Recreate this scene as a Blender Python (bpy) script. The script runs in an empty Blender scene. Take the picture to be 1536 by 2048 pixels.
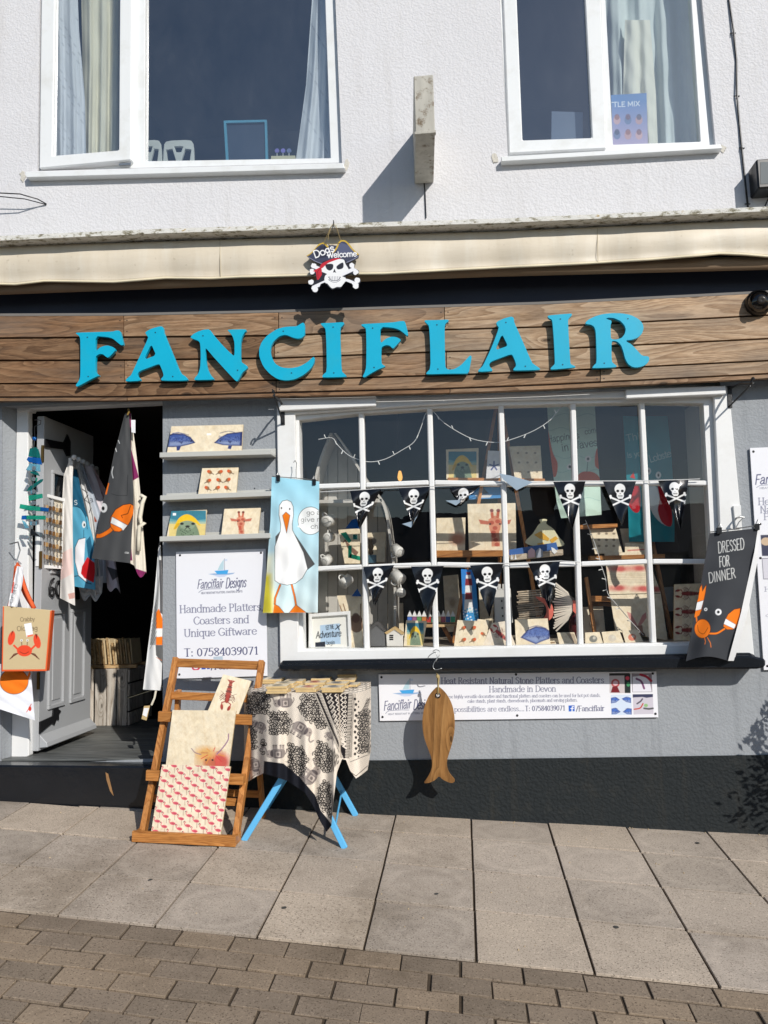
import bpy, bmesh, math, random
import numpy as np
from mathutils import Vector, Matrix
from mathutils.geometry import tessellate_polygon
random.seed(7); RNG = np.random.default_rng(7)
scn = bpy.context.scene
COL = scn.collection

# ---------------------------------------------------------------- camera
PW, PH, FPX = 1536.0, 2048.0, 1540.0          # photograph size, focal length in its pixels
YAW, PITCH, ROLL = math.radians(5.6), math.radians(5.75), math.radians(-1.5)
CAM = np.array([0.0, -4.2, 1.46])
_fw = np.array([-math.sin(YAW)*math.cos(PITCH), math.cos(YAW)*math.cos(PITCH), math.sin(PITCH)])
_r0 = np.array([math.cos(YAW), math.sin(YAW), 0.0]); _u0 = np.cross(_r0, _fw)
_rt = math.cos(ROLL)*_r0 + math.sin(ROLL)*_u0
_up = -math.sin(ROLL)*_r0 + math.cos(ROLL)*_u0
cd = bpy.data.cameras.new('camera'); cam = bpy.data.objects.new('camera', cd); COL.objects.link(cam)
m = Matrix.Identity(4)
for i in range(3):
    m[i][0], m[i][1], m[i][2], m[i][3] = _rt[i], _up[i], -_fw[i], CAM[i]
cam.matrix_world = m
cd.sensor_fit = 'VERTICAL'; cd.sensor_height = 36.0; cd.sensor_width = 27.0
cd.lens = 36.0*FPX/PH; cd.clip_start = 0.05; cd.clip_end = 500
scn.camera = cam
scn.render.resolution_x, scn.render.resolution_y = 768, 1024

# ---------------------------------------------------------------- light
SUN = Vector((0.34, -0.49, 0.365)).normalized()      # towards the sun
SUN_EL = math.asin(SUN.z); SUN_AZ = math.atan2(SUN.x, SUN.y)
wd = bpy.data.worlds.new('World'); scn.world = wd; wd.use_nodes = True
nt = wd.node_tree; bg = nt.nodes['Background']
sky = nt.nodes.new('ShaderNodeTexSky'); sky.sky_type = 'NISHITA'; sky.sun_disc = False
sky.sun_elevation = SUN_EL; sky.sun_rotation = SUN_AZ; sky.air_density = 1.0; sky.dust_density = 0.35; sky.ozone_density = 1.6
nt.links.new(sky.outputs[0], bg.inputs[0]); bg.inputs[1].default_value = 0.1
sd = bpy.data.lights.new('sun', 'SUN'); sd.energy = 3.95; sd.angle = math.radians(0.53); sd.color = (1.0, 0.955, 0.89)
so = bpy.data.objects.new('sun', sd); COL.objects.link(so)
so.rotation_euler = (-SUN).to_track_quat('-Z', 'Y').to_euler(); so.location = (4, -8, 9)
scn.view_settings.view_transform = 'Standard'; scn.view_settings.look = 'None'
scn.view_settings.exposure = 0.0; scn.view_settings.gamma = 1.0; scn.view_settings.use_curve_mapping = False
scn.render.engine = 'CYCLES'
scn.cycles.max_bounces = 8; scn.cycles.transparent_max_bounces = 16

# ---------------------------------------------------------------- pixel -> place
def raydir(px, py):
    px = np.asarray(px, float); py = np.asarray(py, float)
    a = (px-PW/2)/FPX; b = -(py-PH/2)/FPX
    return _fw + a[..., None]*_rt + b[..., None]*_up
def W(px, py, y=0.0):                    # where the line of sight meets the upright plane at depth y
    d = raydir(px, py); t = (np.asarray(y, float)-CAM[1])/d[..., 1]
    return CAM + d*t[..., None]
def WX(px, py, x):                       # ... the upright plane square to the wall at x
    d = raydir(px, py); t = (x-CAM[0])/d[..., 0]
    return CAM + d*t[..., None]
def WZ(px, py, z):
    d = raydir(px, py); t = (z-CAM[2])/d[..., 2]
    return CAM + d*t[..., None]
def wall(px, py, y=0.0): return Vector(W(px, py, y).tolist())
gA, gB = W(120, 1596), W(1500, 1668)
GSX = (gB[2]-gA[2])/(gB[0]-gA[0]); GSY = 0.055       # the street falls to the right and to the kerb
def gz(x, y): return gA[2]+GSX*(x-gA[0])+GSY*y
def G(px, py):
    d = raydir(px, py); t = (gz(CAM[0], CAM[1])-CAM[2])/(d[2]-GSX*d[0]-GSY*d[1])
    p = CAM+d*t; return Vector(p.tolist())
def P(px, py):                            # world point -> pixel, for checks
    pass
def proj(p):
    v = np.asarray(p, float)-CAM; z = v@_fw
    return PW/2+FPX*(v@_rt)/z, PH/2-FPX*(v@_up)/z

# ---------------------------------------------------------------- materials
def S(r, g, b):
    f = lambda c: ((c/255.0+0.055)/1.055)**2.4 if c/255.0 > 0.04045 else c/255.0/12.92
    return (f(r), f(g), f(b))
def C4(c): return (c[0], c[1], c[2], 1.0)
MATS = {}
class NB:
    def __init__(s, name):
        s.m = bpy.data.materials.new(name); s.m.use_nodes = True; s.t = s.m.node_tree
        s.b = s.t.nodes['Principled BSDF']
    def n(s, typ, **kw):
        nd = s.t.nodes.new(typ)
        for k, v in kw.items():
            if k.startswith('i_'):
                key = k[2:]; key = int(key) if key.isdigit() else key
                nd.inputs[key].default_value = v
            else: setattr(nd, k, v)
        return nd
    def l(s, a, b): s.t.links.new(a, b)
    def mixc(s, fac, a, b, mode='MIX'):
        x = s.n('ShaderNodeMix', data_type='RGBA', blend_type=mode)
        for sock, v in ((x.inputs[0], fac), (x.inputs[6], a), (x.inputs[7], b)):
            if hasattr(v, 'links'): s.l(v, sock)
            elif isinstance(v, (int, float)): sock.default_value = v
            else: sock.default_value = C4(v)
        return x.outputs[2]
    def ramp(s, inp, stops):
        r = s.n('ShaderNodeValToRGB'); e = r.color_ramp.elements
        while len(e) > 1: e.remove(e[-1])
        e[0].position = stops[0][0]; e[0].color = C4(stops[0][1])
        for p, c in stops[1:]:
            q = e.new(p); q.color = C4(c)
        s.l(inp, r.inputs[0]); return r.outputs[0]
    def coord(s, scale=(1, 1, 1), rand=False):
        tc = s.n('ShaderNodeTexCoord'); mp = s.n('ShaderNodeMapping'); mp.inputs['Scale'].default_value = scale
        v = tc.outputs['Object']
        if rand:
            oi = s.n('ShaderNodeObjectInfo'); mu = s.n('ShaderNodeMath', operation='MULTIPLY'); mu.inputs[1].default_value = 37.0
            s.l(oi.outputs['Random'], mu.inputs[0]); ad = s.n('ShaderNodeVectorMath', operation='ADD')
            s.l(v, ad.inputs[0]); s.l(mu.outputs[0], ad.inputs[1]); v = ad.outputs[0]
        s.l(v, mp.inputs['Vector']); return mp.outputs[0]
    def noise(s, vec, scale, detail=4, rough=0.55, dist=0.0):
        x = s.n('ShaderNodeTexNoise'); x.inputs['Scale'].default_value = scale; x.inputs['Detail'].default_value = detail
        x.inputs['Roughness'].default_value = rough; x.inputs['Distortion'].default_value = dist
        s.l(vec, x.inputs['Vector']); return x.outputs['Fac']
    def bump(s, h, strength, dist=0.01, prev=None):
        x = s.n('ShaderNodeBump'); x.inputs['Strength'].default_value = strength; x.inputs['Distance'].default_value = dist
        s.l(h, x.inputs['Height'])
        if prev is not None: s.l(prev, x.inputs['Normal'])
        s.l(x.outputs[0], s.b.inputs['Normal']); return x.outputs[0]
def mat(name, col, rough=0.6, var=0.12, vs=6.0, bump=0.0, bs=60.0, metal=0.0, spec=0.5, dirt=None, ds=3.0, da=0.4, rand=0.0, bd=0.006):
    if name in MATS: return MATS[name]
    k = NB(name); v = k.coord(rand=True)
    n1 = k.noise(v, vs, 5)
    c = k.mixc(n1, tuple(x*(1-var*1.3) for x in col), tuple(min(1, x*(1+var*1.3)) for x in col))
    if dirt is not None:
        n2 = k.noise(v, ds, 6, 0.65)
        f = k.ramp(n2, [(0.5, (0, 0, 0)), (0.72, (da, da, da))])
        c = k.mixc(f, c, dirt)
    if rand:
        oi = k.n('ShaderNodeObjectInfo')
        f = k.ramp(oi.outputs['Random'], [(0, (1-rand,)*3), (1, (1+rand,)*3)])
        c = k.mixc(1.0, c, f, 'MULTIPLY')
    k.l(c, k.b.inputs['Base Color'])
    k.b.inputs['Roughness'].default_value = rough; k.b.inputs['Metallic'].default_value = metal
    k.b.inputs['Specular IOR Level'].default_value = spec
    if bump: k.bump(k.noise(v, bs, 3), bump, bd)
    MATS[name] = k.m; return k.m
def print_mat(name, rough=0.5, bump=0.0, bs=80, mott=0.06, ms=25, weave=False, spec=0.4, sheen=0):
    k = NB(name); v = k.coord()
    at = k.n('ShaderNodeVertexColor'); at.layer_name = 'Col'
    n1 = k.noise(v, ms, 5)
    f = k.ramp(n1, [(0.25, (1-mott*2,)*3), (0.75, (1.0,)*3)])
    c = k.mixc(1.0, at.outputs[0], f, 'MULTIPLY')
    k.l(c, k.b.inputs['Base Color']); k.b.inputs['Roughness'].default_value = rough
    k.b.inputs['Specular IOR Level'].default_value = spec
    if bump: k.bump(k.noise(v, bs, 3), bump, 0.004)
    if sheen: k.b.inputs['Sheen Weight'].default_value = sheen
    return k.m
M_PAPER = print_mat('printed_board', 0.42, mott=0.015, ms=4)
M_STONE = print_mat('printed_stone', 0.6, 0.25, 120, 0.1, 30)
M_CLOTH = print_mat('printed_cloth', 0.85, 0.3, 350, 0.03, 12, spec=0.2)
M_FOIL = print_mat('printed_foil', 0.22, 0.35, 22, 0.02, spec=0.6)

def roughcast(name, col, dirt, scale, strength, grime=0.35):
    k = NB(name); v = k.coord()
    n1 = k.noise(v, 1.6, 6, 0.6); n2 = k.noise(v, 9, 5, 0.7)
    c = k.mixc(n1, tuple(x*0.93 for x in col), tuple(min(1, x*1.05) for x in col))
    f = k.ramp(n2, [(0.54, (0, 0, 0)), (0.8, (grime,)*3)])
    c = k.mixc(f, c, dirt)
    st_ = k.ramp(k.noise(k.coord((9, 9, 0.7)), 1.5, 5, 0.7), [(0.52, (0,)*3), (0.78, (grime*1.1,)*3)]); c = k.mixc(st_, c, tuple(x*0.72 for x in dirt))
    k.l(c, k.b.inputs['Base Color']); k.b.inputs['Roughness'].default_value = 0.75
    k.b.inputs['Specular IOR Level'].default_value = 0.3
    vs = k.n('ShaderNodeTexVoronoi'); vs.feature = 'SMOOTH_F1'; vs.inputs['Scale'].default_value = scale*0.9
    nn = k.noise(v, scale*0.35, 3, 0.6, 0.6)
    wv = k.n('ShaderNodeVectorMath', operation='ADD'); k.l(v, wv.inputs[0])
    sc = k.n('ShaderNodeMath', operation='MULTIPLY'); sc.inputs[1].default_value = 0.03; k.l(nn, sc.inputs[0]); k.l(sc.outputs[0], wv.inputs[1])
    k.l(wv.outputs[0], vs.inputs['Vector'])
    add = k.n('ShaderNodeMath', operation='ADD'); k.l(vs.outputs['Distance'], add.inputs[0]); k.l(nn, add.inputs[1])
    b1 = k.bump(add.outputs[0], strength, 0.016)
    k.bump(k.noise(v, scale*3, 3), strength*0.35, 0.004, b1)
    return k.m
M_WHITEWALL = roughcast('white_roughcast', S(216, 215, 217), S(192, 186, 176), 95, 0.2, 0.22)
M_GREYWALL = roughcast('grey_paint_roughcast', S(153, 157, 161), S(132, 136, 140), 95, 0.2, 0.45)
M_PLINTH = roughcast('black_paint_roughcast', S(30, 35, 37), S(58, 56, 50), 75, 0.3, 0.5)

def wood(name, c1, c2, c3, axis='X', scale=1.0, rough=0.55, knots=True, rand=0.15, spec=0.35, rings=16.0, grey=0.0):
    k = NB(name); st = {'X': (1.1, 9, 9), 'Z': (9, 9, 1.1), 'Y': (9, 1.1, 9)}[axis]
    v = k.coord(tuple(x*scale for x in st), rand=True)
    n0 = k.noise(v, 1.2, 3, 0.5, 1.2)
    ct = k.noise(k.coord(tuple(x*scale*0.55 for x in st), rand=True), 1.0, 1.2, 0.35, 0.25)
    if knots:
        sp = k.n('ShaderNodeSeparateXYZ'); k.l(k.coord({'X': (1.5, 1, 4.2), 'Z': (5.5, 1, 2.2), 'Y': (5.5, 2.2, 5.5)}[axis], rand=True), sp.inputs[0])
        cb2 = k.n('ShaderNodeCombineXYZ'); k.l(sp.outputs[0], cb2.inputs[0]); k.l(sp.outputs[2], cb2.inputs[1])
        vo = k.n('ShaderNodeTexVoronoi'); vo.voronoi_dimensions = '2D'; vo.inputs['Scale'].default_value = 1.0; vo.inputs['Randomness'].default_value = 1.0; k.l(cb2.outputs[0], vo.inputs['Vector'])
        kd = vo.outputs['Distance']; kb_ = k.ramp(kd, [(0.0, (0.3,)*3), (0.06, (0.14,)*3), (0.2, (0.0,)*3)])
        ad_ = k.n('ShaderNodeMath', operation='ADD'); k.l(ct, ad_.inputs[0]); k.l(kb_, ad_.inputs[1]); ct = ad_.outputs[0]
    mu = k.n('ShaderNodeMath', operation='MULTIPLY'); mu.inputs[1].default_value = rings; k.l(ct, mu.inputs[0])
    fr = k.n('ShaderNodeMath', operation='FRACT'); k.l(mu.outputs[0], fr.inputs[0])
    c = k.ramp(fr.outputs[0], [(0.0, c3), (0.45, c2), (0.85, c1), (0.97, tuple(x*0.8 for x in c1)), (1.0, c3)])
    f = k.noise(k.coord(tuple(x*scale*5 for x in st), rand=True), 2.0, 4, 0.6)
    c = k.mixc(0.55, c, k.ramp(f, [(0.25, tuple(x*0.75 for x in c1)), (0.55, c2), (0.8, c3)]))
    g = k.ramp(n0, [(0.3, (0.7, 0.68, 0.66)), (0.7, (1.08, 1.06, 1.04))]); c = k.mixc(1.0, c, g, 'MULTIPLY')
    if knots:
        kf = k.ramp(kd, [(0.025, (0.85,)*3), (0.05, (0, 0, 0))]); c = k.mixc(kf, c, tuple(x*0.32 for x in c1))
    gp = k.ramp(k.noise(k.coord((0.9, 4, 4), rand=True), 1.3, 4, 0.6), [(0.5, (0,)*3), (0.72, (0.45*grey,)*3)]); c = k.mixc(gp, c, S(112, 104, 96))
    oi = k.n('ShaderNodeObjectInfo')
    c = k.mixc(1.0, c, k.ramp(oi.outputs['Random'], [(0, (1-rand,)*3), (1, (1+rand, 1+rand*0.8, 1+rand*0.6))]), 'MULTIPLY')
    k.l(c, k.b.inputs['Base Color']); k.b.inputs['Roughness'].default_value = rough; k.b.inputs['Specular IOR Level'].default_value = spec
    k.bump(f, 0.25, 0.003); return k.m
M_PLANK = wood('weathered_plank_brown', S(92, 66, 44), S(140, 106, 76), S(164, 132, 100), 'X', 1.7, 0.7, True, 0.14, grey=1.3, rings=13.0)
M_PLANKM = wood('weathered_plank_mid', S(112, 84, 58), S(162, 130, 100), S(184, 156, 126), 'X', 1.7, 0.7, True, 0.12, grey=1.3, rings=13.0)
M_PLANKP = wood('weathered_plank_pale', S(130, 102, 74), S(184, 156, 126), S(204, 182, 156), 'X', 1.7, 0.7, True, 0.1, grey=1.3, rings=13.0)
M_OAK = wood('oiled_wood_upright', S(150, 92, 42), S(194, 132, 70), S(208, 150, 90), 'Z', 1.6, 0.45, False, 0.1)
M_OAKX = wood('oiled_wood_across', S(150, 92, 42), S(194, 132, 70), S(208, 150, 90), 'X', 1.6, 0.45, False, 0.1)
M_FISHW = wood('acacia_board', S(112, 76, 38), S(158, 114, 64), S(178, 136, 84), 'Z', 1.0, 0.45, True, 0.02, rings=10.0)
M_LIMED = wood('limed_crate_wood', S(160, 146, 130), S(206, 200, 190), S(220, 216, 208), 'Z', 1.2, 0.8, True, 0.12)
M_FLOORB = wood('grey_floor_board', S(70, 74, 76), S(104, 108, 108), S(122, 126, 124), 'X', 0.7, 0.5, False, 0.15)
M_PALEW = wood('pale_timber', S(160, 126, 84), S(206, 176, 130), S(220, 194, 152), 'X', 1.6, 0.55, False, 0.1)
M_DRIFT = wood('driftwood', S(128, 112, 92), S(196, 184, 164), S(214, 204, 188), 'X', 1.5, 0.8, False, 0.25)

def glass(name, tint=(0.95, 0.97, 0.97), ior=1.5, boost=1.0, rough=0.0, dust=0.02):
    k = NB(name); k.t.nodes.remove(k.b)
    tr = k.n('ShaderNodeBsdfTransparent'); tr.inputs[0].default_value = C4(tint)
    gl = k.n('ShaderNodeBsdfGlossy'); gl.inputs['Roughness'].default_value = rough; gl.inputs[0].default_value = (1, 1, 1, 1)
    lw = k.n('ShaderNodeLayerWeight'); lw.inputs[0].default_value = 0.5          # Schlick, the same from both sides
    pw = k.n('ShaderNodeMath', operation='POWER'); pw.inputs[1].default_value = 5.0; k.l(lw.outputs['Facing'], pw.inputs[0])
    f0 = 0.04*boost
    mu = k.n('ShaderNodeMath', operation='MULTIPLY_ADD', use_clamp=True); mu.inputs[1].default_value = 1-f0; mu.inputs[2].default_value = f0; k.l(pw.outputs[0], mu.inputs[0])
    # old sheet glass is not quite flat
    bp = k.n('ShaderNodeBump'); bp.inputs['Strength'].default_value = 0.05; bp.inputs['Distance'].default_value = 0.01
    k.l(k.noise(k.coord(rand=True), 5, 2), bp.inputs['Height']); k.l(bp.outputs[0], gl.inputs['Normal'])
    mx = k.n('ShaderNodeMixShader'); k.l(mu.outputs[0], mx.inputs[0]); k.l(tr.outputs[0], mx.inputs[1]); k.l(gl.outputs[0], mx.inputs[2])
    df = k.n('ShaderNodeBsdfDiffuse'); df.inputs[0].default_value = (0.75, 0.76, 0.78, 1)
    sm = k.ramp(k.noise(k.coord((1, 1, 0.6), rand=True), 4, 6, 0.7), [(0.35, (dust*0.25,)*3), (0.6, (dust,)*3), (0.8, (dust*2.6,)*3)])
    m2 = k.n('ShaderNodeMixShader'); k.l(sm, m2.inputs[0]); k.l(mx.outputs[0], m2.inputs[1]); k.l(df.outputs[0], m2.inputs[2])
    k.l(m2.outputs[0], k.t.nodes['Material Output'].inputs['Surface']); return k.m
M_GLASS = glass('window_glass', (0.99, 0.993, 0.99), 1.5, 1.7, dust=0.008)
M_DGLASS = glass('double_glazing', (0.86, 0.91, 0.93), 1.52, 6.2, dust=0.02)
M_WPAINT = mat('white_gloss_paint', S(232, 232, 230), 0.35, 0.03, 3, 0.08, 30, dirt=S(196, 190, 178), ds=5, da=0.25)
M_UPVC = mat('white_upvc', S(232, 234, 234), 0.3, 0.02, 2, dirt=S(190, 186, 172), ds=6, da=0.3)
M_BLACK = mat('black_gloss_paint', S(22, 25, 30), 0.22, 0.2, 8, 0.3, 25)
M_BLKPL = mat('black_plastic', S(20, 20, 22), 0.3, 0.05)
M_IRON = mat('black_iron', S(24, 24, 26), 0.5, 0.2, 20, 0.3, 80)
M_STEEL = mat('galvanised_steel', S(180, 180, 178), 0.35, 0.1, 20, metal=0.9)
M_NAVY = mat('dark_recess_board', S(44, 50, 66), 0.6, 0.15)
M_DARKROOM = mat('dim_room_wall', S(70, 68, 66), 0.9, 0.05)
M_BLUEL = mat('turquoise_letter_paint', S(2, 172, 206), 0.36, 0.07, 5, dirt=S(40, 168, 190), ds=9, da=0.4)
M_BLUELEG = mat('sky_blue_metal_paint', S(98, 182, 232), 0.35, 0.03)
M_LEDGE = mat('pale_grey_ledge_paint', S(190, 190, 184), 0.5, 0.05)
M_CREAM = None

# ---------------------------------------------------------------- meshes and objects
def setp(o, label=None, cat=None, group=None, kind=None):
    if label: o['label'] = label
    if cat: o['category'] = cat
    if group: o['group'] = group
    if kind: o['kind'] = kind
    return o
def attach(o, parent):
    if parent is not None:
        o.parent = parent
        w = Matrix.Identity(4); p = parent; chain = []
        while p is not None: chain.append(p); p = p.parent
        for q in reversed(chain): w = w @ (q.matrix_parent_inverse if q.parent else Matrix.Identity(4)) @ q.matrix_basis
        o.matrix_parent_inverse = w.inverted()
    return o
def thing(name, label, cat, loc, group=None, kind=None):
    o = bpy.data.objects.new(name, None); o.empty_display_size = 0.1; COL.objects.link(o)
    o.location = tuple(loc); return setp(o, label, cat, group, kind)
def part(name, verts, faces, material, parent=None, smooth=False):
    me = bpy.data.meshes.new(name); me.from_pydata([tuple(v) for v in verts], [], [tuple(f) for f in faces]); me.update()
    if smooth: me.polygons.foreach_set('use_smooth', [True]*len(me.polygons))
    if material is not None: me.materials.append(material)
    o = bpy.data.objects.new(name, me); COL.objects.link(o); return attach(o, parent)
def from_bm(name, bm, material, parent=None, smooth=False):
    me = bpy.data.meshes.new(name); bm.to_mesh(me); bm.free()
    if smooth: me.polygons.foreach_set('use_smooth', [True]*len(me.polygons))
    if material is not None: me.materials.append(material)
    o = bpy.data.objects.new(name, me); COL.objects.link(o); return attach(o, parent)
class MB:                                   # collects simple solids into one part
    def __init__(s): s.v = []; s.f = []
    def add(s, v, f):
        n = len(s.v); s.v += [tuple(x) for x in v]; s.f += [tuple(i+n for i in q) for q in f]; return s
    def box(s, a, b):
        x0, y0, z0 = a; x1, y1, z1 = b
        return s.add([(x0,y0,z0),(x1,y0,z0),(x1,y1,z0),(x0,y1,z0),(x0,y0,z1),(x1,y0,z1),(x1,y1,z1),(x0,y1,z1)],
                     [(0,3,2,1),(4,5,6,7),(0,1,5,4),(1,2,6,5),(2,3,7,6),(3,0,4,7)])
    def beam(s, p, q, w, h, up=(0, 0, 1)):
        p = Vector(p); q = Vector(q); d = (q-p).normalized(); u = Vector(up)
        a = d.cross(u)
        if a.length < 1e-4: a = d.cross(Vector((1, 0, 0)))
        a.normalize(); b = a.cross(d).normalized(); a = a*w/2; b = b*h/2
        v = [p-a-b, p+a-b, p+a+b, p-a+b, q-a-b, q+a-b, q+a+b, q-a+b]
        return s.add(v, [(0,1,2,3)[::-1],(4,5,6,7),(0,1,5,4),(1,2,6,5),(2,3,7,6),(3,0,4,7)])
    def tube(s, pts, r, n=8, cap=True):
        pts = [Vector(p) for p in pts]; rs = r if hasattr(r, '__len__') else [r]*len(pts)
        ref = None; rings = []
        for i, p in enumerate(pts):
            d = (pts[min(i+1, len(pts)-1)]-pts[max(i-1, 0)]).normalized()
            if ref is None: ref = d.orthogonal().normalized()
            a = (ref-d*ref.dot(d)); a = a.normalized() if a.length > 1e-6 else d.orthogonal().normalized(); ref = a; b = d.cross(a)
            rings.append([p+(a*math.cos(t)+b*math.sin(t))*rs[i] for t in [2*math.pi*j/n for j in range(n)]])
        v = [x for rg in rings for x in rg]; f = []
        for i in range(len(pts)-1):
            for j in range(n): f.append((i*n+j, i*n+(j+1) % n, (i+1)*n+(j+1) % n, (i+1)*n+j))
        if cap: f += [tuple(range(n))[::-1], tuple((len(pts)-1)*n+j for j in range(n))]
        return s.add(v, f)
    def lathe(s, prof, c, n=16, axis=(0, 0, 1)):      # prof: (radius, height)
        ax = Vector(axis).normalized(); a = ax.orthogonal().normalized(); b = ax.cross(a); c = Vector(c); v = []; f = []
        for r, h in prof:
            for j in range(n):
                t = 2*math.pi*j/n; v.append(c+ax*h+(a*math.cos(t)+b*math.sin(t))*r)
        for i in range(len(prof)-1):
            for j in range(n): f.append((i*n+j, i*n+(j+1) % n, (i+1)*n+(j+1) % n, (i+1)*n+j))
        return s.add(v, f)
    def prism(s, poly, back, holes=()):     # poly: 3D points, front; back: offset vector; with holes
        loops = [[Vector(p) for p in poly]]+[[Vector(p) for p in h] for h in holes]
        flat = [p for lp in loops for p in lp]; tri = tessellate_polygon(loops); n = len(flat); bk = Vector(back)
        v = flat+[p+bk for p in flat]
        nrm = Vector()
        f = []
        for t in tri:
            a, b, c = (flat[i] for i in t); nn = (b-a).cross(c-a)
            t2 = t if nn.dot(bk) < 0 else t[::-1]
            f.append(t2); f.append(tuple(i+n for i in t2[::-1]))
        k = 0
        for lp in loops:
            L = len(lp)
            for i in range(L): f.append((k+i, k+(i+1) % L, k+(i+1) % L+n, k+i+n))
            k += L
        return s.add(v, f)
    def make(s, name, material, parent=None, bevel=0.0, smooth=False, fix=True):
        bm = bmesh.new(); vs = [bm.verts.new(v) for v in s.v]
        for q in s.f:
            try: bm.faces.new([vs[i] for i in q])
            except ValueError: pass
        if fix: bmesh.ops.recalc_face_normals(bm, faces=bm.faces)
        if bevel:
            ed = [e for e in bm.edges if len(e.link_faces) == 2 and e.calc_face_angle(0) > 0.6]
            bmesh.ops.bevel(bm, geom=ed, offset=bevel, segments=1, affect='EDGES', clamp_overlap=True)
        return from_bm(name, bm, material, parent, smooth)
def px_board(name, pts, yf, thick, material, parent=None, bevel=0.0, holes=()):
    f = lambda L: [wall(x, y, yf) for x, y in L]
    return MB().prism(f(pts), (0, thick, 0), [f(h) for h in holes]).make(name, material, parent, bevel)
def soften(pts, r=0.22, it=1):
    for _ in range(it):
        o = []
        for i in range(len(pts)):
            a, b = pts[i], pts[(i+1) % len(pts)]
            o.append((a[0]+(b[0]-a[0])*r, a[1]+(b[1]-a[1])*r)); o.append((b[0]-(b[0]-a[0])*r, b[1]-(b[1]-a[1])*r))
        pts = o
    return pts
def crom(pts, n=6, closed=False):
    p = [np.array(q, float) for q in pts]; L = len(p); out = []
    rng = range(L if closed else L-1)
    for i in rng:
        p0 = p[(i-1) % L] if (closed or i > 0) else p[0]*2-p[1]
        p1 = p[i]; p2 = p[(i+1) % L]; p3 = p[(i+2) % L] if (closed or i+2 < L) else p2*2-p1
        for k in range(n):
            t = k/n
            out.append(0.5*((2*p1)+(-p0+p2)*t+(2*p0-5*p1+4*p2-p3)*t*t+(-p0+3*p1-3*p2+p3)*t**3))
    if not closed: out.append(p[-1])
    return [tuple(q) for q in out]

# ---------------------------------------------------------------- drawing prints, in photograph pixels, onto the vertices of a sheet
class Cv:
    def __init__(s, X, Y, bgc):
        s.X, s.Y = X, Y; s.c = np.empty(X.shape+(3,)); s.c[:] = S(*bgc)
        s.aa = max(0.35, 0.6*abs(X[0, -1]-X[0, 0])/max(1, X.shape[1]-1)) if X.shape[1] > 1 else 0.5
    def _box(s, x0, x1, y0, y1):
        mk = (s.X >= x0) & (s.X <= x1) & (s.Y >= y0) & (s.Y <= y1)
        if not mk.any(): return None
        return mk
    def put(s, mk, a, col):
        c = np.array(S(*col)); s.c[mk] = s.c[mk]*(1-a[..., None])+c*a[..., None]
    def poly(s, pts, col, al=1.0, soft=None):
        a = np.array(pts, float); f = soft or s.aa
        mk = s._box(a[:, 0].min()-f, a[:, 0].max()+f, a[:, 1].min()-f, a[:, 1].max()+f)
        if mk is None: return
        x = s.X[mk]; y = s.Y[mk]; ins = np.zeros(x.shape, bool); d = np.full(x.shape, 1e9)
        for i in range(len(a)):
            p, q = a[i], a[(i+1) % len(a)]
            cnd = (p[1] > y) != (q[1] > y)
            if p[1] != q[1]: ins ^= cnd & (x < (q[0]-p[0])*(y-p[1])/(q[1]-p[1])+p[0])
            e = q-p; L = e@e+1e-9; t = np.clip(((x-p[0])*e[0]+(y-p[1])*e[1])/L, 0, 1)
            d = np.minimum(d, np.hypot(x-p[0]-e[0]*t, y-p[1]-e[1]*t))
        sd = np.where(ins, d, -d); s.put(mk, np.clip(0.5+sd/(2*f), 0, 1)*al, col)
    def ell(s, cx, cy, rx, ry, col, al=1.0, rot=0.0, soft=None):
        r = max(rx, ry)+2; mk = s._box(cx-r, cx+r, cy-r, cy+r)
        if mk is None: return
        x = s.X[mk]-cx; y = s.Y[mk]-cy; c, n = math.cos(rot), math.sin(rot)
        u = (x*c+y*n)/rx; v = (-x*n+y*c)/ry; d = (1-np.hypot(u, v))*min(rx, ry)
        f = soft or s.aa; s.put(mk, np.clip(0.5+d/(2*f), 0, 1)*al, col)
    def line(s, pts, w, col, al=1.0, wy=None, smooth=False):
        if smooth: pts = crom(pts, 6)
        a = np.array(pts, float); wx = w/2; wy = (wy/2) if wy else wx
        f = s.aa; mk = s._box(a[:, 0].min()-wx-f, a[:, 0].max()+wx+f, a[:, 1].min()-wy-f, a[:, 1].max()+wy+f)
        if mk is None: return
        k = wx/wy; x = s.X[mk]; y = s.Y[mk]*k; d = np.full(x.shape, 1e9)
        for i in range(len(a)-1):
            p = np.array([a[i][0], a[i][1]*k]); q = np.array([a[i+1][0], a[i+1][1]*k]); e = q-p; L = e@e+1e-9
            t = np.clip(((x-p[0])*e[0]+(y-p[1])*e[1])/L, 0, 1); d = np.minimum(d, np.hypot(x-p[0]-e[0]*t, y-p[1]-e[1]*t))
        s.put(mk, np.clip(0.5+(wx-d)/(2*f), 0, 1)*al, col)
    def mottle(s, col, amt, sc):
        rs = np.random.default_rng(int(abs(s.X.flat[0]*13+s.Y.flat[0]*7)))
        n = np.zeros(s.X.shape)
        for k in range(7):
            a = rs.uniform(0, 6.28, 3); q = sc*(1.0+k*0.6)
            n += np.sin(s.X*q*math.cos(a[0])+s.Y*q*math.sin(a[0])+a[1]+2*np.sin(s.X*q*0.7+a[2]))/7*1.6
        al = np.clip(n*0.5+0.5, 0, 1)*amt; s.put(np.ones(s.X.shape, bool), al.ravel(), col)
    def fn(s, func, col, al=1.0):           # func(X, Y) -> coverage
        a = np.clip(func(s.X, s.Y), 0, 1)*al; s.put(np.ones(s.X.shape, bool), a.ravel(), col)

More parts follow.
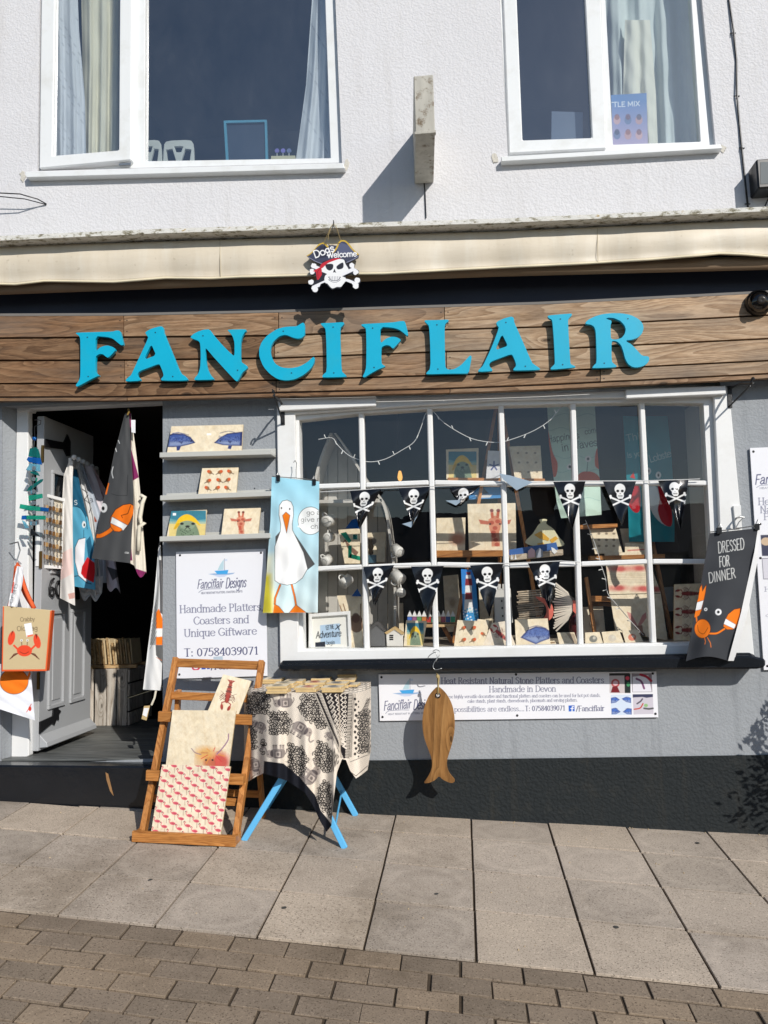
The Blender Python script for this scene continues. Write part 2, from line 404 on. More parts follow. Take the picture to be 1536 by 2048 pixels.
# a small pen font: cap height 1, x-height .66
def _g(txt):
    D = {}
    for ln in txt.strip().split('\n'):
        ch, adv, rest = ln.split(' ', 2); st = []
        for q in rest.split('|'):
            q = q.strip(); kind = q[0]; v = [float(x)/100 for x in q[1:].replace(',', ' ').split()]
            st.append((kind, list(zip(v[0::2], v[1::2]))))
        D[ch] = (float(adv)/100, st)
    return D
FONT = _g('''a 60 c8,54 22,67 38,66 46,52 46,10 56,2|c46,40 20,36 6,18 18,1 36,6 46,18
b 62 l12,100 12,2|c12,50 30,67 52,58 56,34 48,8 28,0 12,10
c 54 c50,52 40,66 22,64 7,42 10,16 28,0 50,12
d 64 l51,100 51,0|c51,50 34,67 12,58 6,34 12,8 32,0 51,12
e 56 c8,38 50,39 47,58 30,68 10,55 6,30 16,6 34,0 51,14
f 40 c42,92 31,100 20,90 18,70 18,0|l4,66 36,66
g 60 c48,50 32,67 12,58 7,36 16,14 34,12 48,28|c48,66 48,0 44,-24 28,-32 8,-24
h 62 l12,100 12,0|c12,48 28,67 44,62 49,44 49,0
i 28 l14,66 14,0|l14,90 14,92
j 28 c16,66 16,-10 10,-26 -2,-28|l16,90 16,92
k 58 l12,100 12,0|l48,66 14,32|l26,42 52,0
l 28 l14,100 14,0
m 92 l12,66 12,0|c12,48 26,66 40,62 46,44 46,0|c46,48 60,66 74,62 80,44 80,0
n 62 l12,66 12,0|c12,48 28,67 44,62 49,44 49,0
o 60 c30,67 10,56 6,33 12,8 30,0 50,10 54,33 48,56 30,67
p 62 l12,66 12,-32|c12,50 30,67 52,58 56,34 48,8 28,0 12,10
q 62 c50,50 32,67 12,58 6,34 12,8 30,0 50,12|l50,66 50,-32
r 44 l12,66 12,0|c12,44 24,64 40,62
s 48 c42,54 26,67 9,58 12,42 36,28 41,10 24,0 6,10
t 36 c18,86 18,14 26,1 36,8|l4,66 34,66
u 62 c12,66 12,18 22,1 38,4 49,20|l49,66 49,0
v 56 l6,66 28,0 50,66
w 84 l6,66 24,0 42,60 60,0 78,66
x 54 l8,66 48,0|l48,66 8,0
y 56 l6,66 28,4|l50,66 26,-10 8,-30
z 52 l8,66 46,66 8,0 48,0
A 76 l6,0 38,100 70,0|l18,34 58,34
B 68 l14,100 14,0|c14,100 44,96 52,76 40,54 14,52|c40,54 60,42 58,14 42,0 14,0
C 72 c66,82 50,99 28,96 8,66 10,28 30,1 54,4 68,22
D 76 l14,100 14,0|c14,100 46,98 68,70 68,34 48,3 14,0
E 64 l14,100 14,0|l14,100 56,100|l14,52 46,52|l14,0 58,0
F 60 l14,100 14,0|l14,100 56,100|l14,52 46,52
G 78 c68,82 50,99 28,96 8,66 10,28 30,1 52,3 68,16|l68,16 68,42 48,42
H 76 l14,100 14,0|l62,100 62,0|l14,52 62,52
I 32 l16,100 16,0
K 72 l14,100 14,0|l60,100 16,46|l30,58 64,0
L 60 l14,100 14,0 56,0
M 92 l12,0 14,100 46,20 78,100 80,0
N 76 l14,0 14,100 62,0 62,100
O 80 c40,99 14,84 7,50 14,16 40,0 66,16 73,50 66,84 40,99
P 62 l14,100 14,0|c14,100 46,96 54,74 44,50 14,48
R 70 l14,100 14,0|c14,100 46,96 54,76 44,54 14,52|l34,52 64,0
S 60 c52,84 34,99 12,88 12,66 46,42 52,18 32,0 8,14
T 66 l33,100 33,0|l6,100 60,100
U 76 c14,100 14,24 26,2 48,2 62,24 62,100
V 70 l6,100 35,0 64,100
W 96 l6,100 26,0 48,80 70,0 90,100
X 70 l8,100 62,0|l62,100 8,0
Y 66 l6,100 33,48 60,100|l33,48 33,0
0 56 c28,98 12,80 8,49 12,18 28,0 44,18 48,49 44,80 28,98
1 56 l14,82 30,98 30,0
2 56 c8,78 24,98 46,86 44,64 8,4|l8,4 50,4
3 56 c8,82 26,99 45,84 42,62 22,54|c22,54 46,48 48,16 28,0 6,12
4 56 l40,0 40,98 5,28 52,28
5 56 l46,98 16,98 12,56|c12,56 34,62 48,42 42,12 24,0 6,8
6 56 c44,94 20,84 8,44 14,10 32,1 48,20 42,48 24,52 10,34
7 56 l6,96 50,96 22,0
8 56 c28,98 12,88 14,68 42,40 46,14 28,0 10,14 14,40 42,66 44,88 28,98
9 56 c46,62 30,44 12,58 12,84 30,98 46,84 46,48 34,14 12,2
: 28 l14,56 14,54|l14,6 14,4
. 26 l12,4 12,3
, 28 l14,6 10,-12
/ 44 l4,-6 40,104
& 80 c70,8 24,70 26,90 40,98 48,82 14,42 8,16 26,0 50,10 66,44
- 40 l6,36 34,36
! 28 l14,100 14,30|l14,6 14,4''')
def text(cv, s, p0, p1, h, col, pen=0.1, thin=None, slant=0.0, serif=False, al=1.0, space=0.34):
    adv = [FONT[c][0] if c in FONT else space for c in s]; tot = sum(adv)
    p0 = np.array(p0, float); p1 = np.array(p1, float); ux = (p1-p0)/tot; n = (p1-p0)/np.linalg.norm(p1-p0)
    uy = np.array([n[1], -n[0]])*h; uy = uy + n*h*slant; x = 0.0
    w = pen*h; wy = (thin or pen)*h
    for c, a in zip(s, adv):
        if c in FONT:
            for kind, pts in FONT[c][1]:
                q = crom(pts, 5) if (kind == 'c' and len(pts) > 2) else pts
                P2 = [p0+ux*(x+u)+uy*v for u, v in q]
                if len(q) == 2 and abs(q[0][1]-q[1][1]) < 0.03 and abs(q[0][0]-q[1][0]) < 0.01:
                    cv.ell(P2[0][0], P2[0][1], max(0.07*h, w*0.6), max(0.07*h, w*0.6), col, al); continue
                cv.line(P2, w, col, al, wy)
                if serif:
                    for (u, v), (u2, v2) in ((pts[0], pts[1]), (pts[-1], pts[-2])):
                        if abs(u-u2) < 0.03 and abs(v-v2) > 0.2 and c not in ':.,':
                            e = 0.1; cv.line([p0+ux*(x+u-e)+uy*v, p0+ux*(x+u+e)+uy*v], wy*1.1, col, al)
        x += a
def serif(cv, s, p0, p1, h, col, al=1.0): text(cv, s, p0, p1, h, col, 0.15, 0.075, 0, True, al)
def hand(cv, s, p0, p1, h, col, pen=0.1, slant=0.0, al=1.0): text(cv, s, p0, p1, h, col, pen, None, slant, False, al)

def plerp(pts, t):                          # piecewise linear along a list of pixels, t in 0..1 over y or index
    a = np.array(pts, float); k = np.linspace(0, 1, len(a)) if a.shape[1] == 2 else a[:, 2]
    return np.interp(t, k, a[:, 0]), np.interp(t, k, a[:, 1])
def sheet(name, L, R, ys, draw=None, bgc=(255, 255, 255), step=0.9, thick=0.012, material=None, parent=None, disp=None, edge=None, bottom=None, clip=None, back=True, unproj=None):
    """L, R: left and right edges as pixels top to bottom; ys: depth (number, (top, bottom) or four corners TL TR BR BL);
    disp(s, t) adds depth in metres; bottom(s) adds pixels at the hem; draw(cv) prints."""
    L = [tuple(map(float, p)) for p in L]; R = [tuple(map(float, p)) for p in R]
    wpx = max(math.hypot(a[0]-b[0], a[1]-b[1]) for a, b in zip((L[0], L[-1]), (R[0], R[-1])))
    hpx = max(sum(math.hypot(E[i+1][0]-E[i][0], E[i+1][1]-E[i][1]) for i in range(len(E)-1)) for E in (L, R))
    nx = max(2, int(wpx/step)); ny = max(2, int(hpx/step))
    s, t = np.meshgrid(np.linspace(0, 1, nx+1), np.linspace(0, 1, ny+1))
    lx, ly = plerp(L, t); rx, ry = plerp(R, t)
    X = lx+(rx-lx)*s; Y = ly+(ry-ly)*s
    if bottom is not None: Y = Y+bottom(s)*t
    if not hasattr(ys, '__len__'): ys = (ys,)*4
    if len(ys) == 2: ys = (ys[0], ys[0], ys[1], ys[1])
    D = (ys[0]*(1-s)+ys[1]*s)*(1-t)+(ys[3]*(1-s)+ys[2]*s)*t
    if disp is not None: D = D+disp(s, t)
    cv = Cv(X, Y, bgc)
    if draw: draw(cv)
    V = (unproj or W)(X.ravel(), Y.ravel(), D.ravel()); col = cv.c.reshape(-1, 3)
    N = (nx+1)*(ny+1); idx = np.arange(N).reshape(ny+1, nx+1)
    F = np.stack([idx[1:, :-1], idx[1:, 1:], idx[:-1, 1:], idx[:-1, :-1]], -1).reshape(-1, 4)
    if clip is not None:
        a = np.array(clip, float); x = X.ravel(); y = Y.ravel(); ins = np.zeros(N, bool)
        for i in range(len(a)):
            p, q = a[i], a[(i+1) % len(a)]
            if p[1] != q[1]: ins ^= ((p[1] > y) != (q[1] > y)) & (x < (q[0]-p[0])*(y-p[1])/(q[1]-p[1])+p[0])
        F = F[ins[F].sum(1) >= 3]; back = False
    verts = [V]; cols = [col]; faces = [F]
    if back and thick:
        ring = np.concatenate([idx[0, :], idx[1:, -1], idx[-1, -2::-1], idx[-2:0:-1, 0]]); K = len(ring)
        v0, v1, v2 = V[idx[0, 0]], V[idx[0, -1]], V[idx[-1, 0]]
        nn = np.cross(v1-v0, v2-v0); nn = nn/(np.linalg.norm(nn)+1e-12)
        if abs(nn[2]) > 0.8:
            if nn[2] > 0: nn = -nn
        elif nn[1] < 0: nn = -nn
        ec = np.array(S(*edge)) if edge else col[ring].mean(0)*0.9
        r1 = V[ring]; r2 = r1+nn*thick
        verts += [r1, r2]; cols += [np.tile(ec, (K, 1)), np.tile(ec, (K, 1))]
        a = np.arange(K); b = (a+1) % K
        faces.append(np.stack([N+a, N+b, N+K+b, N+K+a], -1)[:, ::-1])
        if disp is None:
            c4 = [0, nx, nx+ny, 2*nx+ny]
            faces.append(np.array([[N+K+i for i in c4]]))
        else:                                    # a cloth has a back of its own shape
            M2 = N+2*K; verts.append(V+nn*thick); cols.append(np.clip(col*0.75+0.1, 0, 1)); faces.append(F[:, ::-1]+M2)
    V = np.concatenate(verts); Cc = np.concatenate(cols); F = np.concatenate(faces)
    me = bpy.data.meshes.new(name); me.vertices.add(len(V)); me.vertices.foreach_set('co', V.astype(np.float32).ravel())
    me.loops.add(F.size); me.loops.foreach_set('vertex_index', F.astype(np.int32).ravel())
    me.polygons.add(len(F)); me.polygons.foreach_set('loop_start', np.arange(0, F.size, 4, dtype=np.int32))
    me.update(calc_edges=True)
    ca = me.color_attributes.new('Col', 'FLOAT_COLOR', 'POINT')
    ca.data.foreach_set('color', np.concatenate([Cc, np.ones((len(Cc), 1))], 1).astype(np.float32).ravel())
    if disp is not None: me.polygons.foreach_set('use_smooth', np.ones(len(F), bool))
    me.materials.append(material or M_PAPER)
    o = bpy.data.objects.new(name, me); COL.objects.link(o); return attach(o, parent)
def quad(name, q, ys, **kw):                # q: TL TR BR BL in pixels
    return sheet(name, [q[0], q[3]], [q[1], q[2]], ys, **kw)
def z2(x0, y0, s): return lambda pts: [(x0+x/s, y0+y/s) for x, y in pts]
# ================================================================ the ground
GTAN = Vector((1, 0, GSX)).normalized(); GNRM = Vector((-GSX, -GSY, 1)).normalized()
ROWK = -0.07
def concrete(name, base, speck, ringy):
    k = NB(name); v = k.coord(rand=True)
    oi = k.n('ShaderNodeObjectInfo')
    n1 = k.noise(v, 5, 5, 0.6); n2 = k.noise(v, 150, 2, 0.6); n3 = k.noise(v, 90, 3, 0.7)
    c = k.mixc(n1, tuple(x*0.82 for x in base), tuple(x*1.15 for x in base))
    c = k.mixc(k.ramp(n2, [(0.56, (0, 0, 0)), (0.68, (0.85,)*3)]), c, speck)
    c = k.mixc(k.ramp(n3, [(0.58, (0, 0, 0)), (0.7, (0.6,)*3)]), c, tuple(min(1, x*1.7) for x in base))
    if ringy:
        tc = k.n('ShaderNodeTexCoord'); ln = k.n('ShaderNodeVectorMath', operation='LENGTH'); k.l(tc.outputs['Object'], ln.inputs[0])
        nz = k.noise(v, 9, 3); ad = k.n('ShaderNodeMath', operation='MULTIPLY_ADD'); ad.inputs[1].default_value = 0.06; k.l(nz, ad.inputs[0]); k.l(ln.outputs['Value'], ad.inputs[2])
        gate = k.ramp(oi.outputs['Random'], [(0.40, (1,)*3), (0.45, (0,)*3)])
        c = k.mixc(k.mixc(1.0, gate, k.ramp(ad.outputs[0], [(0.10, (0.10,)*3), (0.165, (0,)*3), (0.19, (0.26,)*3), (0.23, (0,)*3)]), 'MULTIPLY'), c, tuple(min(1, x*1.45) for x in base))
    ge = k.n('ShaderNodeNewGeometry'); c = k.mixc(1.0, c, k.ramp(k.noise(ge.outputs['Position'], 1.7, 6, 0.7), [(0.32, (0.66, 0.64, 0.61)), (0.5, (0.97, 0.96, 0.95)), (0.7, (1.12, 1.11, 1.09))]), 'MULTIPLY')
    c = k.mixc(k.ramp(k.noise(ge.outputs['Position'], 7, 6, 0.75), [(0.58, (0,)*3), (0.75, (0.4,)*3)]), c, speck)
    c = k.mixc(1.0, c, k.ramp(oi.outputs['Random'], [(0, (0.8, 0.8, 0.8)), (0.4, (0.94, 0.94, 0.95)), (0.7, (1, 0.98, 0.95)), (1, (1.16, 1.13, 1.08))]), 'MULTIPLY')
    k.l(c, k.b.inputs['Base Color']); k.b.inputs['Roughness'].default_value = 0.85; k.b.inputs['Specular IOR Level'].default_value = 0.25
    k.bump(n2, 0.35, 0.004); return k.m
M_SLAB = concrete('concrete_slab', S(186, 173, 158), S(92, 82, 72), True)
M_BRICK = concrete('concrete_block', S(143, 128, 111), S(80, 68, 56), False)
M_JOINT = mat('sandy_joint', S(70, 58, 44), 0.95, 0.3, 30, 0.4, 90)
M_TARMAC = mat('tarmac', S(66, 66, 68), 0.9, 0.25, 60, 0.5, 120)
def gsheet(name, x0, x1, y0, y1, dz, material):
    pts = [(x0, y0), (x1, y0), (x1, y1), (x0, y1)]
    return setp(part(name, [(x, y, gz(x, y)+dz) for x, y in pts], [(0, 1, 2, 3)], material), kind='structure')
gsheet('ground', -60, 60, -60, 0.02, -0.09, M_TARMAC)
pave = gsheet('pavement', -4.2, 4.2, -2.9, 0.02, -0.006, M_JOINT)
def slab_mesh(name, w, h, t, bev, material, jit=0.0):
    b = MB().box((-w/2, -h/2, -t), (w/2, h/2, 0)); o = b.make(name, material, None, bev); me = o.data
    for vv in me.vertices: vv.co.y += ROWK*vv.co.x        # rows run a little askew to the wall, columns square to it
    bpy.data.objects.remove(o); return me
def lay(name, me, x, y, dz, parent, skew=0.0, tilt=0.0, sc=(1, 1, 1)):
    o = bpy.data.objects.new(name, me); COL.objects.link(o)
    ex = Vector((1, 0, GSX)).normalized(); ez = GNRM; ey = ez.cross(ex).normalized()
    mt = Matrix((ex, ey, ez)).transposed().to_4x4()
    attach(o, parent); o.matrix_basis = Matrix.Translation((x, y, gz(x, y)+dz)) @ mt @ Matrix.Rotation(skew, 4, 'Z') @ Matrix.Rotation(tilt, 4, 'X') @ Matrix.Diagonal(sc+(1,))
    o.matrix_parent_inverse = Matrix.Identity(4); return o
SL = 0.3955
slab_full = slab_mesh('paving_slab', SL-0.009, SL-0.013, 0.05, 0.0012, M_SLAB)
# slabs: columns square to the wall, rows a little askew to it; the back row is cut to the wall
for j in range(-8, 7):
    xc = (j+0.5)*SL+0.004
    for r in range(0, 4):
        yc = -1.385+(r+0.5)*0.372+ROWK*xc
        hgt = 0.372-0.0155
        if r == 3:
            y0 = yc-hgt/2; y1 = 0.0
            if y1-y0 < 0.04: continue
            hgt = y1-y0; yc = (y0+y1)/2
        o = lay('paving_slab', slab_full, xc, yc, 0.004+random.uniform(-0.002, 0.002), pave, random.uniform(-0.004, 0.004), random.uniform(-0.004, 0.004), (1.0, hgt/(SL-0.013), 1.0))
brick_me = slab_mesh('paving_brick', 0.198, 0.092, 0.05, 0.0015, M_BRICK)
for r in range(0, 11):
    for j in range(-13, 11):
        xc = (j+0.5*(r % 2)+0.25)*0.204+random.uniform(-0.003, 0.003); yc = -1.438-r*0.1015+ROWK*xc*1.0
        q = proj((xc, yc, gz(xc, yc)))
        if -160 < q[0] < 1700 and q[1] < 2140:
            lay('paving_brick', brick_me, xc, yc, 0.002+random.uniform(-0.003, 0.002), pave, random.uniform(-0.015, 0.015), random.uniform(-0.012, 0.012), (random.uniform(.975, 1.01), random.uniform(.96, 1.01), 1.0))
# grit and litter along the wall foot
mb = MB()
for i in range(160):
    x = random.uniform(-2.4, 1.7); y = -abs(random.gauss(0, 0.05))-0.012 if i < 90 else random.uniform(-1.4, -0.05); r = random.uniform(0.002, 0.006)
    c = Vector((x, y, gz(x, y)+0.004)); mb.add([c+Vector((r, 0, 0)), c+Vector((-r*0.6, r*0.7, 0)), c+Vector((-r*0.4, -r, 0)), c+Vector((0, 0, r))], [(0, 1, 3), (1, 2, 3), (2, 0, 3)])
g = mb.make('grit', mat('grit', S(170, 150, 120), 0.9, 0.4, 40)); setp(g, 'fine grit scattered on the pavement by the wall', 'grit', kind='stuff')

M_GUM = mat('old_chewing_gum', S(70, 68, 64), .8)
gum = MB()
for x, y in ((568, 1818), (1232, 1857), (872, 1790), (1395, 1688), (300, 1762)):
    c = G(x, y)+Vector((0, 0, .0055)); gum.add([c+Vector((.011*math.cos(t), .013*math.sin(t), 0)) for t in np.linspace(0, 6.283, 11)[:-1]]+[c+Vector((0, 0, .001))], [(i, (i+1) % 10, 10) for i in range(10)])
setp(gum.make('chewing_gum', M_GUM), 'dark flattened gum spots dotted over the paving slabs', 'gum', kind='stuff')

# ================================================================ the building
bld = thing('shop_building', 'two-storey shop building, white roughcast above and grey painted wall below', 'building', (0, 0, gz(0, 0)))
HL = [(82, -170), (664, -170), (684, 326), (75, 342)]
HR = [(990, -170), (1388, -170), (1432, 298), (1016, 318)]
def pxl(L, y=0.0): return [wall(a, b, y) for a, b in L]
MB().prism(pxl([(-330, -420), (1860, -480), (1860, 440), (-330, 520)]), (0, 0.14, 0), [pxl(HL), pxl(HR)]).make('upper_wall', M_WHITEWALL, bld)
DOORH = [(4, 813), (325.5, 797), (325.5, 1517), (2, 1532)]
BAYH = [(575, 790), (1440, 760), (1480, 1318), (580, 1330)]
MB().prism(pxl([(-330, 560), (1860, 500), (1860, 1720), (-330, 1620)]), (0, 0.14, 0), [pxl(DOORH), pxl(BAYH)]).make('ground_floor_wall', M_GREYWALL, bld)
# black painted plinth, a coat of paint 5 mm proud
MB().prism(pxl([(300, 1524), (560, 1521), (760, 1521), (1150, 1516), (1536, 1510), (1860, 1506), (1860, 1760), (300, 1660)], -0.008), (0, 0.0055, 0)).make('plinth', M_PLINTH, bld)
# plaster scars round the sill ends
M_SCAR = mat('bare_plaster_patch', S(202, 197, 186), 0.95, 0.12, 30, 0.8, 60)
for cx, cy, rx, ry in ((45, 352, 9, 13), (693, 330, 8, 15), (990, 318, 11, 13), (1447, 296, 9, 10)):
    pts = [(cx+0.62*rx*math.cos(t)*random.uniform(0.5, 1.5), cy+0.7*ry*math.sin(t)*random.uniform(0.5, 1.5)) for t in np.linspace(0, 6.28, 18)[:-1]]
    px_board('plaster_patch', pts, -0.004, 0.0035, M_SCAR, bld)

def ring(name, outer, holes, y, thick, material, parent, bevel=0.003):
    return px_board(name, outer, y, thick, material, parent, bevel, holes)
def pane(name, q, y, material, parent): return part(name, [wall(a, b, y) for a, b in q], [(3, 2, 1, 0)], material, parent)
# left upper window
wl = ring('window_frame', HL, [[(101, -150), (264, -150), (264, 322), (97, 330)], [(291, -150), (645, -150), (661, 316), (289, 322)]], 0.03, 0.06, M_UPVC, bld)
pane('pane', [(289, -152), (647, -152), (663, 318), (287, 324)], 0.06, M_DGLASS, wl)
cs = ring('casement', [(84, -160), (265, -160), (262, 320), (78, 337)], [[(112, -135), (240, -135), (237, 300), (105, 311)]], -0.012, 0.05, M_UPVC, wl, 0.006)
pane('casement_pane', [(110, -137), (242, -137), (239, 302), (103, 313)], 0.012, M_DGLASS, wl)
MB().prism(pxl([(50, 343), (686, 326), (690, 337), (52, 355)], -0.045), (0, 0.1, 0)).make('window_sill', M_UPVC, wl, 0.003)
px_board('window_stay', [(238, 327), (262, 325), (262, 329), (238, 331)], 0.0, 0.01, M_STEEL, wl)
# right upper window
wr = ring('window_frame', HR, [[(1008, -150), (1196, -150), (1212, 296), (1020, 305)], [(1203, -150), (1372, -150), (1401, 283), (1226, 289)]], 0.03, 0.06, M_UPVC, bld)
pane('pane', [(1201, -152), (1374, -152), (1403, 285), (1224, 291)], 0.06, M_DGLASS, wr)
ring('casement', [(1000, -160), (1196, -160), (1213, 297), (1018, 307)], [[(1028, -135), (1163, -135), (1184, 275), (1045, 280)]], 0.012, 0.04, M_UPVC, wr, 0.006)
pane('casement_pane', [(1026, -137), (1165, -137), (1186, 277), (1043, 282)], 0.035, M_DGLASS, wr)
MB().prism(pxl([(1002, 313), (1441, 288), (1445, 297), (1003, 323)], -0.045), (0, 0.1, 0)).make('window_sill', M_UPVC, wr, 0.003)

# rooms behind the windows
def room(name, x0, x1, y0, y1, z0, z1, material, floor=None):
    v = [(x0,y0,z0),(x1,y0,z0),(x1,y1,z0),(x0,y1,z0),(x0,y0,z1),(x1,y0,z1),(x1,y1,z1),(x0,y1,z1)]
    o = part(name, v, [(4,7,6,5),(1,2,6,5)[::-1],(2,3,7,6)[::-1],(3,0,4,7)[::-1]]+([(0,1,2,3)] if floor is None else []), material, bld); return o
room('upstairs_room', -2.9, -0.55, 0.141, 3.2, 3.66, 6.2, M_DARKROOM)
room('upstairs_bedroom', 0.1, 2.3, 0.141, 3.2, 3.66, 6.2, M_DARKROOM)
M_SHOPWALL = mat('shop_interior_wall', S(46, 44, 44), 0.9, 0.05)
ZF = W(170, 1518)[2]                        # shop floor
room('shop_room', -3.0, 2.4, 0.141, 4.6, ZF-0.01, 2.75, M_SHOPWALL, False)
fl = part('shop_floor', [(-3, 0.0, ZF-0.012), (2.4, 0.0, ZF-0.012), (2.4, 4.6, ZF-0.012), (-3, 4.6, ZF-0.012)], [(0, 1, 2, 3)], mat('floor_gap', S(30, 30, 30), 0.9), bld)
for i in range(7):
    y0 = 0.005+i*0.19; MB().box((-2.62, y0, ZF-0.011), (-1.3, y0+0.186, ZF)).make('floor_board', M_FLOORB, fl, 0.002)
# door step
stp = MB().prism([Vector((x, -0.001, z)) for x, z in ((-2.95, W(0, 1520)[2]), (-1.45, ZF-0.02), (-1.45, gz(-1.45, 0)-0.05), (-2.95, gz(-2.95, 0)-0.05))], (0, -0.11, 0)).make('door_step', M_BLACK, bld, 0.008)
px_board('step_chip', [(211, 1545), (216, 1548), (225, 1585), (227, 1592), (220, 1582), (213, 1560)], -0.1145, 0.003, mat('chipped_timber', S(150, 112, 72), 0.9, 0.2, 40), bld)

# door frame and the open door
px_board('door_jamb', [(33, 822), (56, 820), (57, 1512), (22, 1530)], 0.075, 0.05, M_WPAINT, bld, 0.004)
part('splayed_reveal', [W(3, 806, 0.001), W(34, 806, 0.082), W(24, 1531, 0.082), W(1, 1534, 0.001)], [(3, 2, 1, 0)], M_GREYWALL, bld)
px_board('door_head', [(33, 808), (325, 794), (325, 806), (60, 818), (60, 822), (33, 823)], 0.06, 0.07, M_WPAINT, bld, 0.003)
M_DOOR = mat('pale_grey_door_paint', S(172, 174, 176), 0.4, .03, 4, .06, 30)
XD = -2.455; DY0, DY1 = 0.115, 0.74
zt, zb = W(62, 832, 0.1)[2], ZF+0.02
door = MB().box((XD-0.045, DY0, zb), (XD, DY1, zt)).make('door', M_DOOR, bld, 0.003)
def dbox(name, y0, y1, z0, z1, proud, material, bev=0.0): return MB().box((XD-0.002, y0, z0), (XD+proud, y1, z1)).make(name, material, door, bev)
H = zt-zb
def dframe(name, y0, y1, z0, z1, w, proud):
    mbx = MB()
    mbx.box((XD-0.002, y0, z0), (XD+proud, y1, z0+w)); mbx.box((XD-0.002, y0, z1-w), (XD+proud, y1, z1))
    mbx.box((XD-0.002, y0, z0+w+0.0005), (XD+proud-0.0005, y0+w, z1-w-0.0005)); mbx.box((XD-0.002, y1-w, z0+w+0.0005), (XD+proud-0.0005, y1, z1-w-0.0005)); return mbx.make(name, M_DOOR, door, 0.002)
ym = (DY0+DY1)/2
for a, b in ((DY0+0.09, ym-0.035), (ym+0.035, DY1-0.09)):
    dframe('door_panel_moulding', a, b, zb+0.22, zb+0.80, 0.022, 0.012); dbox('door_panel', a+0.045, b-0.045, zb+0.265, zb+0.755, 0.006, M_DOOR, 0.004)
    dframe('glazing_bead', a, b, zb+H*0.52, zb+H*0.84, 0.02, 0.012); dbox('door_glass', a+0.02, b-0.02, zb+H*0.52+0.02, zb+H*0.84-0.02, 0.001, mat('dark_door_glass', S(26, 28, 30), 0.06, 0.05))
dbox('letter_plate', ym-0.06, ym+0.13, zb+0.86, zb+0.945, 0.012, M_BLKPL, 0.004)
hb = MB().prism([Vector((XD+0.001, y, z)) for y, z in ((DY0+0.0, zb+0.10), (DY0+0.13, zb+0.135), (DY0+0.16, zb+0.12), (DY0+0.185, zb+0.15), (DY0+0.21, zb+0.14), (DY0+0.21, zb+0.175), (DY0+0.235, zb+0.19), (DY0+0.205, zb+0.205), (DY0+0.205, zb+0.24), (DY0+0.175, zb+0.215), (DY0+0.15, zb+0.23), (DY0+0.14, zb+0.175), (DY0+0.0, zb+0.165))], (0.009, 0, 0)).make('strap_hinge', M_IRON, door)
MB().prism([Vector((XD+0.001, y, z)) for y, z in ((DY0, zt-0.14), (DY0+0.22, zt-0.12), (DY0+0.26, zt-0.06), (DY0+0.30, zt-0.10), (DY0+0.30, zt-0.19), (DY0+0.26, zt-0.2), (DY0+0.22, zt-0.165), (DY0, zt-0.19))], (0.009, 0, 0)).make('strap_hinge', M_IRON, door)
MB().tube([(XD+0.012, DY0+0.10+y, zb+0.93+z) for y, z in ((.02,.06),(-.01,.045),(-.028,.01),(-.026,-.03),(0,-.045),(.026,-.03),(.024,-.002),(0,.006),(-.022,-.01))], 0.007).make('door_number', M_IRON, door, smooth=True)
MB().tube([(XD+0.012, DY0+0.175+0.028*math.cos(t), zb+0.93+0.045*math.sin(t)) for t in np.linspace(0, 6.28, 14)], 0.007).make('door_number', M_IRON, door, smooth=True)
MB().prism([Vector((XD, DY0+0.01, zb+0.015)), Vector((XD+0.05, DY0+0.01, zb+0.02)), Vector((XD+0.045, DY0+0.01, zb+0.045)), Vector((XD, DY0+0.01, zb+0.09))], (0, DY1-DY0-0.02, 0)).make('weather_board', M_DOOR, door, 0.003)
for z in (zb+0.35, zb+1.05, zt-0.28): MB().box((XD-0.01, DY0-0.012, z), (XD+0.004, DY0-0.001, z+0.1)).make('butt_hinge', mat('brass', S(120, 96, 52), 0.4, 0.2, metal=0.8), door)

# ================================================================ bay window
YG, YB = 0.04, 0.008
WX_ = [(0, 598), (1, 722), (2, 859), (3, 1002), (4, 1146), (5, 1284), (6, 1406)]
VT = [598, 722, 859, 1002, 1146, 1284, 1407]; VBt = [607, 733, 872, 1018, 1162, 1308, 1432]
TOPY = [840, 826, 817, 811, 807, 804, 806]; AY = [974, 970, 965, 967, 967, 965, 966]; BY = [1139, 1134, 1129, 1131, 1128, 1123, 1123]; BOTY = [1298, 1297, 1295, 1292, 1289, 1286, 1284]
def vx(k, y): return VT[k]+(VBt[k]-VT[k])*(y-TOPY[k])/(BOTY[k]-TOPY[k])
inner = [(vx(k, TOPY[k]), TOPY[k]) for k in range(7)]+[(vx(k, BOTY[k]), BOTY[k]) for k in range(6, -1, -1)]
bay = px_board('bay_window', [(553, 802), (1458, 774), (1509, 1313), (560, 1328)], -0.03, 0.028, M_WPAINT, bld, 0.004, holes=[[(590, 828), (1000, 800), (1428, 792), (1450, 1288), (597, 1302)]])
px_board('sash_frame', [(572, 800), (1440, 772), (1470, 1312), (578, 1326)], 0.002, 0.08, M_WPAINT, bay, 0.004, holes=[inner])
for k in range(1, 6):
    t, b = (vx(k, TOPY[k]), TOPY[k]), (vx(k, BOTY[k]), BOTY[k])
    px_board('glazing_bar', [(t[0]-5.5, t[1]-1), (t[0]+5.5, t[1]-1), (b[0]+5.5, b[1]+1), (b[0]-5.5, b[1]+1)], YB, 0.05, M_WPAINT, bay, 0.006)
for YY in (AY, BY):
    for k in range(6):
        a, b = (vx(k, YY[k])+(6 if k else -1), YY[k]), (vx(k+1, YY[k+1])-(6 if k < 5 else -1), YY[k+1])
        px_board('glazing_bar', [(a[0], a[1]-5), (b[0], b[1]-5), (b[0], b[1]+5), (a[0], a[1]+5)], YB+0.002, 0.046, M_WPAINT, bay, 0.005)
rows = [TOPY, AY, BY, BOTY]
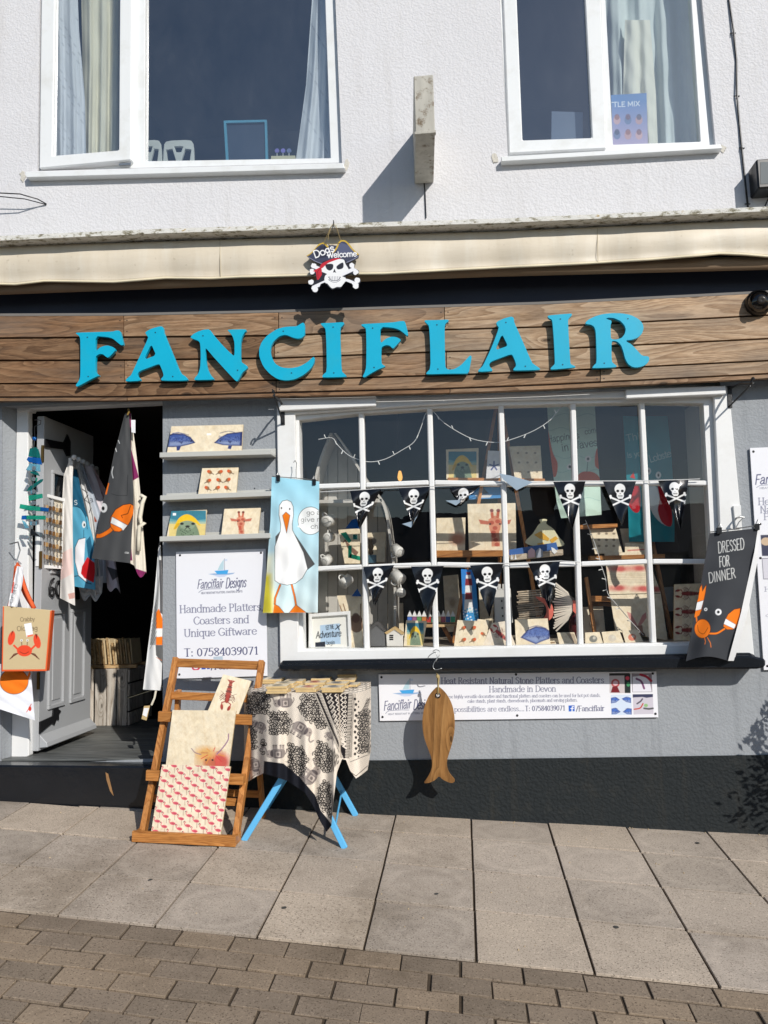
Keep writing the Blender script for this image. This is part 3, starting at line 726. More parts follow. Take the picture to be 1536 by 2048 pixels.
for r in range(3):
    for k in range(6):
        q = [(vx(k, rows[r][k]), rows[r][k]), (vx(k+1, rows[r][k+1]), rows[r][k+1]), (vx(k+1, rows[r+1][k+1]), rows[r+1][k+1]), (vx(k, rows[r+1][k]), rows[r+1][k])]
        pane('pane', q, YG, M_GLASS, bay)
# head boards and the two blind boxes above the glass
px_board('head_board', [(556, 797), (752, 793), (752, 812), (556, 822)], -0.06, 0.028, M_WPAINT, bay, 0.004)
px_board('head_board', [(1252, 778), (1452, 771), (1452, 788), (1252, 797)], -0.06, 0.028, M_WPAINT, bay, 0.004)
# black sill with a rounded nose
sl = [wall(556, 1329, -0.14), wall(1500, 1311, -0.14), wall(1532, 1318, -0.14), wall(1532, 1334, -0.14), wall(1515, 1338, -0.14), wall(560, 1342, -0.14), wall(556, 1336, -0.14)]
MB().prism(sl, (0, 0.135, 0)).make('window_sill', M_BLACK, bay, 0.01)
px_board('sill_moulding', [(560, 1322), (1506, 1306), (1520, 1322), (560, 1334)], -0.10, 0.05, M_BLACK, bay, 0.012)
# display floor and the back of the display
ZD = W(900, 1294, 0.04)[2]
MB().box((-1.0, 0.09, ZD-0.03), (1.62, 0.95, ZD)).make('display_shelf', mat('display_shelf_paint', S(150, 140, 124), 0.7), bay, 0.004)
# bay cheeks inside
px_board('display_cheek', [(1395, 800), (1432, 790), (1462, 1300), (1425, 1300)], 0.09, 0.25, mat('display_side_board', S(132, 130, 126), 0.8), bay)
# ================================================================ awning
M_CANVAS = None
def canvas_mat():
    k = NB('cream_awning_canvas'); v = k.coord()
    n1 = k.noise(k.coord((0.6, 1, 3.0)), 3, 6, 0.65); n2 = k.noise(k.coord((3, 1, 0.6)), 5, 4, 0.6)
    c = k.mixc(n1, S(208, 195, 172), S(226, 216, 198))
    c = k.mixc(k.ramp(n2, [(0.5, (0,)*3), (0.75, (0.35,)*3)]), c, S(232, 228, 216))
    c = k.mixc(k.ramp(k.noise(v, 40, 3), [(0.66, (0,)*3), (0.76, (0.5,)*3)]), c, S(180, 166, 140))
    c = k.mixc(k.ramp(k.noise(k.coord((7, 1, 0.9)), 3, 5, 0.7), [(0.5, (0,)*3), (0.74, (0.25,)*3)]), c, S(186, 172, 146))
    k.l(c, k.b.inputs['Base Color']); k.b.inputs['Roughness'].default_value = 0.5; k.bump(n1, 0.12, 0.02); return k.m
M_CANVAS = canvas_mat()
awn = thing('awning', 'rolled-up cream canvas awning under a mossy ledge across the whole shopfront', 'awning', wall(768, 560, -0.2))
def xline(knots): return lambda x: float(np.interp(x, [k[0] for k in knots], [k[1] for k in knots]))
lt = xline([(-200, 482), (0, 472), (300, 458), (660, 447), (1000, 437), (1536, 413), (1750, 402)])
xs = list(range(-200, 1751, 75))
MOSS = NB('mossy_ledge_paint'); v = MOSS.coord(); n = MOSS.noise(MOSS.coord((2, 4, 4)), 9, 6, 0.7)
c = MOSS.ramp(n, [(0.30, S(70, 64, 46)), (0.40, S(150, 144, 124)), (0.48, S(216, 214, 206)), (0.62, S(224, 222, 216)), (0.72, S(170, 140, 70))])
MOSS.l(c, MOSS.b.inputs['Base Color']); MOSS.b.inputs['Roughness'].default_value = 0.9; MOSS.bump(n, 0.6, 0.01)
MB().prism([wall(x, lt(x), -0.31) for x in xs]+[wall(x, lt(x)+9, -0.31) for x in xs[::-1]], (0, 0.309, 0)).make('ledge', MOSS.m, awn)
vt = xline([(-200, 504), (0, 492), (300, 484), (660, 473), (1000, 463), (1536, 439), (1750, 428)])
MB().prism([wall(x, lt(x)+10, -0.21) for x in xs]+[wall(x, vt(x)+8, -0.21) for x in xs[::-1]], (0, 0.06, 0)).make('cassette', mat('olive_cassette_paint', S(84, 84, 62), 0.6, 0.2, 12), awn)
vb_k = [(-200, 580), (0, 568), (30, 569), (90, 562), (150, 563), (230, 564), (330, 556), (420, 557), (480, 554), (600, 551), (700, 548), (768, 547), (880, 541), (1000, 535), (1150, 528), (1300, 519), (1400, 511), (1440, 507), (1490, 509), (1536, 513), (1750, 515)]
vb = xline(vb_k)
# valance: gently rippling hanging canvas with a bound hem
def valance():
    nx, ny = 260, 14; V = []; Fc = []
    for j in range(ny+1):
        t = j/ny
        for i in range(nx+1):
            x = -200+1950*i/nx; y = vt(x)+(vb(x)-vt(x))*t
            rip = 0.006*math.sin(x*0.021+0.4)+0.004*math.sin(x*0.057+1.1)+0.003*math.sin(x*0.013)
            d = -0.232+rip*t*1.4-0.02*math.sin(math.pi*min(1, t*1.2))*0.6
            V.append(W(x, y, d))
    for j in range(ny):
        for i in range(nx):
            a = j*(nx+1)+i; Fc.append((a+nx+1, a+nx+2, a+1, a))
    o = part('valance', V, Fc, M_CANVAS, awn, True)
    md = o.modifiers.new('thickness', 'SOLIDIFY'); md.thickness = 0.004; md.offset = -1
    return o
va = valance()
MB().tube([W(x, vb(x), -0.2335+(0.006*math.sin(x*0.021+0.4)+0.004*math.sin(x*0.057+1.1)+0.003*math.sin(x*0.013))*1.4) for x in np.linspace(-200, 1750, 170)], 0.0065, 6).make('hem', mat('pale_hem_binding', S(226, 214, 184), 0.6), awn, smooth=True)
for x in (440, 1195): MB().tube([W(x, vt(x)+2, -0.2365), W(x, (vt(x)+vb(x))/2, -0.249), W(x+1, vb(x)-2, -0.2365)], 0.0016, 5).make('seam', mat('seam_thread', S(190, 178, 150), 0.8), awn)
# rolled canvas and front bar behind the valance, seen from below
MB().tube([W(x, vb(x)+5, -0.16) for x in (-200, 400, 1000, 1750)], 0.035, 12).make('roller', mat('brown_roller_canvas', S(150, 128, 104), 0.8, 0.1), awn, smooth=True)
# the dark board between awning and fascia
tops = [(0, 631), (250, 630), (550, 624), (690, 620), (890, 613), (1100, 607), (1536, 585)]
KX = [0, 250, 550, 890, 1100, 1536]
ROWS = [[631, 630, 624, 613, 607, 585], [676, 674, 671, 659, 653, 630], [721, 720, 716, 703, 698, 677], [767, 766, 760, 750, 742, 721], [794, 793, 785, 777, 769, 747], [802, 801, 793, 786, 778, 756]]
def rowy(r, x):
    if x < 0: return ROWS[r][0]+(ROWS[r][0]-ROWS[r][1])*(-x)/250.0
    if x > 1536: return ROWS[r][-1]+(ROWS[r][-1]-ROWS[r][-2])*(x-1536)/436.0
    return float(np.interp(x, KX, ROWS[r]))
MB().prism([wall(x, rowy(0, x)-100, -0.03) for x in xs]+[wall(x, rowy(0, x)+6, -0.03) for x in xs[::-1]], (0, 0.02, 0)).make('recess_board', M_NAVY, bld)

# ================================================================ fascia sign: planks and letters
YF = -0.1
sign = thing('fascia_sign', 'weathered plank fascia sign with turquoise letters over the shop window', 'sign', wall(768, 790, YF))
px_board('backing_board', [(-220, 650), (1760, 590), (1760, 745), (-220, 795)], YF+0.021, 0.06, mat('dark_backing', S(34, 26, 20), 0.9), sign)
MB().prism([wall(x, rowy(0, x)-4, YF) for x in xs]+[wall(x, rowy(0, x)+1, YF) for x in xs[::-1]], (0, 0.08, 0)).make('top_capping', mat('grey_capping', S(120, 116, 112), 0.8, 0.1), sign)
JO = [[-220, 247, 557, 889, 1760], [-220, 549, 1760], [-220, 249, 893, 1760], [-220, 552, 1201, 1760], [-220, 254, 900, 1760]]
for r in range(5):
    for a, b in zip(JO[r][:-1], JO[r][1:]):
        kk = sorted([x for x in KX+[-100, 400, 700, 1300] if a < x < b]); X_ = [a+0.7]+kk+[b-0.7]
        top = [(x, rowy(r, x)+(2.0 if r else 1.5)) for x in X_]; bot = [(x, rowy(r+1, x)-(1.5 if r < 4 else 0)) for x in X_[::-1]]
        yy = YF+random.uniform(-0.003, 0.002)-(0.012 if r == 4 else 0)
        pk = px_board('plank', top+bot, yy, 0.02-(yy-YF)-0.001, M_PLANKP if b > 1300 and (r, a) != (4, 900) else (M_PLANKM if (r, a) in ((0, 247), (0, 557), (2, 249), (3, 552), (4, 900)) else M_PLANK), sign, 0.0015)
        if r < 4:
            for xx in (a+7, b-7):
                if -20 < xx < 1550:
                    for fr_ in (.25, .75): MB().lathe([(0, -.0012), (.0035, -.001), (.0035, .001)], wall(xx, rowy(r, xx)*(1-fr_)+rowy(r+1, xx)*fr_, yy), 7, (0, 1, 0)).make('nail', M_IRON, pk)
zA, zB, zC, zD_, zE = z2(140, 640, 5.908), z2(370, 640, 5.689), z2(630, 620, 6.982), z2(840, 620, 5.908), z2(1080, 610, 6.4)
LET = [
 (zA([(65,158),(75,148),(340,140),(500,136),(545,122),(590,125),(605,190),(632,290),(605,302),(560,265),(500,215),(430,200),(300,190),(300,375),(350,325),(400,305),(450,300),(510,320),(540,350),(500,400),(450,447),(420,432),(390,405),(350,400),(315,420),(300,440),(300,600),(310,630),(350,655),(290,680),(220,715),(130,765),(80,790),(65,770),(95,730),(115,690),(122,640),(122,260),(115,195)]), None),
 (zA([(885,150),(905,130),(960,100),(1060,72),(1095,78),(1103,110),(1108,150),(1200,370),(1305,630),(1360,660),(1393,700),(1375,718),(1085,718),(1068,700),(1105,660),(1095,615),(1060,530),(1040,522),(940,560),(820,605),(795,640),(800,665),(835,700),(825,720),(660,728),(655,705),(700,665),(720,650),(770,540),(850,370),(925,205),(910,190)]), zA([(958,285),(1015,415),(870,470)])),
 (zB([(58,195),(90,160),(150,128),(215,108),(280,105),(320,165),(420,280),(550,408),(562,395),(562,260),(545,195),(515,150),(480,115),(500,108),(695,103),(695,125),(670,150),(645,200),(632,260),(632,470),(660,490),(712,525),(705,555),(650,600),(600,695),(575,695),(450,560),(330,430),(240,322),(230,335),(235,440),(250,540),(285,620),(328,665),(325,680),(105,685),(105,665),(150,610),(172,540),(178,400),(172,270),(155,238),(80,212)]), None),
 (zB([(1120,80),(1200,72),(1270,72),(1340,25),(1362,45),(1362,170),(1330,205),(1280,213),(1225,200),(1170,175),(1130,168),(1070,185),(1010,240),(975,300),(970,370),(990,440),(1030,500),(1100,540),(1200,548),(1300,530),(1390,480),(1440,435),(1462,418),(1475,430),(1468,490),(1430,555),(1350,625),(1250,675),(1150,690),(1050,672),(960,610),(890,530),(845,420),(842,330),(870,250),(940,170),(1040,105)]), None),
 (zC([(75,195),(95,182),(240,178),(395,168),(410,185),(385,220),(352,250),(352,400),(368,850),(400,880),(440,915),(430,935),(110,942),(98,925),(120,895),(165,860),(160,500),(148,265),(125,240)]), None),
 (zC([(640,210),(660,195),(900,182),(1100,170),(1180,155),(1250,152),(1270,200),(1305,345),(1285,365),(1240,320),(1170,270),(1080,245),(912,235),(912,440),(930,455),(985,400),(1060,372),(1130,375),(1190,405),(1198,425),(1095,538),(1075,530),(1045,498),(1000,488),(950,505),(925,530),(925,740),(950,765),(985,785),(960,800),(890,825),(780,885),(690,942),(662,930),(690,880),(715,800),(718,500),(712,265),(690,240)]), None),
 (zD_([(50,130),(65,120),(200,118),(335,112),(340,130),(300,160),(290,200),(298,660),(310,690),(340,705),(400,700),(480,655),(550,580),(590,535),(612,545),(600,620),(575,750),(500,752),(350,752),(80,760),(72,745),(125,690),(120,400),(108,190),(85,165)]), None),
 (zD_([(897,155),(920,130),(1000,95),(1080,75),(1108,90),(1115,150),(1180,290),(1320,615),(1345,640),(1420,690),(1415,710),(1110,718),(1097,702),(1135,660),(1125,610),(1090,530),(1060,528),(960,565),(840,610),(818,640),(825,670),(858,705),(850,725),(690,732),(685,712),(740,660),(760,620),(850,430),(932,210),(912,185)]), zD_([(968,285),(1030,410),(1022,428),(888,475)])),
 (zE([(95,145),(115,132),(300,115),(405,107),(410,130),(370,170),(358,200),(370,420),(388,740),(400,760),(455,785),(450,800),(150,828),(130,812),(180,765),(192,745),(178,450),(160,220),(150,185),(115,170)]), None),
 (zE([(578,225),(620,185),(700,145),(800,115),(920,103),(1050,105),(1160,125),(1260,175),(1315,235),(1328,300),(1305,370),(1250,420),(1180,445),(1105,452),(1110,470),(1170,500),(1240,575),(1310,650),(1385,655),(1402,680),(1390,730),(1340,775),(1260,800),(1190,798),(1130,760),(1090,690),(1065,590),(1035,510),(990,470),(950,458),(915,465),(918,720),(940,745),(985,780),(970,798),(680,810),(668,800),(690,770),(725,740),(720,500),(712,330),(690,275),(650,252),(590,245)]), zE([(845,170),(880,162),(950,168),(1030,205),(1080,260),(1098,310),(1085,370),(1045,420),(985,440),(930,440),(908,425),(905,350),(905,260),(918,215),(910,195),(870,185)])),
]
SCREW = [zA([(205,205),(215,668)]), zA([(1008,148),(1215,668)]), zB([(205,180),(598,572)]), zB([(1118,128),(1212,603)]), zC([(253,240),(263,878)]), zC([(805,253),(825,803)]), zD_([(200,175),(212,698)]), zD_([(1015,148),(1245,665)]), zE([(260,180),(290,763)]), zE([(1125,175),(823,745)])]
M_SCREW = mat('screw_head', S(40, 80, 100), 0.4, metal=0.5)
YL = YF-0.042
for (o_, h_), sc in zip(LET, SCREW):
    lt_o = px_board('letter', soften(o_, 0.2, 1), YL, 0.022, M_BLUEL, sign, 0.002, holes=[soften(h_, 0.15, 1)] if h_ else ())
    for q in sc:
        c = wall(q[0], q[1], YL); MB().lathe([(0.0, 0), (0.004, 0), (0.004, 0.003)], c+Vector((0, -0.0012, 0)), 8, (0, 1, 0)).make('screw', M_SCREW, lt_o)
        MB().lathe([(0.012, 0), (0.012, 0.024)], c+Vector((0, 0.0215, 0)), 8, (0, 1, 0)).make('stand_off', M_BLKPL, lt_o)

# ================================================================ things fixed to the upper wall
lb = thing('projecting_light_box', 'rusty grey projecting light box jutting from the white wall between the windows', 'light box', wall(848, 365, -0.2))
M_LB = NB('weathered_cream_metal'); v = M_LB.coord(); n = M_LB.noise(v, 14, 6, 0.7); n2 = M_LB.noise(M_LB.coord((3, 3, 0.5)), 8, 4)
c = M_LB.mixc(n2, S(150, 146, 136), S(206, 202, 190)); c = M_LB.mixc(M_LB.ramp(n, [(0.53, (0,)*3), (0.64, (0.85,)*3)]), c, S(96, 74, 40))
M_LB.l(c, M_LB.b.inputs['Base Color']); M_LB.b.inputs['Roughness'].default_value = 0.6
a = W(827, 152, -0.49); b = W(870, 265, -0.49)
xl, xr = W(829, 365)[0], W(867, 363)[0]
MB().add([(a[0], -.49, b[2]), (b[0], -.49, b[2]), (xr, -.002, b[2]), (xl, -.002, b[2]), (a[0], -.49, a[2]), (b[0], -.49, a[2]), (xr, -.002, a[2]), (xl, -.002, a[2])], [(0,3,2,1),(4,5,6,7),(0,1,5,4),(1,2,6,5),(2,3,7,6),(3,0,4,7)]).make('housing', M_LB.m, lb, 0.004)
MB().box((a[0]-0.004, -0.494, b[2]-0.004), (b[0]+0.004, -0.47, b[2]+0.012)).make('front_trim', M_LB.m, lb, 0.002)
MB().tube([W(848, 364, -0.004), W(850, 385, -0.006), W(852, 436, -0.006)], 0.0035, 6).make('feed_cable', M_BLKPL, lb)
cbl = setp(MB().tube([W(x, y, d) for x, y, d in ((1449, -120, -0.006), (1458, 0, -0.006), (1467, 60, -0.012), (1473, 120, -0.006), (1474, 190, -0.014), (1479, 250, -0.006), (1484, 300, -0.01), (1491, 370, -0.006), (1496, 414, -0.006))], 0.005, 6).make('wall_cable', M_BLKPL, None, smooth=True), 'black cable clipped down the white wall right of the upper right window', 'cable')
for x, y in ((1466, 66), (1474, 192), (1484, 296), (1495, 408)): MB().tube([W(x-5, y, -0.001), W(x, y, -0.018), W(x+5, y, -0.001)], 0.003, 5).make('cable_clip', M_BLKPL, cbl)
jb = thing('floodlight', 'black box floodlight on the white wall at the right edge', 'light', wall(1530, 350, -0.05))
a = W(1512, 318, -0.12); b = W(1585, 372, -0.12)
MB().box((a[0], -0.12, b[2]), (b[0], -0.002, a[2])).make('housing', M_BLKPL, jb, 0.008)
part('glass_front', [W(1521, 324, -0.1215), W(1580, 322, -0.1215), W(1580, 366, -0.1215), W(1521, 368, -0.1215)], [(3, 2, 1, 0)], mat('grey_lamp_glass', S(120, 124, 124), 0.1), jb)
MB().tube([W(1534, 374, -0.02), W(1538, 395, -0.02), W(1530, 412, -0.008)], 0.004, 6).make('cable', M_BLKPL, jb)
wr_ = setp(MB().tube([W(x, y, d) for x, y, d in ((-60, 384, -0.08), (0, 386, -0.1), (40, 388, -0.09), (75, 398, -0.04), (93, 408, -0.004))], 0.0035, 6).make('wire_loop', M_BLKPL, None, smooth=True), 'loose black wire loop on the white wall at the left edge', 'wire')
MB().tube([W(x, y, d) for x, y, d in ((-60, 390, -0.04), (0, 393, -0.06), (50, 398, -0.05), (92, 409, -0.006))], 0.003, 6).make('second_strand', M_BLKPL, wr_, smooth=True)

# ================================================================ camera dome and brackets
dm = thing('security_camera', 'black dome security camera at the right end of the plank sign', 'camera', wall(1513, 630, YF))
c0 = wall(1516, 607, YF-0.004)
MB().lathe([(0.0, -0.02), (0.062, -0.02), (0.068, -0.005), (0.068, 0.02), (0.058, 0.032)], c0, 24, (0, -1, 0)).make('base', M_BLKPL, dm, smooth=True)
MB().lathe([(0.055*math.cos(t), 0.03+0.055*math.sin(t)) for t in np.linspace(0, 1.57, 8)], c0, 24, (-0.25, -1, -0.15)).make('dome', mat('glossy_black_dome', S(10, 10, 12), 0.05, 0.0, spec=0.8), dm, smooth=True)
MB().lathe([(0.018, 0), (0.022, 0.012), (0.012, 0.016), (0, 0.012)], c0+Vector((-0.012, -0.078, -0.012)), 16, (-0.25, -1, -0.15)).make('lens_ring', mat('lens_ring_grey', S(60, 56, 52), 0.3), dm, smooth=True)
def bracket(label, foot, tip, yy):
    t = thing('hanging_bracket', label, 'bracket', wall(foot[0], foot[1]+40, -0.05)); f0 = wall(foot[0], foot[1], yy); f1 = wall(foot[0]+1, foot[1]+44, yy)
    tp = wall(tip[0], tip[1], yy-0.22)
    MB().beam(f0, f1, 0.022, 0.008, (0, 1, 0)).make('wall_plate', M_IRON, t, 0.001)
    MB().tube([f0+Vector((0, -0.004, -0.012)), (f0*0.5+tp*0.5)+Vector((0, 0, 0.004)), tp], 0.006, 6).make('arm', M_IRON, t)
    MB().tube([f1+Vector((0, -0.004, 0.012)), tp+Vector((0, 0.02, -0.004))], 0.005, 6).make('stay', M_IRON, t)
    MB().tube([tp+Vector((0.0, -0.02-0.018*math.cos(a), 0.014*math.sin(a)+0.012)) for a in np.linspace(0, 5, 10)], 0.005, 6).make('scroll', M_IRON, t)
bracket('black iron bracket on the bay window post above the gull towel', (565, 806), (549, 793), -0.032)
bracket('black iron bracket at the top right corner of the bay window', (1459, 772), (1503, 768), -0.032)
# ================================================================ motifs
def aff(o, ux, vx): return lambda u, v: (o[0]+ux[0]*u+vx[0]*v, o[1]+ux[1]*u+vx[1]*v)
def skull(cv, m, s, w=(238, 238, 236), k=(14, 15, 20)):
    for a, b in (((-.5, .1), (.46, .5)), ((.5, .08), (-.46, .52))):
        p, q = m(*a), m(*b); cv.line([p, q], s*0.085, w)
        d = np.array(q)-np.array(p); d = d/np.linalg.norm(d); n = np.array([-d[1], d[0]])
        for e, sg in ((p, -1), (q, 1)):
            for t in (-1, 1): cv.ell(e[0]+n[0]*t*s*.055+d[0]*sg*s*.02, e[1]+n[1]*t*s*.055+d[1]*sg*s*.02, s*.062, s*.062, w)
    c = m(0, -.32); cv.ell(c[0], c[1], s*.27, s*.27, w)
    cv.poly([m(-.17, -.15), m(.17, -.15), m(.18, .05), m(.11, .17), m(-.11, .17), m(-.18, .05)], w)
    for t in (-1, 1):
        c = m(t*.115, -.22); cv.ell(c[0], c[1], s*.078, s*.066, k)
        c = m(t*.25, -.14); cv.ell(c[0], c[1], s*.03, s*.06, k)
    cv.poly([m(-.035, -.07), m(0, -.13), m(.035, -.07)], k)
    cv.line([m(-.11, .03), m(.11, .03)], s*.03, k)
    for u in (-.07, -.02, .03, .08): cv.line([m(u, -.01), m(u, .1)], s*.018, k, 0.8)
def lobster(cv, cx, cy, s, rot, col=(168, 62, 48), dark=(110, 34, 30)):
    c, n = math.cos(rot), math.sin(rot); m = lambda u, v: (cx+(u*c-v*n)*s, cy+(u*n+v*c)*s)
    for i in range(7):
        v = -0.48+i*0.085; e = m(0, v); r = 0.06+0.018*i if i < 5 else 0.13; cv.ell(e[0], e[1], s*(r*0.72+.02), s*.06, col if i % 2 else dark, 0.95, rot)
    for u in (-.1, 0, .1): cv.poly([m(u*.3, -.46), m(u-.05, -.58), m(u+.05, -.58)], col)
    e = m(0, .12); cv.ell(e[0], e[1], s*.085, s*.17, col, 1, rot)
    for t in (-1, 1):
        for v, l in ((.02, .2), (.08, .23), (.14, .22), (.2, .18)): cv.line([m(t*.06, v), m(t*(.06+l*.6), v-.06), m(t*(.06+l), v+.03)], s*.02, dark)
        cv.line([m(t*.05, .24), m(t*.17, .3), m(t*.15, .4)], s*.04, col)
        e = m(t*.135, .46); cv.ell(e[0], e[1], s*.055, s*.11, col, 1, rot+t*.25); cv.line([m(t*.12, .46), m(t*.1, .57)], s*.02, dark)
        cv.line([m(t*.03, .28), m(t*.1, .02), m(t*.3, -.12)], s*.012, dark, smooth=True)
def crab(cv, cx, cy, s, col=(228, 72, 40), k=(90, 30, 22)):
    m = lambda u, v: (cx+u*s, cy+v*s)
    for t in (-1, 1):
        for i in range(3): cv.line([m(t*.3, .12), m(t*(.5+.06*i), .16+.08*i), m(t*(.58+.06*i), .32+.04*i)], s*.035, k, smooth=True)
        cv.line([m(t*.3, -.05), m(t*.5, -.25)], s*.09, col)
        cv.line([m(t*.12, -.2), m(t*.14, -.46)], s*.03, k); cv.ell(*m(t*.14, -.5), s*.055, s*.055, (240, 240, 236)); cv.ell(*m(t*.14, -.5), s*.025, s*.025, (30, 30, 30))
    for a, b, r in ((-.62, -.6, .25), (.6, -.45, -.25)):
        cv.ell(*m(a, b), s*.16, s*.34, col, 1, r); cv.poly([m(a-.02, b-.1), m(a+.1*(1 if a < 0 else -1), b-.36), m(a+.02, b-.34)], (226, 196, 170) if False else k, 0.9)
    cv.ell(cx, cy, s*.36, s*.27, col); cv.line([m(-.22, .05), m(0, .14), m(.2, .05)], s*.025, k, smooth=True)
def fish(cv, pts, col=(58, 82, 148), dark=(34, 46, 96)):
    a = np.array(pts, float); c = a.mean(0); w, h = np.ptp(a[:, 0]), np.ptp(a[:, 1]); cv.poly(pts, dark)
    low = [(x, max(y, c[1]+h*.06)) for x, y in pts]; cv.poly([tuple(c+(np.array(p)-c)*0.84) for p in pts], col); cv.poly([tuple(c+(np.array(p)-c)*0.8) for p in low], (150, 164, 194), .75, soft=h*.08)
    rs = random.Random(int(c[0]))
    for i in range(int(w*h/9)):
        x, y = rs.uniform(-.38, .38)*w, rs.uniform(-.3, .12)*h; cv.ell(c[0]+x, c[1]+y, .9, .7, dark if i % 2 else (110, 130, 180), .55)
    cv.line([(c[0]-w*.3, a[:, 1].min()+h*.1), (c[0], a[:, 1].min()-h*.03), (c[0]+w*.3, a[:, 1].min()+h*.12)], h*.05, dark, .8, smooth=True)
    cv.poly([(c[0]-w*.05, c[1]+h*.05), (c[0]+w*.12, c[1]+h*.02), (c[0]+w*.06, c[1]+h*.24)], dark, .8)
def robin(cv, cx, cy, s, f):
    cv.ell(cx, cy, s*.5, s*.38, (150, 104, 64), 1, -.5*f); cv.ell(cx+f*s*.25, cy-s*.15, s*.3, s*.3, (214, 92, 40)); cv.line([(cx-f*s*.3, cy+s*.2), (cx-f*s*.8, cy+s*.45)], s*.16, (96, 72, 54)); cv.line([(cx+s*.05, cy+s*.4), (cx+s*.05, cy+s*.65)], s*.08, (70, 50, 40))
def giraffe(cv, x, y, s):
    m = lambda u, v: (x+u*s, y+v*s)
    cv.poly([m(-.12, .1), m(.12, .1), m(.16, .62), m(-.1, .62)], (208, 120, 84), .8)
    cv.poly([m(-.2, -.2), m(0, -.32), m(.2, -.2), m(.16, .1), m(.08, .28), m(-.1, .28), m(-.17, .1)], (214, 132, 100), .9)
    for a in ((-.1, -.1), (.08, -.14), (.0, .06), (-.05, .2), (.02, .42), (.06, .56), (-.04, .3)): cv.ell(*m(*a), s*.075, s*.06, (178, 62, 44), .8)
    for t in (-1, 1):
        cv.poly([m(t*.16, -.14), m(t*.5, -.2), m(t*.44, -.06), m(t*.2, -.04)], (190, 90, 66), .9); cv.line([m(t*.08, -.28), m(t*.1, -.46)], s*.09, (196, 100, 72)); cv.ell(*m(t*.1, -.47), s*.06, s*.05, (120, 40, 32)); cv.ell(*m(t*.15, -.06), s*.035, s*.03, (60, 30, 26))
def sealpic(cv, x0, y0, x1, y1):
    w, h = x1-x0, y1-y0; m = lambda u, v: (x0+u*w, y0+v*h)
    cv.poly([m(0, 0), m(1, 0), m(1, .42), m(0, .42)], (54, 126, 146)); cv.poly([m(0, .42), m(1, .42), m(1, 1), m(0, 1)], (226, 204, 130))
    cv.poly([m(0, .3), m(.4, .42), m(1, .33), m(1, .5), m(0, .5)], (120, 176, 176), .7)
    cv.poly(crom([m(.18, 1.0), m(.22, .7), m(.34, .42), m(.5, .36), m(.66, .42), m(.78, .7), m(.84, 1.0)], 5), (120, 140, 112)); cv.ell(*m(.5, .55), w*.2, h*.18, (138, 156, 128))
    cv.poly(crom([m(.14, .66), m(.26, .3), m(.48, .14), m(.7, .28), m(.86, .58), m(.7, .46), m(.5, .38), m(.3, .46)], 5, True), (240, 196, 30)); cv.poly(crom([m(.12, .7), m(.22, .5), m(.3, .5), m(.2, .68)], 4, True), (214, 168, 20))
    for t in (-1, 1): cv.ell(*m(.5+t*.15, .5), w*.05, h*.045, (30, 34, 30))
    cv.ell(*m(.5, .6), w*.06, h*.04, (34, 34, 30)); cv.line([m(.5, .62), m(.44, .7)], w*.02, (40, 40, 36)); cv.line([m(.5, .62), m(.57, .7)], w*.02, (40, 40, 36))
    for i in range(14): cv.ell(*m(.32+.36*((i*37) % 17)/17, .74+.24*((i*23) % 13)/13), w*.016, w*.016, (70, 84, 66))
STONE = (238, 222, 190)
def stone(cv): cv.mottle((206, 180, 138), 0.5, 0.10); cv.mottle((246, 236, 214), 0.5, 0.21)
def tile(name, label, cat, q, ys, draw, thick=0.01, step=0.9, group=None, bgc=STONE, material=None, edge=(214, 192, 150), mott=True):
    def d(cv):
        if mott: stone(cv)
        if draw: draw(cv)
    return setp(quad(name, q, ys, draw=d, bgc=bgc, step=step, thick=thick, material=material or M_STONE, edge=edge), label, cat, group)

# ================================================================ ledge shelves with tiles
zS = z2(300, 800, 4.2667)
SHY = -0.105
def ledge(label, tl, tr, h):
    t = thing('ledge_shelf', label, 'shelf', wall((tl[0]+tr[0])/2, (tl[1]+tr[1])/2+h), 'ledge shelves beside the door')
    a, b, c, d = wall(*tl, SHY), wall(*tr, SHY), wall(tr[0], tr[1]+h, SHY), wall(tl[0], tl[1]+h, SHY)
    MB().prism([a, b, c, d], (0, 0.012, 0)).make('front_lip', M_LEDGE, t, 0.002)
    up = Vector((0, 0, 0.012)); bk = Vector((0, 0.012, 0))
    MB().prism([d+bk+up, c+bk+up, c+bk, d+bk], (0, -SHY-0.014, 0)).make('tray', M_LEDGE, t)
    bb = Vector((0, -SHY-0.014, 0)); hi = Vector((0, 0, 0.022))
    MB().prism([a+bb+hi, b+bb+hi, c+bb+up*1.05, d+bb+up*1.05], (0, 0.012, 0)).make('back_rail', M_LEDGE, t, 0.001)
    return t
sh1 = ledge('uppermost pale grey ledge shelf holding the blue fish platter', (319, 905), (543, 899), 10)
sh2 = ledge('middle pale grey ledge shelf holding the robins tile', (320, 991), (542, 982), 10)
sh3 = ledge('lowest pale grey ledge shelf holding the seal and giraffe tiles', (319, 1073), (540, 1066), 10)
for t in (sh2, sh3):
    for x in (0.12, 0.45):
        c = t.location+Vector((-0.22+x, -0.016, 0.045)); MB().lathe([(0, 0), (0.004, 0), (0.004, 0.003)], c, 8, (0, 1, 0)).make('screw', M_BLKPL, t)
LY = (-0.03, -0.03, -0.088, -0.088)
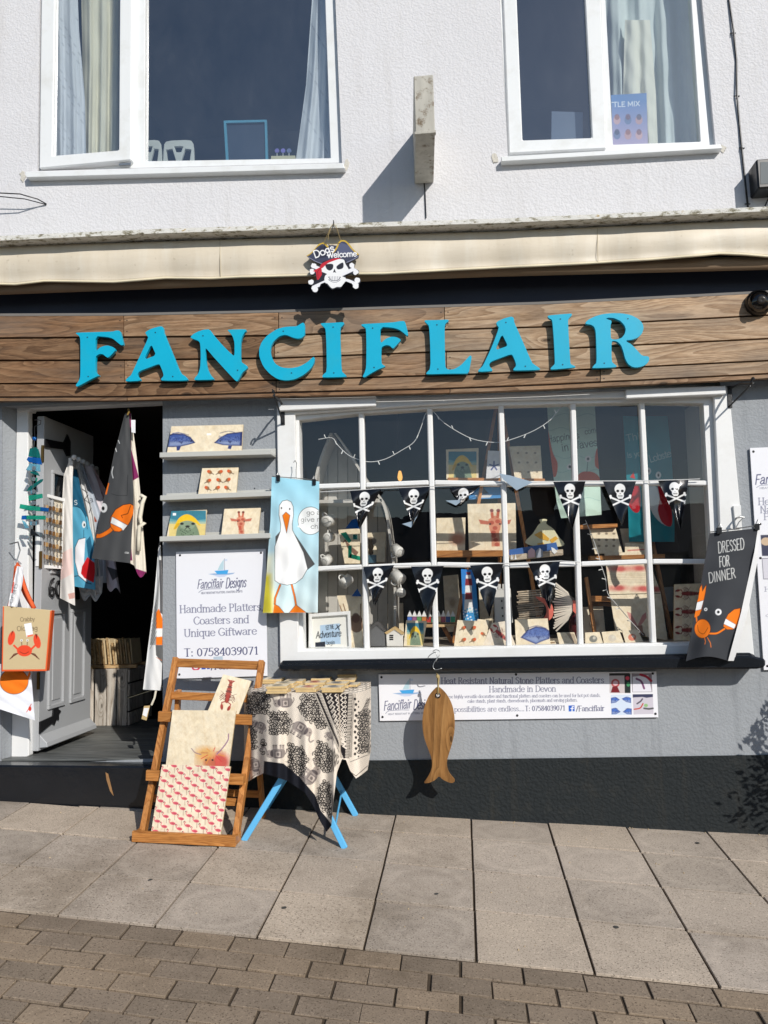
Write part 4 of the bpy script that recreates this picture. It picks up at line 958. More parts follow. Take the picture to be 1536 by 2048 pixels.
def d_fishplat(cv):
    fish(cv, zS([(150,300),(200,285),(290,290),(345,315),(388,365),(330,382),(260,397),(200,402),(140,402)]))
    cv.line(zS([(190,285),(240,276),(300,298)]), 1.2, (70, 90, 150)); cv.poly(zS([(225,398),(265,395),(250,430),(228,432)]), (44, 58, 116)); cv.ell(*zS([(350, 350)])[0], 1.6, 1.6, (20, 24, 50))
    fish(cv, zS([(545,365),(600,318),(660,285),(790,270),(784,392),(700,390),(620,385)]))
    cv.poly(zS([(670,388),(700,390),(690,420),(662,415)]), (44, 58, 116)); cv.ell(*zS([(600, 350)])[0], 1.6, 1.6, (20, 24, 50)); cv.poly(zS([(485,285),(522,285),(522,300),(485,300)]), (250, 250, 250))
tile('stone_platter', 'long stone platter printed with two blue fish heads on the uppermost ledge shelf', 'platter', [(343,852.5),(486.5,849),(483,906),(333.5,908)], LY, d_fishplat)
def d_robins(cv):
    for i, (x, y) in enumerate(((510,615),(598,615),(680,612),(500,690),(588,685),(665,682),(488,752),(575,750),(655,750))): robin(cv, *zS([(x, y)])[0], 10, 1 if i % 2 else -1)
tile('stone_tile', 'square stone tile printed with nine robins on the middle ledge shelf', 'tile', [(404.5,936),(477,934.8),(472,989),(396,991)], LY, d_robins)
def d_seal(cv):
    sealpic(cv, 338, 1021, 412, 1074); cv.poly(zS([(195,965),(222,965),(222,985),(195,985)]), (250, 250, 250))
tile('stone_tile', 'stone tile of a seal in a yellow rain hat on the lowest ledge shelf', 'tile', [(343,1021.5),(413.7,1019),(409,1077),(332.5,1079)], LY, d_seal)
tile('stone_tile', 'stone tile with a red giraffe head on the lowest ledge shelf', 'tile', [(448.8,1016.8),(521.5,1015.6),(515.4,1073),(442,1075)], LY, lambda cv: giraffe(cv, 482, 1045, 44))

# ================================================================ printed signs on the wall
def boatlogo(cv, z):
    cv.poly(z([(560,425),(650,415),(850,412),(950,405),(920,425),(840,438),(640,440)]), (150, 178, 214)); cv.poly(z([(640,440),(840,438),(800,465),(720,472),(680,462)]), (205, 214, 236))
    cv.poly(z([(650,378),(740,372),(855,365),(838,425),(690,425)]), (70, 166, 228)); cv.poly(z([(788,205),(784,362),(695,368),(730,290)]), (186, 214, 224)); cv.line(z([(796,200),(797,366)]), 0.9, (120, 130, 150)); cv.poly(z([(800,205),(845,205),(830,220),(845,235),(800,235)]), (206, 218, 236))
def d_sign1(cv):
    z = z2(340, 1090, 7.314); boatlogo(cv, z)
    hand(cv, 'Fanciflair', *z([(395,640),(775,618)]), 17.5, (46, 50, 100), 0.085, 0.22); hand(cv, 'Designs', *z([(808,632),(1110,612)]), 20, (46, 50, 100), 0.08, 0.2)
    cv.line(z([(420,695),(470,660),(560,645),(740,640)]), 0.9, (70, 74, 120), smooth=True)
    hand(cv, 'HEAT RESISTANT PLATTERS, COASTERS & GIFTS', *z([(455,718),(1060,692)]), 3.6, (120, 122, 140), 0.2)
    gm = (128, 130, 154); nv = (44, 50, 104)
    serif(cv, 'Handmade Platters,', *z([(140,995),(1370,955)]), 15, gm); serif(cv, 'Coasters and', *z([(345,1162),(1158,1140)]), 15, gm)
    serif(cv, 'Unique Giftware', *z([(205,1345),(1270,1308)]), 15, gm); serif(cv, 'T: 07584039071', *z([(205,1632),(1305,1598)]), 15.5, nv)
    a = z([(318,1735),(438,1732),(438,1828),(322,1832)]); cv.poly(soften(a, .2), (206, 60, 90)); cv.poly(z([(335,1800),(380,1750),(330,1745)]), (220, 120, 60), .8)
    c = z([(378,1782)])[0]; cv.ell(*c, 5.2, 4.6, (244, 236, 240)); cv.ell(*c, 2.6, 2.3, (206, 60, 90))
    cv.poly(z([(460,1735),(580,1730),(582,1815),(462,1820)]), (36, 84, 190)); cv.line(z([(548,1750),(535,1752),(530,1820)]), 2.2, (250, 250, 250)); cv.line(z([(515,1780),(552,1778)]), 1.8, (250, 250, 250))
    serif(cv, '/Fanciflair', *z([(598,1825),(1168,1798)]), 14.5, nv)
def screws(o, pts, y, r=0.0065):
    for x, yy in pts: MB().lathe([(0.0, -0.003), (r*0.7, -0.003), (r, 0.0)], wall(x, yy, y), 10, (0, 1, 0)).make('screw_cap', M_BLKPL, o, smooth=True)
s1 = setp(quad('wall_sign', [(352,1103.7),(531.4,1097.5),(534.8,1351.8),(353.7,1357.3)], -0.012, draw=d_sign1, bgc=(236, 237, 242), step=0.62, thick=0.008, edge=(220, 220, 222)), 'white upright wall sign with sailing boat logo between the door and the bay window', 'sign')
screws(s1, [(360, 1110.5), (522, 1105.5), (358.7, 1349), (526, 1345)], -0.0125)
def d_sign2(cv):
    z0 = z2(740, 1280, 1.93); z = z2(740, 1330, 3.657)
    zz = lambda L: [(785+(x-560)*0.148, 1357+(y-200)*0.133) for x, y in L]; boatlogo(cv, zz)
    nv = (44, 50, 104); gm = (126, 128, 150)
    hand(cv, 'Fanciflair', (767, 1421), (822, 1416), 18, nv, 0.085, 0.2); hand(cv, 'Designs', (826, 1419), (868, 1416), 19, nv, 0.085, 0.2); cv.line([(771, 1427), (778, 1422), (800, 1420), (818, 1420)], 0.8, (70, 74, 120), smooth=True)
    hand(cv, 'HEAT RESISTANT PLATTERS, COASTERS', (776, 1430), (866, 1427), 3, (120, 122, 140), 0.2)
    serif(cv, 'Heat Resistant Natural Stone Platters and Coasters', (882, 1368), (1208, 1366), 12.5, gm); serif(cv, 'Handmade in Devon', (978, 1384.5), (1112, 1383), 12, gm)
    serif(cv, 'These highly versatile decorative and functional platters and coasters can be used for hot pot stands,', (888, 1396.5), (1201, 1393.5), 6.4, nv, .8)
    serif(cv, 'cake stands, plant stands, cheeseboards, placemats and serving platters.', (935, 1405.5), (1155, 1403), 6.4, nv, .8)
    serif(cv, 'The possibilities are endless....', (884, 1424), (1049, 1422), 10, gm); serif(cv, 'T: 07584039071', (1050, 1422), (1131, 1420.8), 10, nv)
    cv.poly([(1137, 1411), (1149, 1410.5), (1149.5, 1422.5), (1137.5, 1423)], (40, 100, 200)); cv.line([(1147, 1413), (1144.5, 1413.5), (1144, 1423)], 1.9, (250, 250, 250)); cv.line([(1141.5, 1417), (1147, 1417)], 1.6, (250, 250, 250))
    serif(cv, '/Fanciflair', (1152, 1422.5), (1209, 1421.5), 10.5, nv)
    zp = z2(1150, 1330, 8.533)
    cv.poly(zp([(585,140),(945,135),(948,478),(590,480)]), (206, 196, 196)); cv.poly(zp([(840,150),(945,150),(948,478),(850,478)]), (38, 46, 46)); cv.poly(zp([(585,140),(930,137),(930,178),(585,182)]), (50, 48, 46))
    cv.ell(*zp([(690, 310)])[0], 8.5, 8.5, (190, 90, 90)); cv.ell(*zp([(690, 310)])[0], 5, 5, (226, 190, 196)); cv.poly(zp([(610,470),(640,370),(720,360),(770,470)]), (120, 30, 40)); cv.ell(*zp([(895, 225)])[0], 4, 4, (220, 70, 90)); cv.ell(*zp([(910, 330)])[0], 3.5, 4.5, (70, 150, 100))
    cv.poly(zp([(965,142),(1310,142),(1318,462),(975,465)]), (150, 140, 146)); cv.poly(zp([(985,200),(1250,170),(1310,455),(985,458)]), (230, 228, 236)); cv.line(zp([(1050,235),(1130,280),(1180,400)]), 4, (120, 70, 110), smooth=True); cv.line(zp([(1120,165),(1220,200),(1300,270)]), 5, (176, 40, 60), smooth=True)
    cv.poly(zp([(608,510),(960,505),(970,850),(620,855)]), (214, 226, 242))
    for q in ([(612,560),(700,550),(765,590),(700,640),(615,655)], [(955,560),(870,545),(795,575),(870,630),(955,650)], [(622,745),(700,735),(778,800),(700,840),(625,842)], [(968,745),(890,740),(815,800),(890,840),(968,845)]): fish(cv, zp(q), (72, 116, 204), (40, 60, 130))
    cv.poly(zp([(985,500),(1330,495),(1340,835),(1000,845)]), (206, 200, 210)); cv.poly(zp([(985,500),(1330,495),(1330,545),(1220,560),(1150,545),(985,555)]), (60, 62, 90)); cv.line(zp([(1010,755),(1110,735),(1160,660)]), 2.5, (196, 70, 50), smooth=True); cv.ell(*zp([(1210, 690)])[0], 4, 3.4, (150, 190, 130)); cv.line(zp([(1060,660),(1120,620),(1150,580)]), 3, (90, 84, 96)); cv.line(zp([(1180,740),(1260,750),(1330,740)]), 3.6, (90, 90, 92))
s2 = setp(quad('wall_sign', [(757,1349),(1312.7,1343),(1316.8,1434.5),(759.7,1441.8)], -0.014, draw=d_sign2, bgc=(238, 238, 242), step=0.66, thick=0.008, edge=(220, 220, 222)), 'long white sign about stone platters under the bay window sill', 'sign')
screws(s2, [(763, 1354.5), (765, 1434), (1032, 1349), (1034.5, 1431), (1305.5, 1347), (1311, 1427.5)], -0.0145)
def d_sign3(cv):
    nv = (44, 50, 104); gm = (126, 128, 150)
    hand(cv, 'Fanciflair', (1509, 969), (1590, 964), 19, nv, 0.11, 0.2); cv.line([(1513, 975), (1520, 971), (1545, 969)], 0.9, (70, 74, 120)); hand(cv, 'HEAT RESISTANT', (1519, 978), (1580, 976), 3.4, (120, 122, 140), .2)
    serif(cv, 'Heat Resistant', (1516, 1010), (1640, 1006), 14, gm); serif(cv, 'Natural Stone', (1520, 1026), (1636, 1022), 14, gm); serif(cv, 'Platters', (1527, 1040), (1600, 1037), 13, gm)
    cv.poly([(1521, 1070), (1640, 1066), (1640, 1112), (1524, 1112)], (60, 62, 84)); cv.ell(1532, 1083, 10, 8, (206, 180, 150)); cv.poly([(1524, 1117), (1640, 1114), (1640, 1158), (1527, 1158)], (214, 212, 220)); cv.line([(1524, 1117), (1640, 1114), (1640, 1158), (1527, 1158), (1524, 1117)], 1.2, (70, 70, 90))
    serif(cv, 'Handmade', (1528, 1183), (1640, 1178), 9, gm); serif(cv, 'or', (1531, 1234), (1550, 1233), 7, gm)
s3 = setp(quad('wall_sign', [(1500,896),(1690,888),(1715,1336),(1528,1340)], -0.016, draw=d_sign3, bgc=(236, 236, 240), step=0.9, thick=0.008), 'white wall sign cut by the right edge, right of the bay window', 'sign')
screws(s3, [(1507, 903), (1520.5, 1048), (1521, 1116), (1535, 1332)], -0.0165)

# ================================================================ pirate hanging sign
zP = z2(590, 440, 9.306)
PO = zP([(215,665),(280,625),(370,530),(440,445),(520,415),(575,440),(610,478),(690,466),(780,478),(810,410),(860,370),(930,375),(1000,430),(1080,540),(1190,640),(1178,700),(1085,750),(985,800),(960,830),(1020,810),(1060,792),(1108,830),(1100,890),(1190,940),(1185,985),(1120,1028),(1040,1002),(940,1030),(945,1092),(1080,1112),(1135,1066),(1205,1080),(1222,1150),(1190,1200),(1190,1260),(1130,1285),(1072,1250),(1062,1185),(950,1140),(905,1185),(840,1272),(760,1265),(690,1297),(620,1235),(560,1160),(480,1190),(440,1290),(395,1355),(330,1340),(302,1275),(320,1215),(250,1190),(245,1130),(310,1105),(390,1135),(400,1115),(375,1010),(330,1030),(290,1020),(272,950),(285,870),(320,802),(380,812),(440,850),(490,825),(370,775),(270,715)])
pir = thing('pirate_sign', 'cut-out pirate skull sign with a tricorn hat hanging from the awning', 'sign', wall(668, 585, -0.27))
YPIR = -0.275
MB().prism([wall(x, y, YPIR) for x, y in PO], (0, 0.008, 0)).make('board', mat('sign_board_edge', S(40, 40, 48), 0.5), pir)
def d_pir(cv):
    k = (36, 36, 46); w = (240, 240, 240)
    hat = zP([(215,665),(280,625),(370,530),(440,445),(520,415),(575,440),(610,478),(690,466),(780,478),(810,410),(860,370),(930,375),(1000,430),(1080,540),(1190,640),(1178,700),(1085,750),(985,800),(930,740),(700,720),(520,770),(490,825),(370,775),(270,715)])
    cv.fn(lambda X, Y: np.ones_like(X), k)
    for a, b in (((340, 860), (1150, 1200)), ((1120, 900), (330, 1260))):
        p, q = zP([a, b]); cv.line([p, q], 8.5, k); cv.line([p, q], 7, (236, 236, 240))
    for x, y in ((345, 845), (315, 960), (1065, 840), (1135, 975), (295, 1150), (375, 1290), (1160, 1120), (1130, 1230)): cv.ell(*zP([(x, y)])[0], 5.6, 5.6, (240, 240, 242))
    cv.poly(hat, (62, 66, 88)); cv.poly(zP([(780,480),(860,420),(1000,470),(1150,640),(960,640),(800,640)]), (88, 94, 122)); cv.poly(zP([(340,650),(480,480),(600,500),(590,690),(420,720)]), (44, 46, 64))
    for L in ([(225,662),(300,610),(400,495),(500,432),(560,452),(610,500)], [(700,610),(770,530),(820,420),(880,385),(960,410),(1060,530),(1170,640)]): cv.line(zP(L), 3.2, (206, 172, 60), smooth=True)
    cv.line(zP([(230,680),(380,770),(490,810)]), 1, (150, 152, 170)); cv.line(zP([(960,790),(1080,735),(1175,680)]), 1, (150, 152, 170))
    cv.poly(crom(zP([(500,860),(600,790),(760,735),(900,735),(940,820),(990,900),(990,945),(900,980),(870,1040),(940,1080),(930,1150),(860,1240),(780,1245),(690,1270),(610,1190),(550,1120),(560,1040),(590,1000),(490,945)]), 5, True), w)
    cv.poly(crom(zP([(490,820),(600,760),(740,712),(850,712),(760,745),(620,800),(560,850),(500,900),(470,880)]), 4, True), (196, 36, 52)); cv.poly(zP([(480,870),(330,950),(390,970),(410,1110),(440,1110),(500,1020),(500,930)]), (196, 36, 52)); cv.line(zP([(470,900),(420,960),(430,1080)]), 1, (110, 16, 30))
    cv.poly(crom(zP([(570,830),(700,820),(705,900),(650,940),(590,910)]), 4, True), k); cv.poly(crom(zP([(775,860),(890,790),(895,890),(800,920)]), 4, True), k); cv.poly(zP([(705,980),(735,905),(765,985),(735,970)]), k)
    cv.line(zP([(620,1060),(680,1120),(740,1130),(800,1120),(850,1060)]), 1.3, (90, 90, 100), smooth=True); cv.line(zP([(620,1110),(700,1155),(780,1155),(850,1110)]), 1, (120, 120, 130), smooth=True)
    for x in range(640, 850, 30): cv.line(zP([(x, 1050), (x+4, 1130)]), 0.9, (120, 120, 132))
    hand(cv, 'Dogs', *zP([(365, 710), (745, 570)]), 14, (248, 248, 248), 0.15); hand(cv, 'Welcome', *zP([(600, 705), (1150, 672)]), 11, (248, 248, 248), 0.16)
xs_, ys_ = [p[0] for p in PO], [p[1] for p in PO]
quad('print', [(min(xs_), min(ys_)), (max(xs_), min(ys_)), (max(xs_), max(ys_)), (min(xs_), max(ys_))], YPIR-0.0008, draw=d_pir, step=0.5, clip=PO, parent=pir)
MB().tube([W(648, 485, YPIR-0.002), W(661, 455, -0.315), W(667, 447, -0.318), W(673, 455, -0.315), W(681, 480, YPIR-0.002)], 0.0018, 5).make('string', mat('jute_string', S(170, 150, 104), 0.9), pir)
MB().tube([W(648, 487, YPIR-0.002), W(665, 488.5, YPIR-0.004), W(681, 486, YPIR-0.002)], 0.0015, 5).make('string', MATS['jute_string'], pir)
MB().tube([W(661, 457, -0.315), W(657, 470, -0.316), W(656, 480, -0.315)], 0.0015, 5).make('string', MATS['jute_string'], pir)
MB().tube([W(667, 452, -0.312), W(667, 440, -0.316), W(668, 446, -0.322), W(664, 460, -0.318)], 0.002, 5).make('hook', M_IRON, pir)

# ================================================================ gull towel on a hanger
tow = thing('tea_towel', 'pale blue tea towel printed with a white gull, clipped beside the bay window', 'tea towel', wall(590, 1226, -0.1))
def d_gull(cv):
    cv.fn(lambda X, Y: (Y-953)/270, (218, 236, 236)); k = (60, 62, 64); o = 0.9
    cv.poly([(500, 1110), (548, 1110), (548, 1228), (500, 1232)], (238, 240, 214), 1, soft=9); cv.poly([(500, 1140), (541, 1150), (547, 1228), (500, 1232)], (242, 226, 70), 1, soft=6)
    body = zS([(1103,900),(1130,862),(1170,853),(1205,870),(1222,910),(1225,980),(1214,1060),(1216,1110),(1260,1200),(1310,1300),(1345,1440),(1300,1520),(1240,1565),(1170,1580),(1100,1565),(1065,1540),(1065,1250),(1112,1120),(1115,1060),(1100,980)])
    wg = zS([(1238,1150),(1300,1240),(1405,1400),(1345,1447),(1310,1300),(1260,1200)]); cv.poly(wg, (84, 84, 84)); cv.line(wg+wg[:1], o, k)
    wl2 = zS([(1070,1165),(1115,1115),(1070,1250)]); cv.poly(wl2, (84, 84, 84))
    cv.poly(body, (246, 246, 244)); cv.line(body+body[:1], o*1.2, k)
    bk = zS([(1130,985),(1160,955),(1195,985),(1166,1135)]); cv.poly(bk, (240, 126, 30)); cv.line(bk+bk[:1], o, k)
    for x, y in ((1122, 922), (1192, 930)): cv.ell(*zS([(x, y)])[0], 1.4, 2.0, (20, 20, 20))
    for L in ([(1110,1580),(1068,1690),(1065,1740)], [(1210,1580),(1235,1680),(1246,1750)]): cv.line(zS(L), 4.4, k); cv.line(zS(L), 3, (240, 126, 30))
    for L in ([(1060,1740),(1100,1760),(1150,1822),(1050,1822)], [(1188,1815),(1245,1745),(1335,1815)]): cv.poly(zS(L), (240, 126, 30)); cv.line(zS(L), o, k)
    b = zS([(1370,1030)])[0]; cv.ell(*b, 25.5, 28, k); cv.ell(*b, 24.5, 27, (244, 246, 244)); cv.poly(zS([(1255,1078),(1290,1060),(1290,1095)]), (244, 246, 244))
    hand(cv, 'go and', *zS([(1335,980),(1530,975)]), 9, k, .1); hand(cv, 'give me', *zS([(1285,1040),(1510,1035)]), 9, k, .1); hand(cv, 'chips', *zS([(1370,1098),(1520,1095)]), 9, k, .1)
sheet('cloth', [(543.5, 953.5), (541, 1040), (533, 1146), (525.5, 1226)], [(638.6, 963), (637, 1100), (635.5, 1225)], -0.1, draw=d_gull, bgc=(160, 218, 238), step=0.8, thick=0.002, material=M_CLOTH, parent=tow,
      disp=lambda s, t: 0.010*np.sin(s*9+1.0+t*1.5)*t+0.005*np.sin(s*21+t*3)*t+0.003*np.sin(t*11+s*4)+0.002*np.sin(t*27-s*9)+0.03*np.clip(0.14-s, 0, 1)*7*t*0.6)
for x, y in ((556, 950), (628, 958)):
    px_board('clip', [(x-3.5, y), (x+3.5, y), (x+3.5, y+12), (x-3.5, y+12)], -0.112, 0.014, M_BLKPL, tow, 0.002); MB().tube([W(x-2, y, -0.11), W(x, y-7, -0.104), W(x+2, y, -0.11)], 0.002, 5).make('clip_wire', M_STEEL, tow)
MB().tube([W(545, 953, -0.1), W(592, 956, -0.1), W(636, 961, -0.1)], 0.0022, 6).make('hanger_bar', M_STEEL, tow)
MB().tube([W(592, 956, -0.1), W(592, 940, -0.1), W(593, 926, -0.085), W(590, 921, -0.07), W(587, 925, -0.06)], 0.002, 6).make('hanger_hook', M_STEEL, tow)

# ================================================================ wooden fish board
fb = thing('fish_board', 'fish-shaped wooden serving board hanging on a hook from the bay sill', 'board', wall(876, 1565, -0.16))
zW = z2(740, 1280, 1.93); YFB = -0.165
FO = soften(crom(zW([(262,182),(285,198),(305,225),(320,262),(327,310),(325,360),(314,410),(300,455),(297,485),(306,515),(327,541),(318,552),(300,548),(280,538),(266,527),(252,540),(232,550),(214,553),(210,548),(226,524),(238,495),(238,462),(226,425),(210,380),(203,340),(203,300),(210,258),(225,220),(243,196)]), 3, True), .25)
hole = [(875.7+3.2*math.cos(t), 1391+3.2*math.sin(t)) for t in np.linspace(0, 6.283, 13)[:-1]]
MB().prism([wall(x, y, YFB) for x, y in FO], (0, 0.02, 0), [[wall(x, y, YFB) for x, y in hole]]).make('board', M_FISHW, fb, 0.002)
c = wall(875.7, 1391, YFB); MB().tube([c+Vector((0.0115*math.cos(t), -0.001, 0.0115*math.sin(t))) for t in np.linspace(0, 6.283, 17)], 0.003, 6).make('eyelet', M_BLKPL, fb, smooth=True)
jr = MATS['jute_string']
MB().tube([c+Vector((0, 0.024, 0.0)), c+Vector((0.002, 0.012, 0.05)), wall(875, 1352, -0.16), wall(873, 1347, -0.158), wall(878, 1352, -0.168), c+Vector((0.003, -0.006, 0.04)), c+Vector((0, -0.004, 0.0))], 0.004, 6).make('rope', jr, fb, smooth=True)
MB().lathe([(0.002, -0.01), (0.008, -0.005), (0.008, 0.005), (0.002, 0.01)], wall(875, 1353, -0.166), 8).make('knot', jr, fb, smooth=True)
zH = z2(580, 1040, 3.572)
MB().tube([W(x, y, d) for (x, y), d in zip(crom(zH([(985,985),(1000,965),(1035,945),(1045,955),(1050,985),(1030,1020),(1022,1050),(1040,1070),(1085,1060)]), 4), np.linspace(-0.13, -0.16, 40))], 0.0022, 6).make('hook', M_STEEL, fb, smooth=True)
MB().tube([W(x, y, d) for (x, y), d in zip(crom(zH([(1020,940),(1040,927),(1065,935),(1070,960),(1055,985),(1040,1010)]), 4), np.linspace(-0.11, -0.14, 21))], 0.002, 6).make('hook', M_STEEL, fb, smooth=True)

# ================================================================ dressed-for-dinner apron
zR = z2(1300, 860, 4.0977)
apr = thing('hanging_apron', 'charcoal apron with an orange crab and white lettering hanging at the right of the bay', 'apron', wall(1420, 1323, -0.15))
def claw(cv, z, P_, band, o=(240, 124, 32), k=(70, 30, 14)):
    cv.poly(z(P_), o); cv.line(z(P_+P_[:1]), 0.9, k); cv.poly(z(band), (238, 238, 238)); cv.line(z(band+band[:1]), 0.8, k)
def d_dress(cv):
    w = (226, 226, 222); o = (240, 124, 32); k = (70, 34, 16)
    hand(cv, 'DRESSED', *zR([(558, 1010), (775, 975)]), 22, w, .055, .1); hand(cv, 'FOR', *zR([(568, 1125), (655, 1112)]), 21, w, .06, .1); hand(cv, 'DINNER', *zR([(482, 1255), (705, 1210)]), 20, w, .06, .1)
    claw(cv, zR, [(395,1380),(405,1300),(425,1265),(430,1320),(462,1265),(455,1330),(440,1400),(425,1470),(405,1520),(370,1540),(350,1515),(360,1460)], [(375,1415),(440,1395),(420,1470),(358,1485)])
    cv.line(zR([(380,1530),(385,1580)]), 2.6, o); e = zR([(430, 1628)])[0]; cv.ell(*e, 16.5, 19.5, k); cv.ell(*e, 15.5, 18.5, o); cv.line(zR([(390,1600),(400,1650),(440,1670),(475,1620)]), .9, k, smooth=True)
    cv.line(zR([(490,1668),(550,1665),(610,1630)]), 4.4, k, smooth=True); cv.line(zR([(490,1668),(550,1665),(610,1630)]), 3.4, o, smooth=True)
    claw(cv, zR, [(610,1570),(640,1510),(690,1470),(740,1460),(735,1540),(715,1610),(680,1635),(630,1635),(600,1610)], [(620,1545),(705,1595),(690,1630),(603,1590)])
    for x, y, r in ((457, 1470, 3.2), (560, 1492, 6.4)): e = zR([(x, y)])[0]; cv.ell(*e, r, r, (238, 238, 238)); cv.ell(*e, r*.45, r*.45, (30, 30, 32))
    for L in ([(445,1700),(455,1730),(450,1755)], [(470,1700),(495,1745),(500,1780)]): cv.line(zR(L), 1.1, o)
sheet('cloth', zR([(490,845),(420,1240),(350,1600),(295,1895)]), zR([(885,805),(855,1000),(745,1500),(640,1892)]), (-0.13, -0.20), draw=d_dress, bgc=(62, 64, 68), step=0.8, thick=0.002, material=M_CLOTH, parent=apr, disp=lambda s, t: 0.014*np.sin(s*7+.5+t)*t-0.02*np.sin(np.pi*s)*t+0.004*np.sin(t*10+s*5)+0.002*np.sin(t*23-s*8), bottom=lambda s: -9*np.sin(np.pi*s)*(s < 1))
sheet('side_flap', zR([(885,805),(855,1000),(745,1500),(640,1892)]), zR([(905,775),(880,1080),(805,1480),(690,1892)]), (-0.13, -0.13, -0.14, -0.20), bgc=(226, 226, 226), step=2.5, thick=0.002, material=M_CLOTH, parent=apr, disp=lambda s, t: 0.004*np.sin(t*14))
for x, y in zR([(570, 800), (880, 770)]):
    px_board('clip', [(x-5, y), (x+5, y-1), (x+5, y+12), (x-5, y+13)], -0.146, 0.016, M_BLKPL, apr, 0.002); MB().tube([W(x-3, y, -0.14), W(x+1, y-9, -0.135), W(x+4, y-1, -0.14)], 0.003, 5).make('clip_wire', M_STEEL, apr)
MB().tube([W(1421, 1064, -0.132), W(1470, 1058, -0.132), W(1518, 1050, -0.132)], 0.003, 6).make('hanger_bar', M_STEEL, apr)
MB().tube([W(1470, 1058, -0.132), W(1478, 1044, -0.12), W(1486, 1036, -0.1), W(1480, 1032, -0.08)], 0.003, 6).make('hanger_hook', M_STEEL, apr)
lk = setp(px_board('latch_plate', zR([(680,620),(745,612),(755,800),(700,805)]), -0.044, 0.0135, M_WPAINT, None, 0.003), 'white painted latch plate on the right bay post above the charcoal apron', 'latch')
MB().tube([W(1473, 1036, -0.044), W(1481, 1034, -0.1), W(1489, 1035, -0.1)], 0.005, 6).make('hook', M_STEEL, lk)

# ================================================================ stepped wooden display stand
st = thing('display_stand', 'oiled wooden stepped display stand on the pavement left of the cloth-covered table', 'display stand', G(370, 1680))
bl, br_ = G(284, 1676), G(470, 1686); tl_, tr_ = wall(353, 1316, -0.17), wall(524, 1322, -0.17)
def rail(a, b, w=0.045, h=0.028, n='side_rail'): return MB().beam(a, b, h, w, (0, 1, 0)).make(n, M_OAK, st, 0.002)
rail(bl+Vector((0, 0, -0.0)), tl_); rail(br_, tr_)
def onrail(t, side): return (bl*(1-t)+tl_*t) if side == 0 else (br_*(1-t)+tr_*t)
def bar(t, off, hgt, dep, ext=0.0, n='cross_bar'):
    a, b = onrail(t, 0)+Vector((-ext, off, 0)), onrail(t, 1)+Vector((ext, off, 0)); return MB().beam(a, b, dep, hgt, (0, 0, 1)).make(n, M_OAKX, st, 0.002)
bar(0.972, -0.001, 0.045, 0.018); bar(0.775, 0.004, 0.04, 0.018)
def tray(t, out, ext):
    a, b = onrail(t, 0), onrail(t, 1); f = Vector((0, -out, 0))
    MB().beam(a+f+Vector((-ext, 0, 0)), b+f+Vector((ext, 0, 0)), 0.018, 0.05, (0, 0, 1)).make('tray_front', M_OAKX, st, 0.002)
    for p, sg in ((a, -1), (b, 1)): MB().beam(p+Vector((sg*(ext-0.012), 0.02, -0.004)), p+f+Vector((sg*(ext-0.012), 0.01, -0.004)), 0.02, 0.04, (0, 0, 1)).make('tray_bracket', M_OAK, st, 0.002)
    MB().beam(a+Vector((0, -out/2, -0.018)), b+Vector((0, -out/2, -0.018)), out-0.012, 0.012, (0, 0, 1)).make('tray_base', M_OAKX, st)
tray(0.035, 0.075, 0.022); tray(0.345, 0.07, 0.014); tray(0.665, 0.06, 0.014)
bar(0.2, 0.02, 0.035, 0.016)
gb = [G(313, 1655), G(524, 1640)]
gb[0].y = gb[1].y = -0.14
for p, q in zip(gb, (onrail(0.8, 0)+Vector((0.03, 0.01, 0)), onrail(0.8, 1)+Vector((-0.03, 0.01, 0)))):
    p.z = gz(p.x, p.y); rail(p, q+Vector((0, 0.03, 0)), 0.04, 0.022, 'back_leg')
MB().beam(gb[0]+Vector((0, -0.0, 0.12)), gb[1]+Vector((0, 0, 0.12)), 0.016, 0.035).make('back_bar', M_OAKX, st, 0.002)
MB().beam(wall(436, 1313, -0.182), wall(437, 1331, -0.182), 0.05, 0.004, (0, 1, 0)).make('tape', mat('clear_tape', S(186, 200, 212), 0.15, 0.05), st)
yb = bl.y; ymid = onrail(0.345, 0).y; yup = onrail(0.665, 0).y
def flamingo(cv, x, y, s):
    p = (222, 98, 112); d = (178, 60, 78)
    cv.line([(x+.1*s, y+.2*s), (x+.06*s, y+1.15*s)], s*.07, (150, 96, 84)); cv.ell(x, y, s*.5, s*.27, p, 1, .15); cv.ell(x+.12*s, y+.05*s, s*.3, s*.14, d, .6, .2)
    cv.line([(x-.4*s, y-.02*s), (x-.6*s, y-.35*s), (x-.42*s, y-.62*s), (x-.6*s, y-.78*s)], s*.13, p, smooth=True); cv.line([(x-.6*s, y-.78*s), (x-.72*s, y-.62*s)], s*.12, (70, 40, 44))
def d_flam(cv):
    o = np.array([325., 1532.]); ux = np.array([15.2, 2.3]); vy = np.array([-3.3, 20.2])
    for i in range(-1, 11):
        for j in range(-1, 8):
            p = o+ux*(i+.5)+vy*(j+.4+(.42 if i % 2 else 0)); flamingo(cv, p[0], p[1], 11.5)
